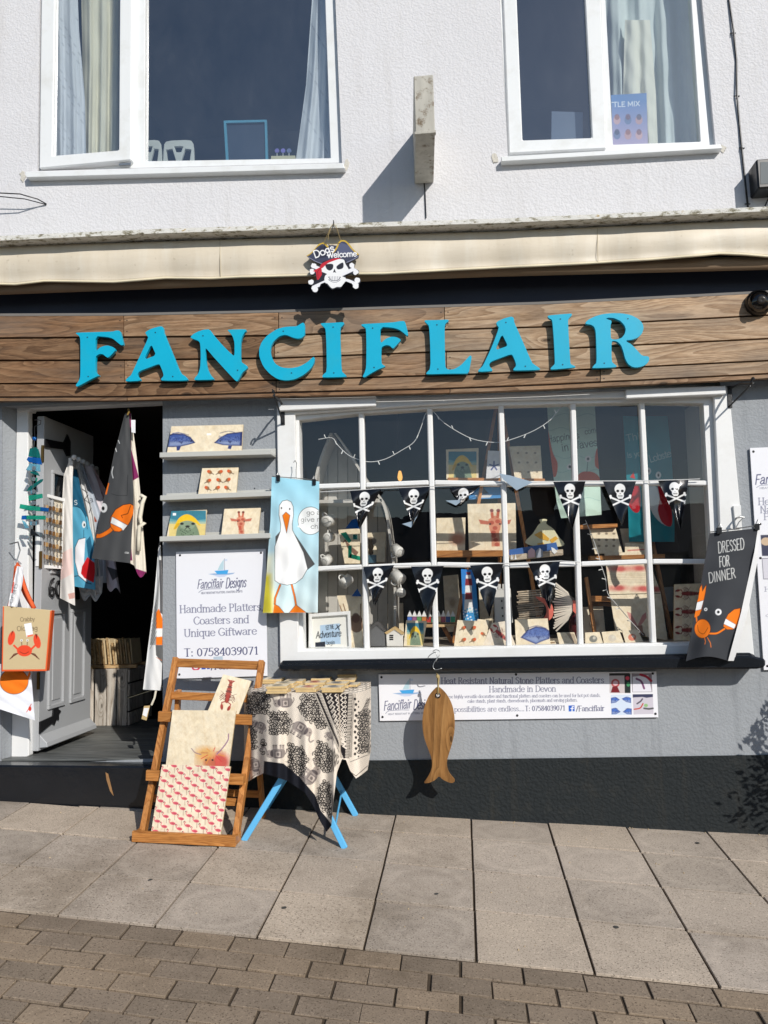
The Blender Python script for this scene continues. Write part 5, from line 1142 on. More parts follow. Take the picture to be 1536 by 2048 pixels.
def d_cow(cv):
    cv.ell(420, 1522, 30, 22, (214, 150, 60), .55, soft=14); cv.ell(440, 1524, 20, 18, (206, 44, 50), .85, soft=7); cv.ell(410, 1508, 18, 13, (222, 164, 74), .8, soft=7); cv.ell(418, 1526, 11, 10, (196, 104, 70), .8, soft=4)
    for i in range(26): a = i*.7; cv.line([(425+10*math.cos(a), 1508+6*math.sin(a)), (425+24*math.cos(a), 1512+17*math.sin(a))], 1.3, ((226, 150, 60), (210, 60, 60), (190, 110, 80))[i % 3], .6)
    cv.line([(434, 1508), (446, 1495), (456, 1480), (457, 1468)], 2.2, (150, 110, 140), smooth=True); cv.line([(402, 1509), (390, 1505), (383, 1497)], 1.8, (150, 120, 130), smooth=True); cv.ell(412, 1520, 2, 2, (40, 30, 30)); cv.ell(425, 1520, 2, 2, (40, 30, 30))
tile('stone_tile', 'big stone tile covered in pink flamingos on the bottom step of the wooden stand', 'tile', [(324,1529),(461,1533),(441,1671),(302,1664)], (ymid-0.098, ymid-0.098, yb-0.052, yb-0.052), d_flam, 0.012, 0.7, bgc=(240, 226, 200))
tile('stone_tile', 'big blank-topped stone tile with a red highland cow on the wooden stand', 'tile', [(345,1420),(472,1421.5),(455.5,1548),(330,1544)], (yup-0.088, yup-0.088, ymid-0.048, ymid-0.048), d_cow, 0.012, 0.8)
tile('stone_tile', 'tilted stone tile with a red lobster at the top right of the wooden stand', 'tile', [(446.5,1348.5),(502.5,1362),(474,1436),(413,1428)], (yup+0.055, yup+0.055, yup-0.04, yup-0.04), lambda cv: lobster(cv, 456, 1391, 54, 0.22), 0.012, 0.7)

# ================================================================ table with cloth
ZT = W(620, 1386, -0.47)[2]
tb = thing('folding_table', 'small folding table with sky blue metal legs under the patterned cloth', 'table', G(600, 1670))
f1, f2, f3 = G(487, 1682), G(690, 1697), G(712, 1632); f4 = f1+(f3-f2); f4.z = gz(f4.x, f4.y)
def leg(a, b): MB().beam(a, b, 0.03, 0.018, (0, 1, 0)).make('leg', M_BLUELEG, tb, 0.003)
tw = ZT-0.03
leg(f1, Vector((f2.x-0.06, f1.y+0.03, tw))); leg(f4, Vector((f2.x-0.06, f4.y-0.02, tw)))
leg(f2, Vector((f1.x+0.13, f2.y+0.06, tw))); leg(f3, Vector((f1.x+0.13, f3.y-0.045, tw)))
q1 = f2*0.87+Vector((f1.x+0.13, f2.y+0.06, tw))*0.13; q2 = f3*0.8+Vector((f1.x+0.13, f3.y-0.045, tw))*0.2
MB().tube([q1, q2], 0.005, 6).make('stretcher', M_BLUELEG, tb); MB().tube([f1*0.86+Vector((f2.x, f1.y+0.02, tw))*0.14, f4*0.86+Vector((f2.x, f4.y-0.02, tw))*0.14], 0.005, 6).make('stretcher', M_BLUELEG, tb)
TX0, TX1, TY0, TY1 = f1.x-0.0, f2.x+0.09, -0.475, -0.06
MB().prism([Vector(((TX0+TX1)/2+(TX1-TX0-.13)/2*math.copysign(abs(math.cos(a))**.6, math.cos(a)), (TY0+TY1)/2+.01+(TY1-TY0-.11)/2*math.copysign(abs(math.sin(a))**.6, math.sin(a)), ZT-.01)) for a in np.linspace(0, 6.283, 33)[:-1]], (0, 0, -.022)).make('table_top', M_BLUELEG, tb, 0.004)
tc_ = thing('tablecloth', 'black and cream elephant-print cloth draped over the folding table', 'tablecloth', wall(615, 1386, -0.47))
zT = z2(480, 1380, 5.486)
BG = (232, 220, 204); K = (30, 27, 30)
def scroll(cv, region, sp=6.0, seed=1):
    r = np.array(zT(region)); rs = random.Random(seed)
    def ins(x, y):
        c = False
        for i in range(len(r)):
            p, q = r[i], r[(i+1) % len(r)]
            if (p[1] > y) != (q[1] > y) and x < (q[0]-p[0])*(y-p[1])/(q[1]-p[1])+p[0]: c = not c
        return c
    y = r[:, 1].min(); j = 0
    while y < r[:, 1].max():
        x = r[:, 0].min()+(sp/2 if j % 2 else 0)
        while x < r[:, 0].max():
            if ins(x, y):
                a0 = rs.uniform(0, 6.28); sg = rs.choice((-1, 1)); R0 = sp*0.74
                cv.line([(x+R0*(1-.085*k)*math.cos(a0+sg*k*.72), y+R0*(1-.085*k)*math.sin(a0+sg*k*.72)) for k in range(11)], 1.8, K)
                if rs.random() < .2: cv.line([(x, y), (x+sp*math.cos(a0+2), y+sp*math.sin(a0+2))], 1.0, K)
            x += sp
        y += sp*0.87; j += 1
def elephant(cv, x, y, s, rot, f=1):
    s = s*1.25; c, n = math.cos(rot), math.sin(rot); m = lambda u, v: (x+(f*u*c-v*n)*s, y+(f*u*n+v*c)*s); g = (150, 140, 134); lk_ = (84, 76, 76)
    for u in (-.36, -.16, .16, .34): cv.poly([m(u-.08, .1), m(u+.08, .1), m(u+.07, .58), m(u-.07, .58)], (176, 164, 156)); cv.line([m(u-.06, .56), m(u+.06, .56)], s*.05, K); cv.line([m(u-.06, .44), m(u+.06, .44)], s*.03, lk_)
    cv.poly(crom([m(-.5, .15), m(-.46, -.22), m(-.2, -.4), m(.2, -.4), m(.48, -.2), m(.48, .2), m(.2, .28), m(-.25, .28)], 4, True), g)
    cv.poly([m(-.24, -.38), m(.26, -.38), m(.26, .16), m(-.24, .16)], (120, 110, 108)); cv.poly([m(-.17, -.3), m(.19, -.3), m(.19, .09), m(-.17, .09)], (190, 178, 168)); cv.ell(*m(.01, -.1), s*.1, s*.12, lk_, .8)
    cv.poly(crom([m(.4, -.3), m(.66, -.36), m(.86, -.2), m(.86, .1), m(.66, .2), m(.46, .1)], 4, True), (168, 156, 148)); cv.poly(crom([m(.4, -.28), m(.56, -.2), m(.58, .05), m(.46, .22), m(.38, 0)], 4, True), (96, 88, 88))
    cv.ell(*m(.74, -.1), s*.04, s*.04, K); cv.line([m(.82, .05), m(.94, .34), m(1.1, .4), m(1.2, .22)], s*.1, (150, 140, 134), smooth=True); cv.line([m(-.5, -.1), m(-.62, .12), m(-.58, .28)], s*.05, lk_, smooth=True)
def d_cloth(cv):
    cv.fn(lambda X, Y: np.clip(np.sin(X*1.7+np.sin(Y*.9))*np.sin(Y*1.5+np.sin(X*.8))-.45, 0, 1)*1.2, (120, 110, 106))
    for i, rg in enumerate(([(320,250),(520,250),(560,300),(520,500),(310,500)], [(690,30),(830,60),(900,250),(960,400),(880,430),(720,310),(640,230)], [(540,570),(700,650),(740,760),(700,1000),(520,860)], [(860,540),(1000,640),(1060,700),(1060,850),(950,920),(880,880),(800,730)], [(930,970),(1010,1080),(1020,1430),(940,1340),(830,1230),(870,1060)], [(150,-40),(330,10),(330,250),(150,280)], [(60,60),(150,40),(140,270),(70,260)], [(100,320),(185,380),(185,650),(110,640)], [(1300,250),(1420,200),(1420,700),(1290,690)], [(240,560),(280,560),(270,700),(220,680)])): scroll(cv, rg, 6.6, i)
    for x, y, s, r, f in ((500, 130, 22, 3.1, 1), (655, 420, 24, .55, 1), (420, 690, 22, 3.14, 1), (770, 960, 24, 2.2, -1), (225, 400, 17, .4, -1), (160, 820, 20, 1.4, 1), (980, 500, 12, .8, 1)): elephant(cv, *zT([(x, y)])[0], s, r, f)
    bnd = lambda y: (625+(680-625)*(y-1384)/131.0, 704-7*(y-1384)/131.0)
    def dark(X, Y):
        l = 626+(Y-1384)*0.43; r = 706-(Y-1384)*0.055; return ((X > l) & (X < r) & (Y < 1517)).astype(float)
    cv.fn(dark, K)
    for y in np.arange(1380, 1520, 3.1):
        l = 626+(y-1384)*.43; r = 706-(y-1384)*.055
        cv.line([(l+1.5, y), (l+4, y+1.2)], 1.5, BG)
        if l+20 < r-8: cv.line([(l+9, y), (l+15, y+1)], 1.5, BG)
        cv.line([(r-8, y), (r-1.5, y+.4)], 1.4, BG)
    for k, off in enumerate((0.30, 0.52, 0.74)):
        pts = []
        for i, y in enumerate(np.arange(1382, 1518, 4.6)):
            l = 643+(y-1384)*.40; r = 697-(y-1384)*.05
            if r-l > 3: pts.append((l+(r-l)*off+(2.6 if i % 2 else -2.6), y))
        cv.line(pts, 1.6, BG)
    for i, y in enumerate(np.arange(1386, 1505, 9.2)):
        l = 643+(y-1384)*.40; r = 697-(y-1384)*.05
        for off in (0.16, 0.88):
            if r-l > 8: x = l+(r-l)*off; cv.poly([(x, y-4), (x+3, y), (x, y+4), (x-3, y)], BG); cv.ell(x, y, 1.2, 1.6, K)
    cv.line([(642, 1384), (678, 1480), (680, 1516)], 1.2, BG); cv.line([(676, 1384), (679, 1420), (681, 1515)], 1.6, (180, 166, 150))
    cv.line([(708, 1388), (704, 1440), (701, 1514)], 1.2, K); cv.line([(711, 1388), (706, 1440), (703, 1514)], .8, K)
    for y in range(1398, 1512, 11): cv.ell(711+(1 if y % 2 else -1), y, 2.4, 3, K); cv.ell(717, y+5, 1.4, 1.8, K)
    for y in np.arange(1398, 1432, 3): cv.line([(722+(1432-y)*.35, y), (730+(1432-y)*.3, y+1)], 1.7, K)
    cv.line([(718, 1430), (740, 1395)], 1.0, K)
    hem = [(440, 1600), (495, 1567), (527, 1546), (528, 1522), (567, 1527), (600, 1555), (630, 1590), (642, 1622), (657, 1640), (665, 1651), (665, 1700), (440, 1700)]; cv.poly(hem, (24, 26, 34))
    cv.line([(695, 1540), (712, 1552), (735, 1532)], 1.2, K); cv.line([(700, 1524), (740, 1508)], 1.0, K)
bp = [(488,1540),(493,1556),(497,1563),(512,1553),(527,1547),(545,1552),(575,1562),(610,1585),(628,1615),(640,1642),(653,1664),(663,1651),(667,1600),(674,1545),(684,1518),(692,1520),(700,1541),(712,1557),(724,1549),(735,1540),(742,1500)]
tp = [(488,1402),(495,1386),(510,1383),(560,1385),(620,1386),(690,1388),(715,1386),(730,1381),(742,1376)]
_bx, _by = zip(*bp); _tx, _ty = zip(*tp)
def unp_cloth(X, Y, D): return W(X, Y, D)
def skirt():
    x0, x1 = 488.0, 742.0; nx, ny = 330, 300
    L = [(x0, 0), (x0, 1)]; R = [(x1, 0), (x1, 1)]
    s, t = np.meshgrid(np.linspace(0, 1, nx+1), np.linspace(0, 1, ny+1)); X = x0+(x1-x0)*s
    Y = np.interp(X, _tx, _ty)*(1-t)+np.interp(X, _bx, _by)*t
    D = -0.482+0.40*np.abs((X-612)/130.0)**5 + (0.022*np.sin(X*0.11+0.6)+0.014*np.sin(X*0.23+2))*t**0.8 - 0.03*t
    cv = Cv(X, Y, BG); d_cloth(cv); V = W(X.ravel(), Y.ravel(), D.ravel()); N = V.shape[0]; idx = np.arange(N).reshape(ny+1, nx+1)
    F = np.stack([idx[1:, :-1], idx[1:, 1:], idx[:-1, 1:], idx[:-1, :-1]], -1).reshape(-1, 4)
    me = bpy.data.meshes.new('skirt'); me.from_pydata(V.tolist(), [], F.tolist()); me.update()
    ca = me.color_attributes.new('Col', 'FLOAT_COLOR', 'POINT'); ca.data.foreach_set('color', np.concatenate([cv.c.reshape(-1, 3), np.ones((N, 1))], 1).astype(np.float32).ravel())
    me.polygons.foreach_set('use_smooth', np.ones(len(F), bool)); me.materials.append(M_CLOTH); o = bpy.data.objects.new('skirt', me); COL.objects.link(o); attach(o, tc_); return V[idx[0, :]]
top_edge = skirt()
def d_top(cv):
    for x in np.arange(495, 745, 6.5):
        for y in np.arange(1338, 1392, 4.2): a0 = (x*7+y*3) % 6.28; cv.line([(x+3*math.cos(a0+k*.9), y+1.6*math.sin(a0+k*.9)) for k in range(5)], .9, K)
def topcloth():
    zt_ = ZT; nx, ny = 120, 60
    s, t = np.meshgrid(np.linspace(0, 1, nx+1), np.linspace(0, 1, ny+1))
    fe = np.array(top_edge); fx = np.interp(s, np.linspace(0, 1, len(fe)), fe[:, 0]); fy = np.interp(s, np.linspace(0, 1, len(fe)), fe[:, 1]); fz = np.interp(s, np.linspace(0, 1, len(fe)), fe[:, 2])
    X = fx*t+(TX0+(TX1-TX0)*s)*(1-t); Yw = fy*t+(-0.045)*(1-t); Z = ZT+(fz-ZT)*t**6
    pxs = np.array([proj(p) for p in np.stack([X.ravel(), Yw.ravel(), Z.ravel()], -1)])
    cv = Cv(pxs[:, 0].reshape(X.shape), pxs[:, 1].reshape(X.shape), BG); cv.aa = .6; d_top(cv)
    N = X.size; idx = np.arange(N).reshape(ny+1, nx+1); F = np.stack([idx[1:, :-1], idx[1:, 1:], idx[:-1, 1:], idx[:-1, :-1]], -1).reshape(-1, 4)
    me = bpy.data.meshes.new('top'); me.from_pydata(np.stack([X.ravel(), Yw.ravel(), Z.ravel()], -1).tolist(), [], F.tolist()); me.update()
    ca = me.color_attributes.new('Col', 'FLOAT_COLOR', 'POINT'); ca.data.foreach_set('color', np.concatenate([cv.c.reshape(-1, 3), np.ones((N, 1))], 1).astype(np.float32).ravel())
    me.materials.append(M_CLOTH); o = bpy.data.objects.new('top', me); COL.objects.link(o); attach(o, tc_)
topcloth()
# stone coasters laid out on the cloth
CO = [('back', [(470,125,2),(700,130,3),(955,135,3),(1190,150,3)]), ('second', [(365,205,2),(610,222,2),(900,195,2),(1150,212,2)]), ('front', [(430,278,3),(745,290,2),(1030,292,2),(1210,262,1)]), ('third', [(505,248,2),(835,238,2),(1085,250,2)])]
ORD = ['leftmost', 'second from the left', 'third from the left', 'rightmost']
M_STACK = M_STONE; rr = random.Random(4)
ART = [(190, 60, 50), (120, 130, 150), (196, 90, 70), (150, 140, 120), (90, 96, 110), (176, 150, 120)]
for rn, row in CO:
    for ci, (x, y, n) in enumerate(row):
        p = WZ(*zT([(x, y+60*5.486/5.486-60)])[0], ZT) if False else WZ(480+x/5.486, 1320+y/5.486, ZT+0.012*n)
        for k in range(n):
            a = rr.uniform(-.08, .08); cx, cy = p[0]+rr.uniform(-.006, .006), p[1]+rr.uniform(-.006, .006); zc = ZT+0.0025+0.0115*(k+1)
            cs_ = [(cx+0.05*(u*math.cos(a)-v*math.sin(a)), cy+0.05*(u*math.sin(a)+v*math.cos(a)), zc) for u, v in ((-1, 1), (1, 1), (1, -1), (-1, -1))]
            q = [proj(c) for c in cs_]; mid = np.mean(q, 0); ac = rr.choice(ART)
            def dco(cv, mid=mid, ac=ac):
                stone(cv); cv.ell(mid[0]+rr.uniform(-4, 4), mid[1], 9, 2.6, ac, .8, soft=1.5); cv.line([(mid[0]-10, mid[1]+1), (mid[0]+6, mid[1]-2)], 1.2, tuple(int(v*.6) for v in ac), .7)
            o = sheet('stone_coaster', [q[0], q[3]], [q[1], q[2]], zc, draw=dco if k == n-1 else (lambda cv: stone(cv)), bgc=STONE, step=1.2, thick=0.0105, material=M_STONE, edge=(220, 190, 136), unproj=WZ)
            lvl = {1: ['single coaster'], 2: ['lower of two', 'upper of two'], 3: ['bottom of three', 'middle of three', 'top of three']}[n][k]
            setp(o, 'coaster, table %s row, %s stack, %s' % (rn, ORD[ci] if rn != 'third' else ('leftmost', 'middle', 'rightmost')[ci], lvl), 'coaster', 'stone coasters on the cloth-covered table')
# ================================================================ goods hung in the doorway
zQ = z2(0, 800, 4.2667); zK = z2(110, 900, 6.4); zB7 = z2(0, 1200, 3.84)
def folds(a, f, ph=0.0, b=0.0): return lambda s, t: a*np.sin(s*f+ph+1.3*np.sin(s*2.7+ph*2)+.5*t)*(0.35+0.65*t)+b*np.sin(s*f*2.3+1+t*2)*t+a*.16*np.sin(t*13+s*6+ph)+a*.1*np.sin(t*29-s*11)
def hung(name, label, cat, L, R, y, draw, bgc, fold, step=0.9, parent=None, bottom=None, material=None):
    o = sheet(name, L, R, y, draw=draw, bgc=bgc, step=step, thick=0.002, material=material or M_CLOTH, disp=fold, bottom=bottom, parent=parent)
    return setp(o, label, cat) if label else o
# big grey crab apron on the door head
ga = thing('hanging_apron', 'big charcoal apron with a bandaged orange claw hanging from the door head', 'apron', wall(225, 1126, -0.04))
def d_ga(cv):
    o = (240, 118, 26); k = (60, 26, 10); w = (236, 236, 232)
    arm = zQ([(800,1160),(860,1158),(930,1120),(960,1090)]); cv.line(arm, 9, k, smooth=True); cv.line(arm, 7.4, o, smooth=True)
    cl = zQ([(945,1000),(985,935),(1050,895),(1110,885),(1140,900),(1142,960),(1110,1040),(1075,1095),(1020,1125),(975,1120),(945,1085),(938,1040)]); cv.poly(cl, o); cv.line(cl+cl[:1], 1.2, k)
    bd = zQ([(955,995),(1090,1070),(1050,1118),(1035,1095),(942,1050)]); cv.poly(bd, w); cv.line(bd+bd[:1], 1, k); cv.line(zQ([(1115,900),(1090,970),(1035,985),(1045,1005)]), 1.3, k)
    cv.ell(*zQ([(885, 920)])[0], 7, 9.5, w); cv.ell(*zQ([(880, 925)])[0], 3, 4, (24, 24, 24)); cv.line(zQ([(925,715),(905,800)]), 3.2, o)
    for L in ([(965,570),(955,620),(965,665)], [(985,410),(995,440)], [(1010,345),(1020,370)], [(955,400),(970,360)]): cv.line(zQ(L), 1.5, w, smooth=True)
    cv.line(zQ([(950,800),(1000,815),(1085,815),(1090,640)]), .9, (40, 40, 42)); hand(cv, 'Ctx', *zQ([(1065,1310),(1100,1308)]), 3, w, .2)
hung('cloth', None, None, zQ([(1066,112),(1020,290),(975,450),(920,720),(868,900),(820,1180),(782,1352)]), zQ([(1100,112),(1113,320),(1122,520),(1138,760),(1140,920),(1125,1120),(1110,1392)]), (-0.03, -0.03, -0.07, -0.01), d_ga, (76, 77, 78), folds(0.008, 7, .4, .003), parent=ga)
MB().tube([W(257, 819, -0.02), W(258, 824, -0.045), W(255, 830, -0.045)], 0.006, 6).make('strap_hook', mat('brass_hook', S(196, 160, 90), 0.3, metal=0.8), ga)
px_board('price_tag', zQ([(1118,170),(1155,170),(1155,282),(1122,275)]), -0.05, 0.001, mat('white_card', S(238, 238, 240), 0.6), ga)
cr = thing('hanging_apron', 'cream and plum apron with knotted ties hanging behind the charcoal crab apron', 'apron', wall(280, 1160, 0.02))
def d_cr(cv):
    pl = (128, 40, 92); cv.poly(zQ([(1080,110),(1118,110),(1120,420),(1185,660),(1130,690),(1100,560)]), pl); cv.poly(zQ([(1100,1150),(1118,1250),(1130,1370),(1100,1370)]), pl); cv.poly(zQ([(1130,1430),(1260,1470),(1195,1560),(1150,1480)]), pl); cv.line(zQ([(1200,830),(1180,1100)]), 1, (180, 170, 150)); cv.line(zQ([(1125,700),(1150,1000),(1140,1390)]), 1.2, (190, 180, 160))
hung('cloth', None, None, zQ([(1090,112),(1100,500),(1110,900),(1100,1385)]), zQ([(1118,112),(1165,480),(1198,800),(1225,1150),(1250,1478)]), (0.0, 0.0, 0.02, 0.0), d_cr, (228, 220, 204), folds(0.012, 8, 1.2, .004), parent=cr, bottom=lambda s: 16*np.sin(np.pi*np.clip(s*1.6-.5, 0, 1)))
M_TAPE = mat('cream_cotton_tape', S(226, 218, 198), 0.85)
MB().tube([W(*zQ([p])[0], -0.02) for p in ((1200,815),(1235,830),(1215,880),(1195,1000),(1200,1060),(1235,1045),(1190,1080),(1185,1180),(1180,1290))], 0.012, 7).make('apron_tie', M_TAPE, cr, smooth=True)
# aprons and towels on the hooks behind the door
hung('hanging_apron', 'white apron with a pale pink pocket hanging next to the keyring board', 'apron', zQ([(590,515),(545,640),(528,900),(525,1300),(512,1690)]), zQ([(625,515),(618,700),(618,1000),(622,1300),(640,1755)]), (0.30, 0.30, 0.22, 0.24), lambda cv: (cv.poly(zQ([(520,1310),(612,1260),(618,1480),(515,1540)]), (236, 208, 200)), cv.poly(zQ([(580,1655),(640,1640),(640,1690),(590,1700)]), (190, 90, 60), .6)), (226, 222, 216), folds(.012, 6, .3))
def d_whale(cv):
    cv.poly(zQ([(560,400),(760,400),(760,960),(735,1000),(690,930),(640,905),(600,905)]), (24, 84, 112)); k = (26, 44, 58)
    cv.line(zQ([(620,910),(680,920),(730,1000),(745,1100)]), 1.1, k, smooth=True); cv.poly(zQ([(735,1200),(770,1160),(800,1330),(760,1400)]), (30, 92, 122))
    b = zQ([(728,1175),(670,1190),(640,1260),(640,1380),(670,1500),(740,1560),(760,1500),(715,1420)]); cv.poly(b, (232, 232, 236)); cv.line(b, 1.1, k)
    cv.poly(zQ([(745,1340),(700,1420),(690,1480),(720,1520),(800,1560),(820,1400)]), (190, 24, 30)); cv.ell(*zQ([(716, 1062)])[0], 3.8, 6.8, (226, 230, 230)); cv.ell(*zQ([(719, 1066)])[0], 1.6, 3, (20, 30, 40)); cv.line(zQ([(715,1110),(715,1180)]), 1, k); hand(cv, 'S', *zQ([(632, 895), (662, 893)]), 9, (214, 224, 226), .12); cv.line(zQ([(630,1505),(670,1500),(740,1560),(780,1570)]), 1.6, k)
hung('hanging_apron', 'blue apron printed with a cartoon whale hanging on the door hooks', 'apron', zQ([(600,590),(615,900),(625,1300),(632,1590)]), zQ([(655,590),(720,900),(800,1200),(815,1620)]), (0.36, 0.38, 0.32, 0.28), d_whale, (84, 160, 190), folds(.014, 5, .8))
def d_foxy(cv):
    hand(cv, '+ a', *zQ([(715,880),(800,870)]), 11, (40, 44, 52), .1); o = (236, 116, 28)
    cv.poly(zQ([(742,1050),(800,1050),(815,1120),(790,1190),(765,1230),(755,1150)]), o); cv.poly(zQ([(735,950),(770,960),(810,1000),(830,1040),(745,1045)]), (150, 60, 20)); cv.ell(*zQ([(757, 1150)])[0], 3, 5, (230, 230, 226)); cv.line(zQ([(780,1195),(825,1235),(855,1285)]), 3, o)
hung('tea_towel', 'pale grey towel with an orange crab on the door hooks beside the whale apron', 'tea towel', zQ([(650,530),(715,800),(742,1100),(800,1350),(800,1560)]), zQ([(700,540),(800,800),(870,1000),(900,1300),(910,1560)]), (0.46, 0.5, 0.44, 0.42), d_foxy, (178, 186, 196), folds(.016, 7, 2))
hung('tea_towel', 'pale lilac towel with pointed hem low behind the charcoal crab apron', 'tea towel', zQ([(720,560),(850,1000),(900,1400),(915,1600)]), zQ([(790,560),(930,1000),(990,1400),(1030,1640)]), (0.55, 0.58, 0.46, 0.46), lambda cv: cv.poly(zQ([(910,1420),(1060,1470),(960,1540)]), (90, 90, 92)), (214, 206, 212), folds(.02, 6, 1), bottom=lambda s: 6*np.sin(s*7))
hung('tea_towel', 'grey and white towel corner under the whale apron by the door', 'tea towel', zQ([(660,1520),(670,1600),(700,1690)]), zQ([(880,1500),(870,1640),(830,1700)]), 0.40, None, (176, 182, 186), folds(.02, 9, 1), bottom=lambda s: 5*np.sin(s*9))
hung('tea_towel', 'dusky pink towel deepest on the door hooks right of the grey crab towel', 'tea towel', zQ([(745,560),(835,760),(880,960),(890,1250)]), zQ([(790,560),(900,760),(950,1000),(985,1300)]), .66, lambda cv: [cv.ell(*zQ([(860+i*18, 800+i*90)])[0], 3, 4, (150, 90, 100), .8) for i in range(5)], (206, 176, 178), folds(.02, 7, .5))
hung('tea_towel', 'white towel with a black zigzag between the whale apron and the grey towel', 'tea towel', zQ([(640,540),(690,800),(735,1000),(800,1500),(790,1640)]), zQ([(670,540),(750,800),(800,1000),(850,1450),(860,1660)]), .42, lambda cv: cv.line(zQ([(700,760),(760,800),(720,850),(790,900),(760,960)]), 1.6, (40, 40, 46)), (216, 216, 214), folds(.016, 8, 2.2), bottom=lambda s: 5*np.sin(s*6))
mbk = MB()
hk = thing('coat_hook_rail', 'rail of knobs behind the open shop door holding aprons', 'hook rail', wall(170, 930, 0.55)); MB().beam(wall(140, 925, 0.3), wall(196, 948, 0.95), 0.02, 0.06).make('rail', M_WPAINT, hk, 0.003)
for i in range(6):
    u = i/5; p = wall(146+44*u, 915+22*u, 0.28+0.55*u); MB().lathe([(0, 0), (0.012, 0), (0.017, 0.012), (0.012, 0.026), (0, 0.03)], p, 10, (1, -0.6, 0)).make('knob', M_WPAINT, hk, smooth=True)
# keyring board
kb = thing('keyring_board', 'white framed board hung with rows of brown wooden keyrings on the door', 'keyring board', wall(100, 1134, 0.15))
kq = zQ([(345,800),(548,858),(530,1430),(325,1420)])
def ky(x): return 0.13+0.16*(x-76)/52.0
quad('panel', kq, (ky(80), ky(128), ky(124), ky(76)), bgc=(214, 204, 184), step=3, thick=0.01, parent=kb)
def kbar(a, b, w): MB().beam(wall(a[0], a[1], ky(a[0])-0.012), wall(b[0], b[1], ky(b[0])-0.012), 0.02, w, (0, 0, 1) if abs(a[0]-b[0]) > 12 else (1, 0, 0)).make('frame', M_WPAINT, kb, 0.002)
kbar((80, 988), (128.5, 1001), .02); kbar((76, 1133), (124.5, 1135), .02); kbar((80, 988), (76, 1133), .022); kbar((128.5, 1001), (124.5, 1135), .012)
M_KR = [mat('keyring_wood_%s' % n, S(*c), 0.5, 0.15) for n, c in (('brown', (120, 84, 44)), ('dark', (86, 60, 34)), ('pale', (176, 140, 92)), ('steel', (170, 170, 168)))]
for r in range(5):
    for c_ in range(6):
        x = 87+c_*6.8; y = 1008+r*25+c_*1.6+random.uniform(-1, 1); d = ky(x)-0.03
        px_board('keyring', [(x-2.6, y), (x+2.6, y+.8), (x+2.4, y+9), (x-2.8, y+8.4)], d, 0.004, M_KR[(r*3+c_*2) % 3], kb)
        MB().tube([W(x, y, d), W(x+1, y-5, d+.01), W(x-.5, y-8, d+.015)], 0.0025, 5).make('split_ring', M_STEEL, kb)
        MB().tube([W(x+1.5, y+9, d), W(x+2, y+13, d), W(x+3, y+16, d-.004)], 0.004, 5).make('charm', M_STEEL, kb)
# fused-glass fish mobile on the jamb
fm = thing('glass_fish_mobile', 'blue and green fused glass fish skeleton mobile on the door jamb', 'mobile', wall(70, 1075, -0.06))
zM = z2(40, 800, 6.206)
def cglass(name, col):
    k = NB(name); k.b.inputs['Base Color'].default_value = C4(S(*col)); k.b.inputs['Roughness'].default_value = 0.08; k.b.inputs['Transmission Weight'].default_value = 0.55; k.b.inputs['IOR'].default_value = 1.3
    n1 = k.noise(k.coord(), 30, 3); k.l(k.mixc(n1, tuple(x*.8 for x in S(*col)), S(*col)), k.b.inputs['Base Color']); return k.m
MG = [cglass('teal_glass', (20, 130, 126)), cglass('blue_glass', (20, 110, 200)), cglass('green_glass', (40, 180, 150)), cglass('aqua_glass', (130, 200, 224)), M_BLKPL]
for P_, mi in (([(120,600),(190,585),(225,610),(245,680),(250,720),(100,700)], 0), ([(80,740),(100,705),(250,720),(270,805),(110,770)], 1), ([(120,785),(245,800),(250,890),(70,870)], 3), ([(125,880),(215,895),(245,945),(130,910)], 0), ([(140,960),(215,965),(205,1010),(140,1005)], 2), ([(70,1135),(110,1080),(250,985),(285,980),(275,1010),(130,1120)], 0), ([(130,1120),(190,1115),(195,1165),(130,1165)], 3), ([(100,1185),(275,1162),(278,1215),(105,1255)], 2), ([(140,1262),(195,1258),(195,1290),(140,1292)], 3), ([(0,1290),(120,1310),(120,1372),(-10,1345)], 2), ([(120,1310),(355,1340),(350,1388),(120,1372)], 2), ([(250,1328),(355,1340),(350,1388),(250,1378)], 1), ([(20,1435),(75,1432),(75,1482),(15,1485)], 1), ([(78,1432),(315,1435),(315,1485),(78,1482)], 2), ([(120,1510),(205,1510),(200,1555),(130,1555)], 3), ([(20,1490),(60,1510),(110,1590),(60,1590)], 3), ([(130,1600),(150,1598),(185,1640),(250,1695),(215,1690),(170,1670),(125,1690)], 4)):
    px_board('glass_piece', zM(P_), -0.06+random.uniform(-.004, .004), 0.006, MG[mi], fm, 0.0015)
for p, q in (((180, 470), (170, 600)), ((180, 780), (170, 960)), ((165, 1000), (160, 1260)), ((165, 1290), (165, 1510)), ((165, 1550), (155, 1600))): MB().tube([W(*zM([p])[0], -0.058), W(*zM([q])[0], -0.058)], 0.0015, 5).make('wire', M_STEEL, fm)
for y in (845, 980, 1135, 1275, 1395, 1530): MB().lathe([(0.002, 0), (0.012, 0), (0.012, 0.004), (0.002, 0.004)], W(*zM([(170, y)])[0], -0.066), 12, (0, 1, 0)).make('wire_coil', M_STEEL, fm)
MB().tube([W(*zM([p])[0], -0.05) for p in ((180,250),(220,245),(260,255),(255,300),(180,330),(182,460))], 0.0025, 5).make('hook', M_IRON, fm); MB().lathe([(0, -0.012), (0.012, -0.006), (0.012, 0.006), (0, 0.012)], W(*zM([(178, 480)])[0], -0.058), 10).make('bead', MG[1], fm, smooth=True)
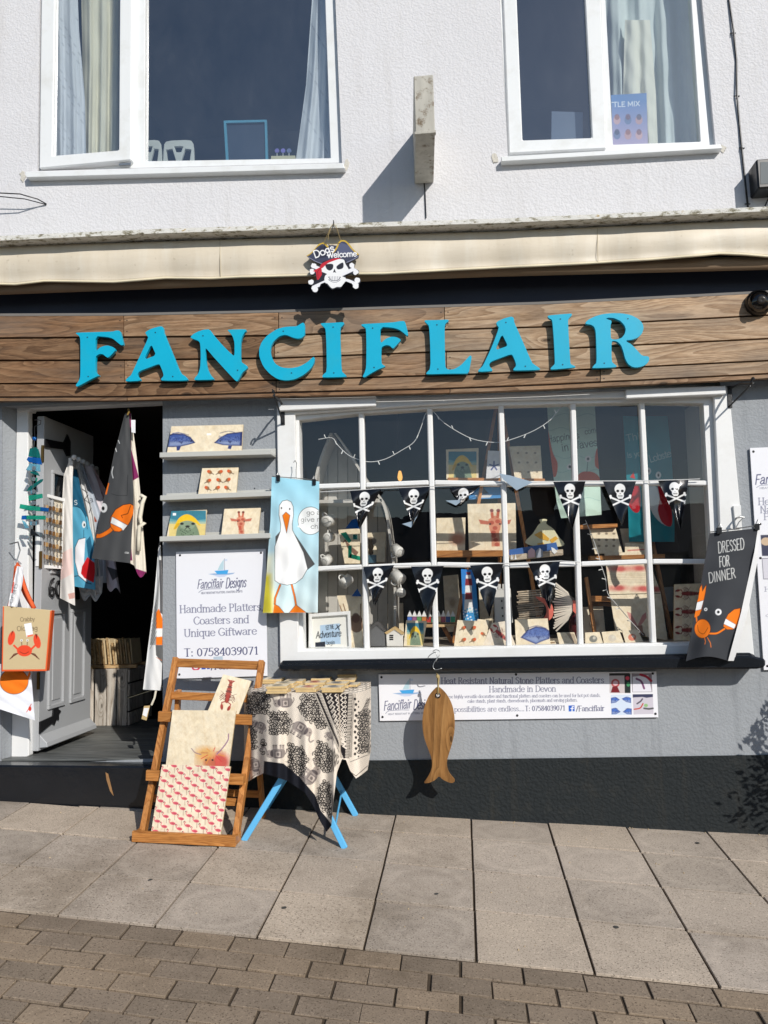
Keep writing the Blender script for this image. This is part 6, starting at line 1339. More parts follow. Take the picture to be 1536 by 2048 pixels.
# jute bag and towel at the left edge
bg_ = thing('jute_bag', 'natural jute shopping bag with a red crab and orange trim hanging left of the door', 'bag', wall(45, 1342, -0.14))
def d_bag(cv):
    t = (222, 92, 44); q = zB7([(22,45),(398,78),(358,545),(12,548)])
    cv.fn(lambda X, Y: (np.sin(X*3.1)*np.sin(Y*3.3)*.5+.5)*.25, (176, 152, 112))
    cv.line([q[0], q[3]], 5, t); cv.line([q[3], q[2]], 7, t); cv.line([q[1], q[2]], 6, t); cv.line([q[0], q[1]], 2.5, (206, 186, 146))
    crab(cv, *zB7([(188, 390)])[0], 42, (226, 74, 46)); hand(cv, 'Crabby', *zB7([(155, 165), (268, 160)]), 8, (70, 54, 40), .1); hand(cv, 'Old Bag', *zB7([(130, 238), (290, 232)]), 9.5, (70, 54, 40), .1)
    cv.poly(zB7([(185,185),(240,175),(255,275),(205,285)]), (236, 240, 248)); cv.poly(zB7([(208,272),(255,262),(255,276),(210,286)]), (230, 120, 80))
quad('front', zB7([(22,45),(398,78),(358,545),(12,548)]), (-0.17, -0.12, -0.15, -0.19), draw=d_bag, bgc=(202, 182, 142), step=0.8, thick=0.05, material=M_CLOTH, parent=bg_, edge=(214, 90, 44))
for off in (0, 1):
    ps = [zB7([(70+off*4, 60)])[0], (28+off*5, 1180), (35, 1128+off*3), (47+off*4, 1180), zB7([(262, 65)])[0]]
    MB().tube([W(x, y, -0.10-off*0.02) for x, y in crom(ps, 4)], 0.012, 6).make('handle', mat('orange_strap', S(222, 96, 46), 0.8), bg_, smooth=True)
MB().tube([W(20, 1088, -0.02), W(36, 1084, -0.05), W(40, 1100, -0.09), W(34, 1120, -0.1), W(42, 1128, -0.1)], 0.004, 6).make('hook', M_STEEL, bg_)
hung('tea_towel', 'white towel with twisted red lettering hanging over the jute bag handles', 'tea towel', [(34, 1132), (28, 1160), (20, 1190), (16, 1212)], [(46, 1134), (46, 1160), (40, 1190), (34, 1214)], -0.165, lambda cv: (hand(cv, 'crab', (24, 1208), (36, 1168), 8, (60, 60, 60), .1), cv.line([(27, 1165), (24, 1185)], 3, (214, 70, 50))), (232, 232, 234), folds(.008, 8), step=1)
hung('tea_towel', 'white towel with a big orange crab hanging below the jute bag', 'tea towel', [(-40, 1330), (-40, 1360), (-42, 1405)], zB7([(225,480),(245,650),(268,925)]), (-0.08, -0.08, -0.12, -0.12), lambda cv: (cv.ell(*zB7([(108, 625)])[0], 29, 26, (70, 30, 10)), cv.ell(*zB7([(108, 625)])[0], 28, 25, (238, 122, 30)), cv.line(zB7([(190,660),(230,560)]), 5, (238, 122, 30)), cv.ell(*zB7([(230, 835)])[0], 3, 5, (206, 60, 40)), cv.line(zB7([(205,860),(240,800)]), 1.5, (206, 60, 40))), (230, 232, 238), folds(.015, 7, .5))
# narrow towel on the right of the doorway, with a tag
nt_ = thing('tea_towel', 'folded grey and white fish towel with an orange stripe hanging right of the doorway', 'tea towel', wall(305, 1440, 0.0))
def d_nar(cv):
    cv.poly([(300, 1290), (308, 1225), (318, 1150), (322, 1100), (312, 1290)], (150, 150, 148), .9); o = (240, 120, 26)
    cv.poly([(312, 1225), (318, 1217), (326, 1240), (326, 1290), (312, 1290)], o); cv.poly([(311, 1257), (326, 1257), (326, 1273), (311, 1274)], (236, 236, 232)); cv.poly([(318, 1120), (326, 1120), (326, 1230), (320, 1225)], (90, 90, 92))
    for i in range(9): cv.line([(300+i*.7, 1298-i*9), (313, 1272-i*9)], .8, (84, 84, 86))
    cv.poly([(311, 1290), (326, 1290), (326, 1330), (312, 1310)], (96, 96, 96)); cv.line([(313, 1315), (326, 1322)], 1, (206, 110, 60))
hung('cloth', None, None, [(317, 1091), (314, 1130), (307, 1210), (295, 1302), (286, 1379)], [(321, 1091), (324, 1150), (325, 1250), (324, 1330), (322, 1381)], 0.0, d_nar, (228, 228, 226), folds(.01, 6, .2), parent=nt_)
MB().tube([W(312, 1381, 0), W(309, 1396, 0), W(303, 1410, 0)], 0.006, 6).make('cord', M_TAPE, nt_); px_board('price_tag', [(288, 1412), (300, 1411), (293, 1441), (283, 1438)], -0.002, 0.002, mat('kraft_card', S(198, 172, 122), 0.8), nt_); px_board('price_label', [(288, 1416), (298, 1416), (293, 1434), (285, 1430)], -0.0035, 0.001, MATS['white_card'], nt_)
MB().tube([W(321, 1080, 0), W(318, 1092, 0.0), W(324, 1096, 0.0)], 0.005, 6).make('hook', M_IRON, nt_)

# crate with a rack of platters inside the door
ct = thing('wooden_crate', 'whitewashed slatted wooden crate standing on the shop floor inside the door', 'crate', (W(212, 1452, 0.45)[0], 0.45, ZF))
yc0 = float(WZ(210, 1452, ZF)[1]); zc1 = W(210, 1338, yc0)[2]
for a, b in ((150, 186), (189.5, 211), (213, 231.5), (233.5, 253.5)):
    xa, xb = W(a, 1400, yc0)[0], W(b, 1400, yc0)[0]; MB().box((xa, yc0, ZF+.001), (xb, yc0+.014, zc1)).make('slat', M_LIMED, ct, .002)
x1 = W(254, 1400, yc0)[0]; x0 = W(150, 1400, yc0)[0]
for i in range(4): z0 = ZF+0.002+i*(zc1-ZF)/4; MB().box((x1+.001, yc0+.006, z0), (x1+.015, yc0+.4, z0+(zc1-ZF)/4-.012)).make('side_slat', M_LIMED, ct, .002)
MB().box((x0, yc0+.016, zc1-.016), (x1, yc0+.4, zc1-.002)).make('top_board', M_LIMED, ct); MB().box((x0+.02, yc0+.02, ZF+.001), (x1-.02, yc0+.38, ZF+.015)).make('base_board', mat('dark_crate_base', S(60, 44, 34), 0.9), ct)
rk = thing('platter_rack', 'slatted pale wood rack holding upright platters on top of the crate', 'rack', (x1-.15, yc0+.15, zc1))
MB().beam((x0+.02, yc0+.05, zc1+.012), (x1+.05, yc0+.05, zc1+.012), .024, .024).make('base_rail', M_PALEW, rk, .002); MB().beam((x0+.02, yc0+.28, zc1+.012), (x1+.05, yc0+.28, zc1+.012), .024, .024).make('base_rail', M_PALEW, rk, .002)
for i in range(9):
    x = x0+.05+i*.039; hh = 0.17+.02*math.sin(i*2.1); MB().beam((x+.015, yc0+.06, zc1+.025), (x-.012, yc0+.07, zc1+.025+hh), .012, .011, (1, 0, 0)).make('divider', M_PALEW, rk, .001)
    setp(MB().beam((x+.018, yc0+.16, zc1+.026), (x+.0, yc0+.16, zc1+.2), .16, .009, (1, 0, 0)).make('stone_platter', mat('plain_stone', S(206, 186, 148), 0.7, .1, 20)), 'stone platter on edge in the pale rack inside the door', 'platter', 'stone platters standing on edge in the rack')

# ================================================================ bay display
def yfl(x, y): return float(np.clip(WZ(x, y, ZD+.002)[1], 0.1, 0.85))
def stand(name, label, cat, q, draw, lean=0.05, **kw):
    y0 = yfl((q[2][0]+q[3][0])/2, max(q[2][1], q[3][1])); return tile(name, label, cat, q, (y0+lean, y0+lean, y0, y0), draw, **kw)
# boat-shaped shelf unit
bs = thing('boat_shelf', 'grey-white boat-shaped shelf unit standing at the left of the window display', 'shelf', wall(700, 1290, 0.5))
M_BOAT = mat('worn_white_boat_paint', S(196, 192, 184), 0.7, .08, 8, dirt=S(150, 140, 124), ds=6)
ybk = 0.52
for a in range(632, 790, 20):
    top_ = float(np.interp(a+8, [630, 650, 668, 700, 735, 770, 790], [985, 905, 870, 905, 960, 1010, 1110]))
    top_2 = float(np.interp(a+27, [630, 650, 668, 700, 735, 770, 790], [985, 905, 870, 905, 960, 1010, 1110]))
    px_board('back_plank', [(a+4, top_), (a+23, top_2), (min(a+23, 791), 1290), (a+4, 1290)], ybk, .012, M_BOAT, bs, .002)
def curve_side(pts, n): MB().prism([wall(x, y, .30) for x, y in pts]+[wall(x-5, y, .30) for x, y in pts[::-1]], (0, .21, 0)).make(n, M_BOAT, bs)
curve_side(crom([(672, 866), (700, 905), (735, 960), (770, 1010), (783, 1080), (792, 1160), (792, 1290)], 4), 'side_board'); curve_side(crom([(664, 866), (640, 930), (628, 1000), (622, 1100), (622, 1290)], 4), 'side_board')
for y, xa, xb in ((1131, 622, 789), (1000, 630, 764)): px_board('shelf', [(xa, y), (xb, y-3), (xb, y+5), (xa, y+7)], .30, .21, M_BOAT, bs, .002)
# framed print
fr = thing('framed_print', 'white box frame with black script and a suitcase at the display left corner', 'frame', wall(660, 1297, 0.12)); y0 = yfl(660, 1297)
zH2 = z2(580, 1040, 3.572)
q = zH2([(133,672),(428,650),(440,915),(130,915)])
px_board('frame', q, y0, .03, M_WPAINT, fr, .003, holes=[zH2([(155,695),(408,678),(418,905),(152,908)])])
def d_adv(cv):
    cv.poly(zH2([(215,752),(355,738),(362,885),(218,890)]), (176, 200, 222)); k = (24, 28, 36)
    hand(cv, 'LET THE', *zH2([(258,785),(315,775)]), 8, k, .12); hand(cv, 'Adventure', *zH2([(185,845),(365,830)]), 13, k, .12, .15); hand(cv, 'begin', *zH2([(262,892),(322,886)]), 8, k, .12)
    cv.poly(zH2([(180,875),(252,868),(252,915),(180,915)]), (40, 44, 56)); cv.line(zH2([(325,780),(362,748)]), 2, k); cv.line(zH2([(335,750),(352,785)]), 2, k)
quad('print', zH2([(150,690),(412,672),(422,910),(148,912)]), y0+.018, draw=d_adv, bgc=(232, 230, 222), step=.7, thick=.003, parent=fr)
MG_ = lambda c: mat('mug_%d_%d_%d' % c, S(*c), .25, .02)
def mug(label, x, y, r, yy, ax, col=(222, 220, 214)):
    t = thing('mug', label, 'mug', wall(x, y, yy), 'mugs hung in the window display'); c = wall(x, y, yy); R_ = r/370*1.05; a = Vector(ax).normalized()
    MB().lathe([(0, 0), (R_*.92, 0), (R_, R_*.15), (R_, R_*2.1), (R_*.9, R_*2.1), (R_*.88, R_*.2), (0, R_*.2)], c, 20, a).make('body', MG_(col), t, smooth=True)
    s_ = a.orthogonal().normalized(); s_ = a.cross(Vector((0, 1, 0))).normalized() if abs(a.y) < .95 else Vector((0, 0, 1)); MB().tube([c+a*R_*(1.05+.7*math.cos(w))+s_*R_*(.95+.65*math.sin(w)) for w in np.linspace(0, math.pi, 9)], R_*.14, 7).make('handle', MG_(col), t, smooth=True)
    MB().lathe([(R_*.55, -.0015), (R_*.62, -.0015), (R_*.62, .001)], c, 20, a).make('foot_ring', MG_((190, 188, 182)), t)
zH3 = zH2
mug('white mug hanging bottom outward right of the boat shelf, middle pane row', *zH2([(785, 232)])[0], 11, .26, (-.55, .8, .45))
mug('white mug with a ship print hanging under the lower bar right of the boat shelf', *zH2([(800, 430)])[0], 12, .28, (-.6, .5, .5))
mug('white mug hanging lowest right of the boat shelf', *zH2([(795, 520)])[0], 10, .27, (-.2, 1, .1))
mug('white mug hanging lowest left of the boat shelf, above the framed print', *zH2([(375, 460)])[0], 11, .2, (.5, .7, .5))
mug('white mug hanging uppermost behind the gull towel edge', *zH2([(255, 10)])[0], 12, .2, (.3, .9, .2)); mug('white mug hanging second down behind the gull towel edge', *zH2([(265, 125)])[0], 10, .22, (.2, .9, .1)); mug('white mug hanging third down behind the gull towel edge', *zH2([(245, 300)])[0], 10, .22, (.3, .8, .3))
# items on and around the boat shelf
tile('stone_tile', 'stone tile with a dark stag standing on the boat shelf middle tier', 'tile', zH2([(345,70),(500,60),(500,310),(390,310)]), (.40, .36), lambda cv: (cv.poly(zH2([(385,130),(440,190),(490,230),(470,260),(410,200)]), (110, 60, 40), .9), cv.line(zH2([(380,160),(420,120),(400,90)]), 2, (110, 60, 40))))
tile('stone_tile', 'stone tile with a dark tree silhouette on the boat shelf behind the bronze figure', 'tile', zH2([(548,92),(685,85),(680,300),(548,298)]), (.44, .40), lambda cv: (cv.ell(*zH2([(575, 150)])[0], 12, 8, (70, 56, 50), .8), cv.line(zH2([(570,150),(578,230)]), 3, (70, 56, 50))))
tr = thing('trophy', 'small bronze figure on a blue-grey block on the boat shelf', 'figurine', wall(742, 1130, .3)); px_board('plinth', zH2([(548,250),(612,248),(612,308),(548,308)]), .32, .05, mat('slate_blue', S(60, 90, 104), .4), tr, .003); MB().lathe([(.004, 0), (.016, .01), (.012, .03), (.02, .05), (.008, .07), (.014, .085), (0, .1)], W(*zH2([(578, 250)])[0], .345), 10).make('figure', mat('bronze', S(96, 78, 54), .4, metal=.6), tr, smooth=True)
gf = thing('glass_fish', 'blue and green glass fish hanging in the left part of the window', 'glass fish', wall(705, 1130, .16))
for P_, mi in ((zH2([(395,60),(440,0),(505,-20),(505,62)]), 1), (zH2([(360,95),(400,85),(440,150),(420,165)]), 2), (zH2([(415,185),(440,180),(440,270),(415,270)]), 2), (zH2([(430,240),(500,260),(500,290),(420,270)]), 2), (zH2([(450,105),(480,105),(480,140),(450,140)]), 0), (zH2([(440,545),(480,490),(510,545)]), 1), (zH2([(370,325),(500,318),(495,330),(370,332)]), 2)): px_board('glass_piece', P_, .16, .006, MG[mi], gf, .001)
stand('stone_tile', 'tall stone tile with a brown stag behind the framed print', 'tile', zH2([(335,540),(515,535),(520,915),(430,915)]), lambda cv: (cv.ell(*zH2([(475, 740)])[0], 14, 18, (110, 70, 44), .9), [cv.line(zH2(L), 2, (130, 90, 56)) for L in ([(440,690),(370,650),(355,610)], [(400,665),(380,600)], [(505,690),(505,600)])], cv.ell(*zH2([(470, 700)])[0], 8, 10, (90, 54, 36), .9)), .08)
stand('stone_coaster', 'stone coaster with a red-orange picture leaning beside the framed print', 'coaster', zH2([(442,790),(515,788),(515,908),(444,908)]), lambda cv: cv.poly(zH2([(444,835),(515,820),(515,885),(444,885)]), (206, 76, 40), .9), .02)
sh_ = thing('slate_house', 'grey slate house ornament with a white shed beside it in the left display', 'ornament', wall(755, 1294, .15)); yh = yfl(755, 1296)
px_board('body', zH2([(570,780),(620,735),(675,790),(680,905),(575,905)]), yh, .05, mat('slate_grey', S(98, 98, 98), .7, .1), sh_, .003); px_board('roof', zH2([(562,780),(618,725),(640,735),(685,795),(670,795),(620,750),(575,790)]), yh-.006, .06, mat('dark_slate', S(74, 72, 70), .7, .1), sh_)
hs = thing('toy_cottage', 'white toy cottage with a rope handle near the seal tile in the display', 'ornament', wall(787, 1294, .15)); px_board('body', zH2([(685,800),(745,770),(805,805),(808,905),(690,905)]), yh, .05, mat('cottage_white', S(216, 212, 204), .7), hs, .003); px_board('roof', zH2([(675,805),(745,762),(815,810),(800,820),(745,782),(690,818)]), yh-.006, .06, mat('straw_roof', S(190, 160, 110), .8), hs)
for i in range(3): px_board('window', zH2([(710, 820+i*14), (738, 820+i*14), (738, 829+i*14), (710, 829+i*14)]), yh-.002, .002, M_BLKPL, hs)
stand('framed_print', 'wood-edged tile of a seal in a yellow hat at the display front', 'tile', zH2([(830,715),(978,722),(950,905),(812,900)]), lambda cv: sealpic(cv, *zH2([(835, 735)])[0], *zH2([(955, 895)])[0]), .04)
# little round table with beach huts
rt = thing('small_round_table', 'small round wooden table holding toy beach huts inside the window', 'table', wall(870, 1290, .4)); zrt = W(860, 1247, .42)[2]
c = Vector((W(868, 1247, .42)[0], .42, zrt)); MB().lathe([(0, 0), (.17, 0), (.17, -.014), (0, -.014)], c, 28).make('top', M_PALEW, rt)
for dx, dy in ((.09, -.08), (-.09, -.08), (0, .1)): MB().beam(c+Vector((dx*.6, dy*.6, -.014)), Vector((c.x+dx*1.2, c.y+dy*1.2, ZD)), .018, .018).make('leg', M_OAK, rt)
HC = [(70, 110, 190), (150, 90, 130), (90, 150, 90), (190, 120, 60), (180, 50, 50), (60, 150, 120), (220, 200, 150), (170, 80, 100), (50, 90, 150), (40, 170, 120)]
HW = ['blue', 'mauve', 'leaf green', 'orange', 'red', 'teal', 'cream', 'pink', 'navy', 'bright green']
for i in range(10):
    x = 815+i*9.6; h_ = thing('toy_beach_hut', 'tiny %s toy beach hut in the row on the round table' % HW[i], 'toy hut', wall(x+4, 1245, .33), 'toy beach huts on the round table')
    px_board('body', [(x, 1232), (x+8.6, 1232), (x+8.6, 1244.5), (x, 1244.5)], .33, .022, mat('hut_%d' % i, S(*HC[i]), .5), h_); px_board('roof', [(x-.6, 1233), (x+4.3, 1221), (x+9.2, 1233)], .326, .03, mat('hut_roof_white', S(232, 232, 230), .5), h_)
# easel with ledges
es = thing('easel', 'tall wooden A-frame easel standing in the middle of the window display', 'easel', wall(985, 1290, .5))
def wb(n, a, b, w, d, m_=M_OAK): return MB().beam(wall(*a), wall(*b), d, w, (0, 1, 0)).make(n, m_, es, .002)
yE = .40
wb('leg', (992, 815, .5), (905, 1292, .34), .034, .02); wb('leg', (1003, 815, .5), (1062, 1150, .38), .034, .02); wb('leg', (1062, 1150, .378), (1085, 1285, .34), .034, .02); wb('back_leg', (998, 820, .52), (1000, 1285, .72), .03, .02)
px_board('ledge', [(868, 1101), (1050, 1100), (1050, 1112), (868, 1115)], .33, .07, M_OAKX, es, .002); px_board('ledge', [(895, 955), (1090, 957), (1090, 964), (895, 964)], .35, .07, M_OAKX, es, .002)
YT = (.41, .37)
tile('stone_tile', 'stone tile with a red giraffe on the easel ledge in the window', 'tile', [(935,1008),(1031,1006),(1033,1101),(938,1102)], YT, lambda cv: giraffe(cv, 990, 1052, 66))
tile('stone_tile', 'stone tile with a rusty cow on the easel ledge left of the giraffe', 'tile', [(873,1036),(931,1035),(930,1101),(873,1102)], YT, lambda cv: cv.ell(915, 1078, 16, 12, (176, 90, 50), .8, soft=5))
tile('stone_tile', 'framed seal in yellow hat tile on the upper easel ledge', 'tile', [(892,899),(957,896),(957,957),(893,958)], YT, lambda cv: sealpic(cv, 897, 903, 953, 956), mott=False)
tile('stone_tile', 'white tile with a blue starfish on the upper easel ledge', 'tile', [(976,901),(1000,902),(1000,956),(972,957)], (.34, .33), lambda cv: [cv.line([(988, 932), (988+9*math.cos(a), 932+9*math.sin(a))], 3, (60, 70, 130)) for a in np.arange(5)*1.257-1.57], bgc=(220, 220, 222), mott=False)
tile('stone_tile', 'stone tile dotted with small bees on the upper easel ledge', 'tile', [(1018,893),(1081,891),(1085,957),(1030,958)], YT, lambda cv: [cv.ell(1036+i*17+j*2, 906+j*19, 2.6, 2, (130, 110, 80), .8) for i in range(3) for j in range(3)])
z4 = z2(1000, 1040, 4.0421)
# lighthouse board and white castle
def d_lh(cv):
    cv.fn(lambda X, Y: (Y-1140)/120, (60, 150, 206)); cv.poly([(932,1150),(942,1150),(946,1225),(928,1225)], (232, 230, 226))
    for y in (1157, 1185): cv.poly([(931, y), (943.5, y), (945, y+14), (930, y+14)], (130, 24, 34))
    cv.poly([(932,1144),(942,1144),(940,1150),(934,1150)], (130, 24, 34))
    for i in range(40): cv.ell(923+(i*37 % 34), 1216+(i*23 % 30), 1.8, 1.6, ((240, 244, 246), (40, 130, 180), (120, 200, 220))[i % 3])
tile('lighthouse_board', 'bright blue board painted with a red and white lighthouse in the display', 'painted board', [(922,1138),(950,1140),(958,1246),(927,1249)], (.30, .24), d_lh, .014, bgc=(26, 120, 200), material=M_PAPER, mott=False, edge=(20, 60, 120))
cs2 = thing('castle_ornament', 'white toy castle tower right of the lighthouse board', 'ornament', wall(1005, 1245, .3)); px_board('tower', [(988,1178),(1021,1176),(1026,1246),(990,1248)], .3, .06, mat('castle_white', S(210, 208, 202), .8, .06, 20), cs2, .003)
for i in range(4): px_board('merlon', [(987+i*9, 1168), (992.5+i*9, 1168), (992.5+i*9, 1178.5), (987+i*9, 1178.5)], .298, .064, MATS['castle_white'], cs2)
for x, y in ((1002, 1200), (1003, 1214), (1004, 1230), (1013, 1195)): px_board('window_slit', [(x, y), (x+3, y), (x+3, y+4), (x, y+4)], .2985, .001, M_BLKPL, cs2)
stand('stone_tile', 'front-row stone tile with four robins left of the lobster tile', 'tile', [(915,1240),(962,1242),(955,1293),(908,1292)], lambda cv: [robin(cv, 927+i*20, 1256+j*24, 10, 1) for i in range(2) for j in range(2)], .03)
stand('stone_tile', 'stone tile with more robins behind the lobster hexagon', 'tile', [(955,1238),(978,1240),(972,1291),(950,1291)], lambda cv: robin(cv, 966, 1268, 9, -1), .06)
stand('stone_tile', 'hexagonal-looking tile with a red lobster in the front row', 'tile', [(984,1246),(1012,1242),(1032,1292),(966,1291)], lambda cv: lobster(cv, 1000, 1268, 40, 2.3, (186, 60, 60)), .04, bgc=(234, 222, 206))
# driftwood fish, moon, blue fish tile
M_DRIFTW = mat('bleached_stick', S(224, 214, 198), .8, .1, 20, rand=.12)
df = thing('driftwood_fish', 'big fish made of grey driftwood sticks lying behind the blue fish tile', 'driftwood fish', wall(1090, 1280, .35)); rd = random.Random(3)
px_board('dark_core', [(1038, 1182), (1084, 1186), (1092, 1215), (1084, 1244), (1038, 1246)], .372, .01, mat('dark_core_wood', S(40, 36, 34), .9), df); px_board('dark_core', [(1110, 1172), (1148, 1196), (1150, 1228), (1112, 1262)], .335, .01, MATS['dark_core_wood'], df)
for i in range(16):
    y = 1180+i*4.1; x0_ = 1036+rd.uniform(-3, 3); MB().beam(wall(x0_, y+4, .36), wall(1088-abs(i-8)*1.0, y+rd.uniform(-1, 1), .33), .008, .0065+.002*rd.random(), (0, 1, 0)).make('stick', M_DRIFT, df)
for i in range(19):
    a = (i-9)/9.0; MB().beam(wall(1106+rd.uniform(-3, 3)+abs(a)*4, 1214+a*48, .32), wall(1150-abs(a)*14, 1212+a*26, .30), .009, .008, (0, 1, 0)).make('stick', M_DRIFTW, df)
bt = thing('glass_bottle', 'dark red glass bottle behind the driftwood fish tail', 'bottle', wall(1149, 1240, .5))
MB().lathe([(0, 0), (.035, 0), (.036, .12), (.012, .17), (.012, .22), (.016, .225), (0, .225)], (W(1149, 1240, .5)[0], .5, ZD+.001), 16).make('body', mat('dark_red_glass', S(84, 24, 30), .12), bt, smooth=True)
MB().lathe([(.013, .222), (.017, .222), (.017, .24), (0, .24)], (W(1149, 1240, .5)[0], .5, ZD+.001), 12).make('stopper', M_BLKPL, bt)
px_board('coral_snout', [(1146, 1200), (1158, 1204), (1160, 1216), (1154, 1230), (1146, 1222)], .29, .015, mat('coral_paint', S(222, 110, 92), .5), df)
mn = setp(px_board('wooden_moon', crom(z4([(290,620),(350,630),(410,670),(432,730),(420,790),(370,822),(328,815),(365,780),(378,730),(360,680),(320,650)]), 4, True), .27, .02, mat('coral_paint', S(222, 110, 92), .5), None, .002), 'coral painted crescent moon hung in front of the driftwood fish', 'ornament')
stand('stone_tile', 'square tile with a big blue fish in the front row below the moon', 'tile', z4([(120,805),(385,795),(410,1010),(130,1015)]), lambda cv: fish(cv, z4([(165,950),(220,890),(290,860),(360,870),(410,900),(400,960),(330,985),(290,1005),(230,980)]), (76, 104, 170), (46, 62, 120)), .06)
stand('stone_coaster', 'stone coaster with orange streaks right of the blue fish tile', 'coaster', z4([(460,910),(600,908),(635,1005),(480,1008)]), lambda cv: cv.poly(z4([(530,910),(600,920),(625,1000),(590,990)]), (120, 90, 70), .6), .03)
stand('stone_coaster', 'small leaning stone coaster half hidden by the fish tile corner', 'coaster', z4([(310,985),(440,975),(460,1008),(320,1015)]), lambda cv: cv.line(z4([(330,1000),(440,990)]), 3, (140, 110, 80)), .02)
for q_, c_, lb_ in (([(688,910),(805,905),(832,995),(690,1002)], (70, 84, 90), 'stone coaster with a dark round crest, leftmost of three at the sill'), ([(822,905),(965,895),(1000,992),(840,995)], (206, 196, 180), 'almost blank stone coaster, middle of three at the sill'), ([(988,900),(1110,885),(1160,985),(1015,992)], (206, 80, 50), 'stone coaster with a small robin, rightmost of three at the sill')):
    cc = np.mean(z4(q_), 0); stand('stone_coaster', lb_, 'coaster', z4(q_), lambda cv, cc=cc, c_=c_: (cv.ell(cc[0], cc[1]+2, 8, 7, c_, .8), cv.ell(cc[0]+2, cc[1], 3, 3, (220, 214, 196), .8)), .04)
# fish vase on a driftwood shelf
fv = thing('fish_vase', 'cream and yellow fish-shaped vase standing on a driftwood harbour scene', 'vase', wall(1092, 1098, .3))
px_board('body', crom(z4([(320,-5),(380,-5),(375,30),(430,70),(470,130),(520,190),(480,215),(300,215),(205,180),(265,110),(310,40),(330,20)]), 3, True), .30, .03, mat('cream_glaze', S(222, 216, 178), .25, .05), fv, .006)
for P_ in ([(275,120),(330,90),(400,150),(390,170),(320,150)], [(400,160),(450,130),(470,150),(420,190)], [(300,190),(350,180),(360,200),(310,210)]): px_board('stripe', z4(P_), .2985, .0015, mat('yellow_glaze', S(222, 168, 60), .3), fv)
dh = thing('harbour_scene', 'driftwood shelf painted blue with tiny huts and gulls under the fish vase', 'ornament', wall(1070, 1120, .3)); px_board('backboard', z4([(75,240),(455,180),(470,240),(75,290)]), .27, .015, mat('sea_blue', S(50, 96, 160), .6), dh); px_board('base', z4([(70,285),(510,235),(512,285),(80,330)]), .25, .06, M_DRIFT, dh, .003)
for x, c_ in ((255, (206, 170, 176)), (318, (150, 156, 166))): px_board('hut', z4([(x-28,250),(x,225),(x+28,245),(x+28,300),(x-26,305)]), .245, .01, mat('hut_p%d' % x, S(*c_), .6), dh)
px_board('gull', z4([(415,220),(440,230),(465,255),(440,275),(420,255)]), .246, .008, M_WPAINT, dh)
for x in (95, 125): px_board('gull', z4([(x-8,320),(x,275),(x+10,318)]), .246, .008, M_WPAINT, dh)
# right-hand easel with tall tiles
e2 = thing('easel', 'lower wooden easel holding the crab and hare tiles at the display right', 'easel', wall(1260, 1285, .45))
for a, b in (((1172, 1155, .42), (1192, 1285, .36)), ((1300, 1060, .5), (1345, 1285, .36))): MB().beam(wall(*a), wall(*b), .02, .034, (0, 1, 0)).make('leg', M_OAK, e2, .002)
px_board('ledge', [(1160, 1050), (1235, 1047), (1235, 1054), (1160, 1058)], .40, .06, M_OAKX, e2); px_board('ledge', [(1180, 1112), (1330, 1108), (1330, 1116), (1180, 1120)], .38, .07, M_OAKX, e2); px_board('ledge', [(1182, 1192), (1240, 1192), (1240, 1203), (1182, 1203)], .40, .06, M_OAKX, e2)
tile('stone_tile', 'stone tile with faint dark insects above the crab tile', 'tile', z4([(720,70),(935,68),(990,260),(770,275)]), (.44, .40), lambda cv: [cv.ell(*z4([(800+i*60, 110+j*50)])[0], 3, 2.4, (110, 90, 70), .8) for i in range(3) for j in range(3)])
tile('stone_tile', 'plain shadowed stone tile behind the insect tile', 'tile', z4([(970,70),(1160,68),(1165,250),(1010,262)]), .48, None)
def d_crabs(cv):
    for x, y in ((960, 395), (1110, 390), (950, 550), (1140, 555), (1250, 560)): c2 = z4([(x, y)])[0]; cv.ell(c2[0], c2[1], 22, 6, (216, 90, 84), .7, soft=3); cv.ell(c2[0]+4, c2[1], 9, 5, (190, 50, 50), .8, soft=2)
    for j in range(6): cv.line(z4([(880, 440+j*14), (1250, 435+j*14)]), .9, (150, 120, 96), .5)
tile('stone_tile', 'wide stone tile with bands of pink crabs on the right easel', 'tile', z4([(845,265),(1180,258),(1300,590),(885,600)]), (.40, .345), d_crabs)
def d_hare(cv):
    for P_ in ([(1025,740),(1060,755),(1110,850),(1090,860),(1045,800)], [(1180,745),(1150,770),(1115,850),(1140,850),(1185,790)]): cv.poly(z4(P_), (206, 130, 124), .9)
    cv.poly(z4([(1085,855),(1150,850),(1160,920),(1190,985),(1150,985),(1110,900)]), (150, 100, 80), .9); cv.ell(*z4([(1155, 940)])[0], 5, 8, (50, 40, 40), .9)
tile('stone_tile', 'tall stone tile with a hare looking up at the display right', 'tile', z4([(888,605),(1300,596),(1355,972),(935,900)]), (.34, .34, .26, .26), d_hare)
stand('stone_tile', 'tall dim stone tile with red lobsters behind the charcoal apron', 'tile', z2(1300,860,4.0977)([(200,1265),(460,1255),(470,1725),(195,1725)]), lambda cv: [lobster(cv, *z2(1300,860,4.0977)([(310, 1340+i*150)])[0], 44, 1.57, (150, 50, 46)) for i in range(3)], .05)
stand('picture_frame', 'white edged blank board between the hare tile and the lobster tile', 'board', z2(1300,860,4.0977)([(105,1290),(195,1285),(195,1480),(120,1490)]), None, .05, bgc=(190, 194, 194), mott=False)
stand('stone_tile', 'narrow pale tile leaning between the round table and the lighthouse board', 'tile', [(886,1152),(916,1149),(924,1262),(892,1264)], lambda cv: cv.ell(905, 1205, 7, 10, (150, 120, 90), .7, soft=3), .08)
stand('stone_tile', 'pale tile half hidden behind the white castle tower', 'tile', [(957,1166),(988,1164),(986,1262),(961,1264)], lambda cv: cv.line([(965, 1200), (980, 1190), (976, 1215)], 2, (120, 100, 80)), .08)
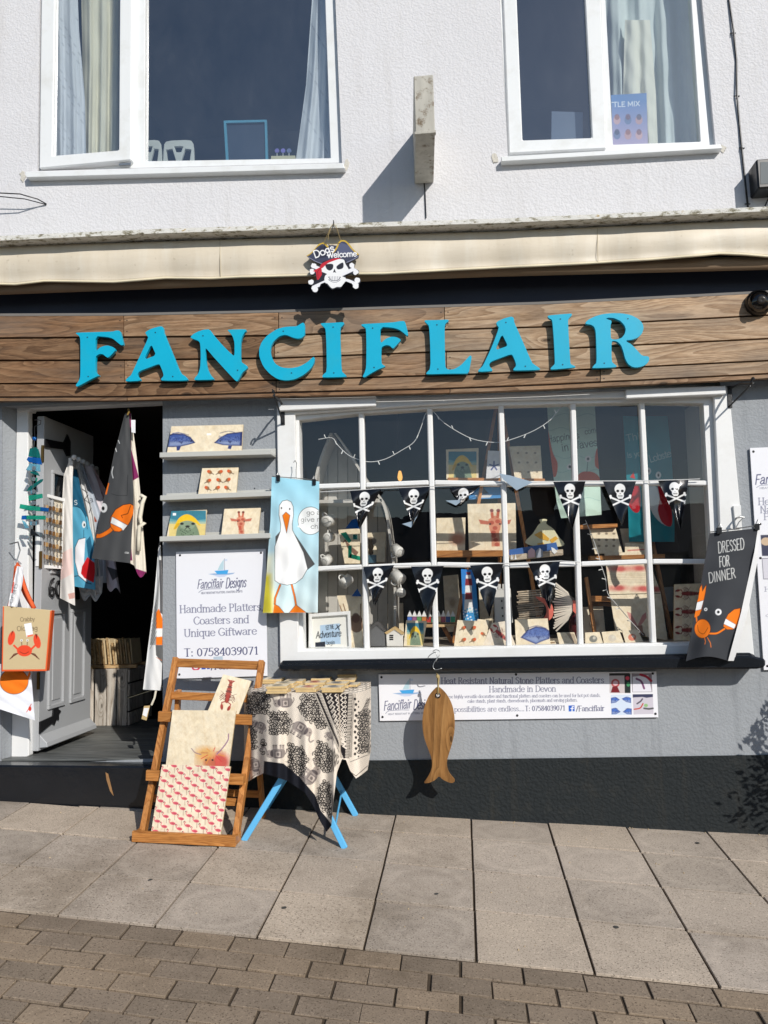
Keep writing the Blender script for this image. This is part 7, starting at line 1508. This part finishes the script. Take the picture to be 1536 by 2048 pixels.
stand('stone_tile', 'dark-edged tile with a grey feather behind the toy cottage', 'tile', [(764,1208),(806,1206),(808,1272),(766,1274)], lambda cv: cv.line([(775, 1262), (788, 1236), (796, 1214)], 4, (110, 112, 118), .8, smooth=True), .05)
stand('stone_tile', 'plain tile leaning behind the three sill coasters', 'tile', [(1166,1214),(1206,1212),(1212,1276),(1168,1278)], lambda cv: cv.ell(1188, 1248, 9, 8, (130, 96, 70), .7, soft=4), .05)
tile('stone_tile', 'short stone tile with red writing on the right easel ledge', 'tile', [(1250,1086),(1292,1084),(1294,1109),(1250,1111)], (.42, .40), lambda cv: cv.line([(1256, 1101), (1288, 1099)], 3, (196, 80, 70), .8))
tile('painted_board', 'blue painted boat picture between the legs of the tall easel', 'painted board', [(937,972),(1002,969),(1002,996),(938,999)], .44, lambda cv: (cv.poly([(950, 990), (985, 989), (980, 995), (955, 996)], (220, 222, 224)), cv.poly([(966, 975), (966, 988), (978, 987)], (60, 60, 66))), bgc=(70, 140, 200), material=M_PAPER, mott=False)
ws = thing('wooden_stool', 'dark wooden stool in the shade left of the hare tile', 'stool', wall(1212, 1285, .62))
zs_ = W(1212, 1205, .6)[2]; MB().box((W(1190, 1205, .6)[0], .5, zs_-.02), (W(1246, 1205, .6)[0], .78, zs_)).make('seat', M_OAKX, ws, .003)
for xx, yy_ in ((1193, .53), (1240, .53), (1193, .74), (1240, .74)): x_ = W(xx, 1205, .6)[0]; MB().box((x_-.012, yy_, ZD+.001), (x_+.012, yy_+.024, zs_-.021)).make('leg', M_OAK, ws, .002)
# towels hanging inside
zN = z2(1000, 780, 2.8657)
def d_hap(cv):
    k = (30, 36, 40); o = (206, 84, 40)
    for j in range(7): cv.line([(1095+i*8, 830+j*28+3*math.sin(i*1.1+j)) for i in range(14)], .8, (130, 180, 170), .8, smooth=True)
    hand(cv, 'Happiness', *zN([(275,300),(455,275)]), 13, k, .09); hand(cv, 'comes', *zN([(488,255),(585,235)]), 11, k, .09); hand(cv, 'in Waves', *zN([(355,352),(560,318)]), 15, k, .09)
    cv.poly(crom(zN([(270,200),(300,350),(330,420),(320,495),(290,480),(280,380)]), 4, True), o); cv.poly(crom(zN([(560,330),(545,380),(548,440),(590,450),(590,350)]), 4, True), o); cv.poly(crom(zN([(440,500),(470,470),(530,470),(570,500),(560,530),(440,530)]), 4, True), o)
    for x, y in ((505, 395), (400, 440)): cv.ell(*zN([(x, y)])[0], 6, 6, (236, 236, 230)); cv.ell(*zN([(x, y)])[0], 2.6, 2.8, (20, 20, 20))
    cv.line(zN([(503,415),(498,470)]), 1.2, k)
hung('tea_towel', 'pale green towel about happiness and waves hanging inside the window', 'tea towel', zN([(268,20),(280,300),(325,640),(350,735)]), zN([(540,20),(555,300),(575,560),(582,715)]), .45, d_hap, (200, 226, 210), folds(.012, 8, 1))
def d_lobs(cv):
    w = (206, 220, 214); hand(cv, 'This', *zN([(725,295),(830,275)]), 13, w, .08); hand(cv, 'is your', *zN([(730,390),(850,370)]), 11, w, .08); hand(cv, 'Lobster', *zN([(860,415),(1000,375)]), 14, w, .08)
    cv.poly(crom(zN([(845,545),(905,560),(950,640),(975,720),(960,780),(890,730),(850,640)]), 4, True), (226, 228, 226)); cv.poly(crom(zN([(905,545),(950,600),(985,700),(980,780),(930,760),(905,690),(915,620)]), 4, True), (190, 30, 44)); cv.poly(crom(zN([(745,580),(790,540),(805,600),(800,690),(770,700),(735,650)]), 4, True), (190, 30, 44))
    for x, y in ((850, 465), (908, 488)): cv.ell(*zN([(x, y)])[0], 5.5, 7, (230, 230, 226)); cv.ell(*zN([(x, y)])[0], 2, 3, (20, 20, 20))
    cv.poly(zN([(745,500),(765,470),(775,510)]), (206, 50, 40))
hung('tea_towel', 'teal towel with a lobster hugging a fish hanging inside the window right', 'tea towel', zN([(705,150),(720,400),(735,700),(740,870)]), zN([(960,150),(985,400),(1000,700),(1000,870)]), .40, d_lobs, (20, 128, 140), folds(.012, 7, .3))
lh = thing('filament_lamp', 'small glowing filament bulb on a cord inside the dark shop', 'lamp', wall(799, 955, 1.2))
k = NB('warm_filament'); k.b.inputs['Emission Color'].default_value = (1, .5, .12, 1); k.b.inputs['Emission Strength'].default_value = 1.2; k.b.inputs['Base Color'].default_value = (1, .6, .2, 1)
cb = wall(800, 953, 1.2); MB().lathe([(0, -.035), (.014, -.025), (.018, -.005), (.014, .02), (.008, .04)], cb, 14).make('bulb', k.m, lh, smooth=True); MB().tube([cb+Vector((0, 0, .04)), wall(794, 900, 1.2), wall(798, 860, 1.2), Vector((cb.x, 1.2, 2.74))], .004, 6).make('cord', M_BLKPL, lh)

# ================================================================ fairy lights and bunting
fl_ = thing('fairy_lights', 'string of white fairy lights looped across the top of the bay window', 'string lights', wall(860, 960, .06))
M_WIRE = mat('clear_wire', S(206, 206, 204), .4)
zf = z2(550, 780, 3.3391)
pa = crom(zf([(290,330),(380,320),(420,370),(490,435),(560,465),(640,480),(740,460),(850,400),(930,345),(975,250),(1005,160),(1050,140),(1130,220),(1250,295),(1350,335),(1490,350)])+zN([(90,275),(200,230),(290,170),(350,100),(420,70)]), 4)
MB().tube([W(x, y, .055) for x, y in pa], .0022, 5).make('wire', M_WIRE, fl_)
for i, (x, y) in enumerate(pa[2::4]): MB().tube([W(x, y, .054), W(x+(3 if i % 2 else -3), y+7*(1 if i % 3 else -1), .05)], .0028, 5).make('bulb', mat('clear_bulb', S(226, 226, 222), .2), fl_)
pb = crom(z4([(690,0),(740,120),(790,260),(820,370),(855,480),(870,590),(940,680),(1060,820),(1160,930)]), 4); fl2 = thing('fairy_lights', 'pale fairy light wire trailing down past the crab tile', 'string lights', wall(1270, 1270, .2))
MB().tube([W(x, y, .2) for x, y in pb], .002, 5).make('wire', M_WIRE, fl2)
for i, (x, y) in enumerate(pb[1::3]): MB().tube([W(x, y, .2), W(x-8, y+2*(-1)**i, .195)], .0025, 5).make('bulb', MATS['clear_bulb'], fl2)
def flag(parent, tl, tr, tip, sc=1.0, fold=None, skrot=0.0, back=None):
    tl, tr, tip = (np.array(p, float) for p in (tl, tr, tip)); mid = (tl+tr)/2; ex = (tr-tl); wpx = np.linalg.norm(ex); ex = ex/wpx; ey = np.array([-ex[1], ex[0]])
    dn = (tip-mid)/np.linalg.norm(tip-mid); o = mid+dn*wpx*.42; s = wpx*.60*sc; m_ = aff(o, ex*s, dn*s)
    ph = random.uniform(0, 6)
    f = sheet('flag', [tuple(tl), tuple(tip+ex*-.6)], [tuple(tr), tuple(tip+ex*.6)], -0.012, draw=lambda cv: skull(cv, m_, s), bgc=(14, 15, 20), step=.75, thick=.001, material=M_FOIL, parent=parent, disp=lambda S_, T_, am=random.uniform(.5, 1.7), fq=random.uniform(4, 8): am*(.007*np.sin(S_*fq+T_*4+ph)*(.3+T_)+.004*np.sin(T_*(fq+4)+ph*2+S_*3))-.016*T_)
    if back: px_board('flag_underside', back, -0.026, .001, mat('flag_back', S(150, 168, 184), .35), f)
b1 = thing('bunting', 'upper string of black skull and crossbones bunting across the bay window', 'bunting', wall(1000, 1060, -.01)); b2 = thing('bunting', 'lower string of black skull and crossbones bunting across the bay window', 'bunting', wall(900, 1240, -.01))
for a in (((700,982),(763,977.5),(719,1058)), ((796,975),(860,973.5),(826,1050)), ((899,975),(962,970),(921,1008)), ((1106,963),(1171,963),(1145,1057)), ((1206,963),(1272,963),(1244,1052)), ((1316,961),(1377,960),(1362,1059))):
    flag(b1, *a, back=[(804, 1048), (826, 1042), (836, 1030), (822, 1055)] if a[0][0] == 796 else ([(891, 1001), (918, 1000), (942, 988), (912, 1011)] if a[0][0] == 899 else None))
px_board('flag', zN([(-5,478),(60,490),(190,528),(95,575),(20,515)]), -.03, .001, MATS['flag_back'], b1)
for a in (((726,1133.6),(788.4,1130),(749,1213)), ((822,1133),(887.5,1132),(856,1240)), ((940,1131),(1007,1127),(979,1233)), ((1055.7,1126.6),(1120,1123),(1100,1219))): flag(b2, *a)
MB().tube([W(x, y, -.01) for x, y in ((640, 984), (700, 981), (763, 977), (860, 973), (962, 970), (1068, 964), (1171, 962), (1272, 962), (1377, 959), (1400, 958))], .0025, 5).make('string', M_WIRE, b1)
MB().tube([W(x, y, -.01) for x, y in ((645, 1140), (726, 1133), (788, 1130), (887, 1131), (1007, 1127), (1120, 1122), (1160, 1124))], .0025, 5).make('string', M_WIRE, b2)

# ================================================================ behind the upper windows
def curtain(label, L, R, y, col, f=9, a=.02, draw=None): return hung('curtain', label, 'curtain', L, R, y, draw, col, folds(a, f, random.uniform(0, 3), a*.4), step=2.2)
curtain('pale patterned curtain at the left side of the open casement', [(104, -150), (106, 312)], [(150, -150), (158, 60), (170, 200), (172, 312)], .13, (222, 224, 228), 14, .02, lambda cv: [cv.line([(112+i*9 % 55, 20+i*17 % 290), (116+i*9 % 55, 26+i*17 % 290)], 1.4, (150, 152, 160), .7) for i in range(40)])
curtain('cream curtain hanging behind the patterned one in the casement', [(160, -150), (165, 130), (164, 312)], [(240, -150), (236, 312)], .22, (232, 226, 204), 18, .03)
curtain('pale patterned curtain at the right of the big upper left pane', [(628, -150), (624, 0), (612, 170), (592, 318)], [(660, -150), (664, 318)], .13, (226, 228, 230), 12, .02, lambda cv: [cv.line([(600+i*11 % 58, 10+i*19 % 300), (604+i*11 % 58, 16+i*19 % 300)], 1.4, (160, 162, 170), .7) for i in range(36)])
curtain('blue-lit cream curtain filling the fixed pane of the upper right window', [(1205, -150), (1222, 300)], [(1376, -150), (1404, 290)], .2, (226, 232, 226), 24, .035)
curtain('cream curtain fold nearest the glass behind the blue poster', [(1250, 40), (1246, 190), (1262, 296)], [(1300, 40), (1312, 190), (1316, 296)], .14, (242, 238, 220), 10, .02)
po = setp(quad('poster', [(1222,190),(1293,186),(1296,292),(1226,294)], .095, draw=lambda cv: (cv.fn(lambda X, Y: (Y-200)/90, (196, 176, 206)), hand(cv, 'LITTLE MIX', (1206, 214.5), (1280, 211.5), 9, (240, 244, 248), .18), [(cv.ell(1234+i*22, 240+j*30, 7, 9, ((226, 176, 170), (90, 120, 160), (214, 160, 150))[(i+j) % 3], .8), cv.ell(1234+i*22, 234+j*30, 5, 6, ((150, 90, 80), (50, 60, 90), (120, 70, 80))[(i*2+j) % 3], .8)) for i in range(3) for j in range(2)]), bgc=(96, 140, 196), step=.8, thick=.002, edge=(60, 80, 120)), 'blue poster of six small portraits standing in the upper right window', 'poster')
setp(px_board('folder', [(1103,222),(1166,224),(1166,290),(1102,290)], .12, .01, mat('grey_folder', S(120, 130, 146), .15), None, .002), 'shiny grey folder standing in the upper right casement', 'folder')
bf = setp(px_board('picture_frame', [(447,241),(533,239),(536,330),(452,330)], .25, .02, mat('teal_frame', S(90, 160, 186), .4), None, .001, holes=[[(452,246),(529,244),(531,326),(457,326)]]), 'thin teal picture frame back standing in the upper left window', 'frame'); px_board('backing', [(450,244),(531,242),(533,328),(455,328)], .262, .004, mat('dark_backing_card', S(40, 56, 76), .6), bf)
MW = mat('white_chair_plastic', S(220, 222, 214), .4)
for a, b, l in ((270, 324, 'white plastic chair back nearest the window mullion upstairs'), (325, 389, 'white plastic chair back, the right one of two upstairs')):
    w = b-a; t_ = thing('plastic_chair', l, 'chair', wall((a+b)/2, 330, .5)); px_board('backrest', soften([(a, 345), (a+2, 290), (a+8, 281), (b-8, 279), (b-2, 288), (b, 345)], .2), .5, .02, MW, t_, .003, holes=[[(a+w*.2, 294), (a+w*.8, 293), (a+w*.62, 325), (a+w*.75, 334), (a+w*.25, 334), (a+w*.4, 325)]] if False else [[(a+7, 300), (a+w*.3, 298), (a+w*.42, 322), (a+10, 324)], [(b-7, 299), (b-w*.3, 298), (b-w*.42, 322), (b-10, 323)], [(a+w*.36, 293), (a+w*.64, 293), (a+w*.58, 304), (a+w*.42, 304)]])
    for xx in (a+5, b-5): MB().tube([W(xx, 340, .51), (W(xx, 340, .51)[0], .51, 3.68)], .012, 6).make('leg', MW, t_)
bx_ = thing('cosmetics_box', 'small cream box with purple discs on the upper left window sill', 'box', wall(566, 324, .14)); px_board('box', [(542,312),(590,311),(590,326),(542,327)], .13, .05, mat('cream_card', S(206, 198, 160), .6), bx_)
for i, c_ in enumerate(((120, 110, 180), (130, 120, 200), (110, 120, 160))): MB().lathe([(0, 0), (.014, 0), (.014, .008), (0, .008)], wall(554+i*12, 301, .16), 14, (0, 1, 0)).make('disc', mat('purple_disc_%d' % i, S(*c_), .4), bx_); MB().tube([wall(554+i*12, 303, .165), wall(554+i*12, 313, .165)], .003, 5).make('disc_stem', M_WIRE, bx_)

# ================================================================ out of frame: the shrub whose shadow falls on the plinth, and the houses opposite
bush = thing('potted_shrub', 'leafy potted shrub just past the right edge, casting its shadow on the plinth', 'shrub', (2.02, -0.42, gz(2.02, -.42)))
gx, gy = 2.02, -.42; g0 = gz(gx, gy)
MB().lathe([(0, 0), (.13, 0), (.17, .28), (.185, .28), (.185, .31), (.155, .31), (.15, .27), (0, .27)], (gx, gy, g0), 20).make('pot', mat('terracotta', S(160, 92, 62), .8), bush, smooth=False)
MB().tube([(gx, gy, g0+.25), (gx+.01, gy, g0+.5), (gx-.02, gy, g0+.9)], [.02, .016, .008], 7).make('trunk', mat('bark', S(92, 74, 56), .9), bush)
V_, F_ = [], []; rb = random.Random(11)
for tw_ in range(150):
    th = rb.uniform(0, 6.28); ph = rb.uniform(-.6, 1.4); R_ = rb.uniform(.14, .30); base = Vector((gx+R_*math.cos(th)*math.cos(ph), gy+R_*math.sin(th)*math.cos(ph), g0+.62+.36*math.sin(ph)))
    out = (base-Vector((gx, gy, g0+.55))).normalized()
    for k in range(9):
        c = base+out*(k*.012)+Vector((rb.gauss(0, .02), rb.gauss(0, .02), rb.gauss(0, .02))); d = (out+Vector((rb.gauss(0, .5), rb.gauss(0, .5), rb.gauss(0, .5)))).normalized(); s_ = d.orthogonal().normalized(); L_ = rb.uniform(.03, .055); n = len(V_)
        V_ += [c, c+d*L_*.5+s_*L_*.16, c+d*L_, c+d*L_*.5-s_*L_*.16]; F_.append((n, n+1, n+2, n+3))
part('foliage', V_, F_, mat('shrub_leaf', S(58, 84, 40), .6, .3, 15, rand=0), bush)
hs_ = thing('terraced_house', 'plain rendered houses across the street, seen only reflected in the window glass', 'building', (0, -34, gz(0, -34)))
zb0 = gz(0, -34)-.5; MB().box((-30, -41, zb0), (34, -34, zb0+5.0)).make('wall', mat('opposite_render', S(150, 140, 128), .9, .08), hs_)
MB().prism([Vector((-30.4, -33.7, zb0+5.0)), Vector((-30.4, -37.5, zb0+7.6)), Vector((-30.4, -41.3, zb0+5.0))], (64.8, 0, 0)).make('roof', mat('slate_roof', S(74, 74, 80), .7, .15), hs_)
for i in range(6):
    x = -25+i*9.7; MB().box((x, -37.9, zb0+6.9), (x+.9, -37.0, zb0+8.9)).make('chimney', mat('chimney_brick', S(120, 84, 66), .9, .15), hs_)
M_OPW = mat('opposite_window', S(40, 46, 54), .1)
for i in range(15):
    for z in (1.0, 3.1): MB().box((-28+i*4, -34.0, zb0+z), (-26.6+i*4, -33.95, zb0+z+1.3)).make('window', M_OPW, hs_)
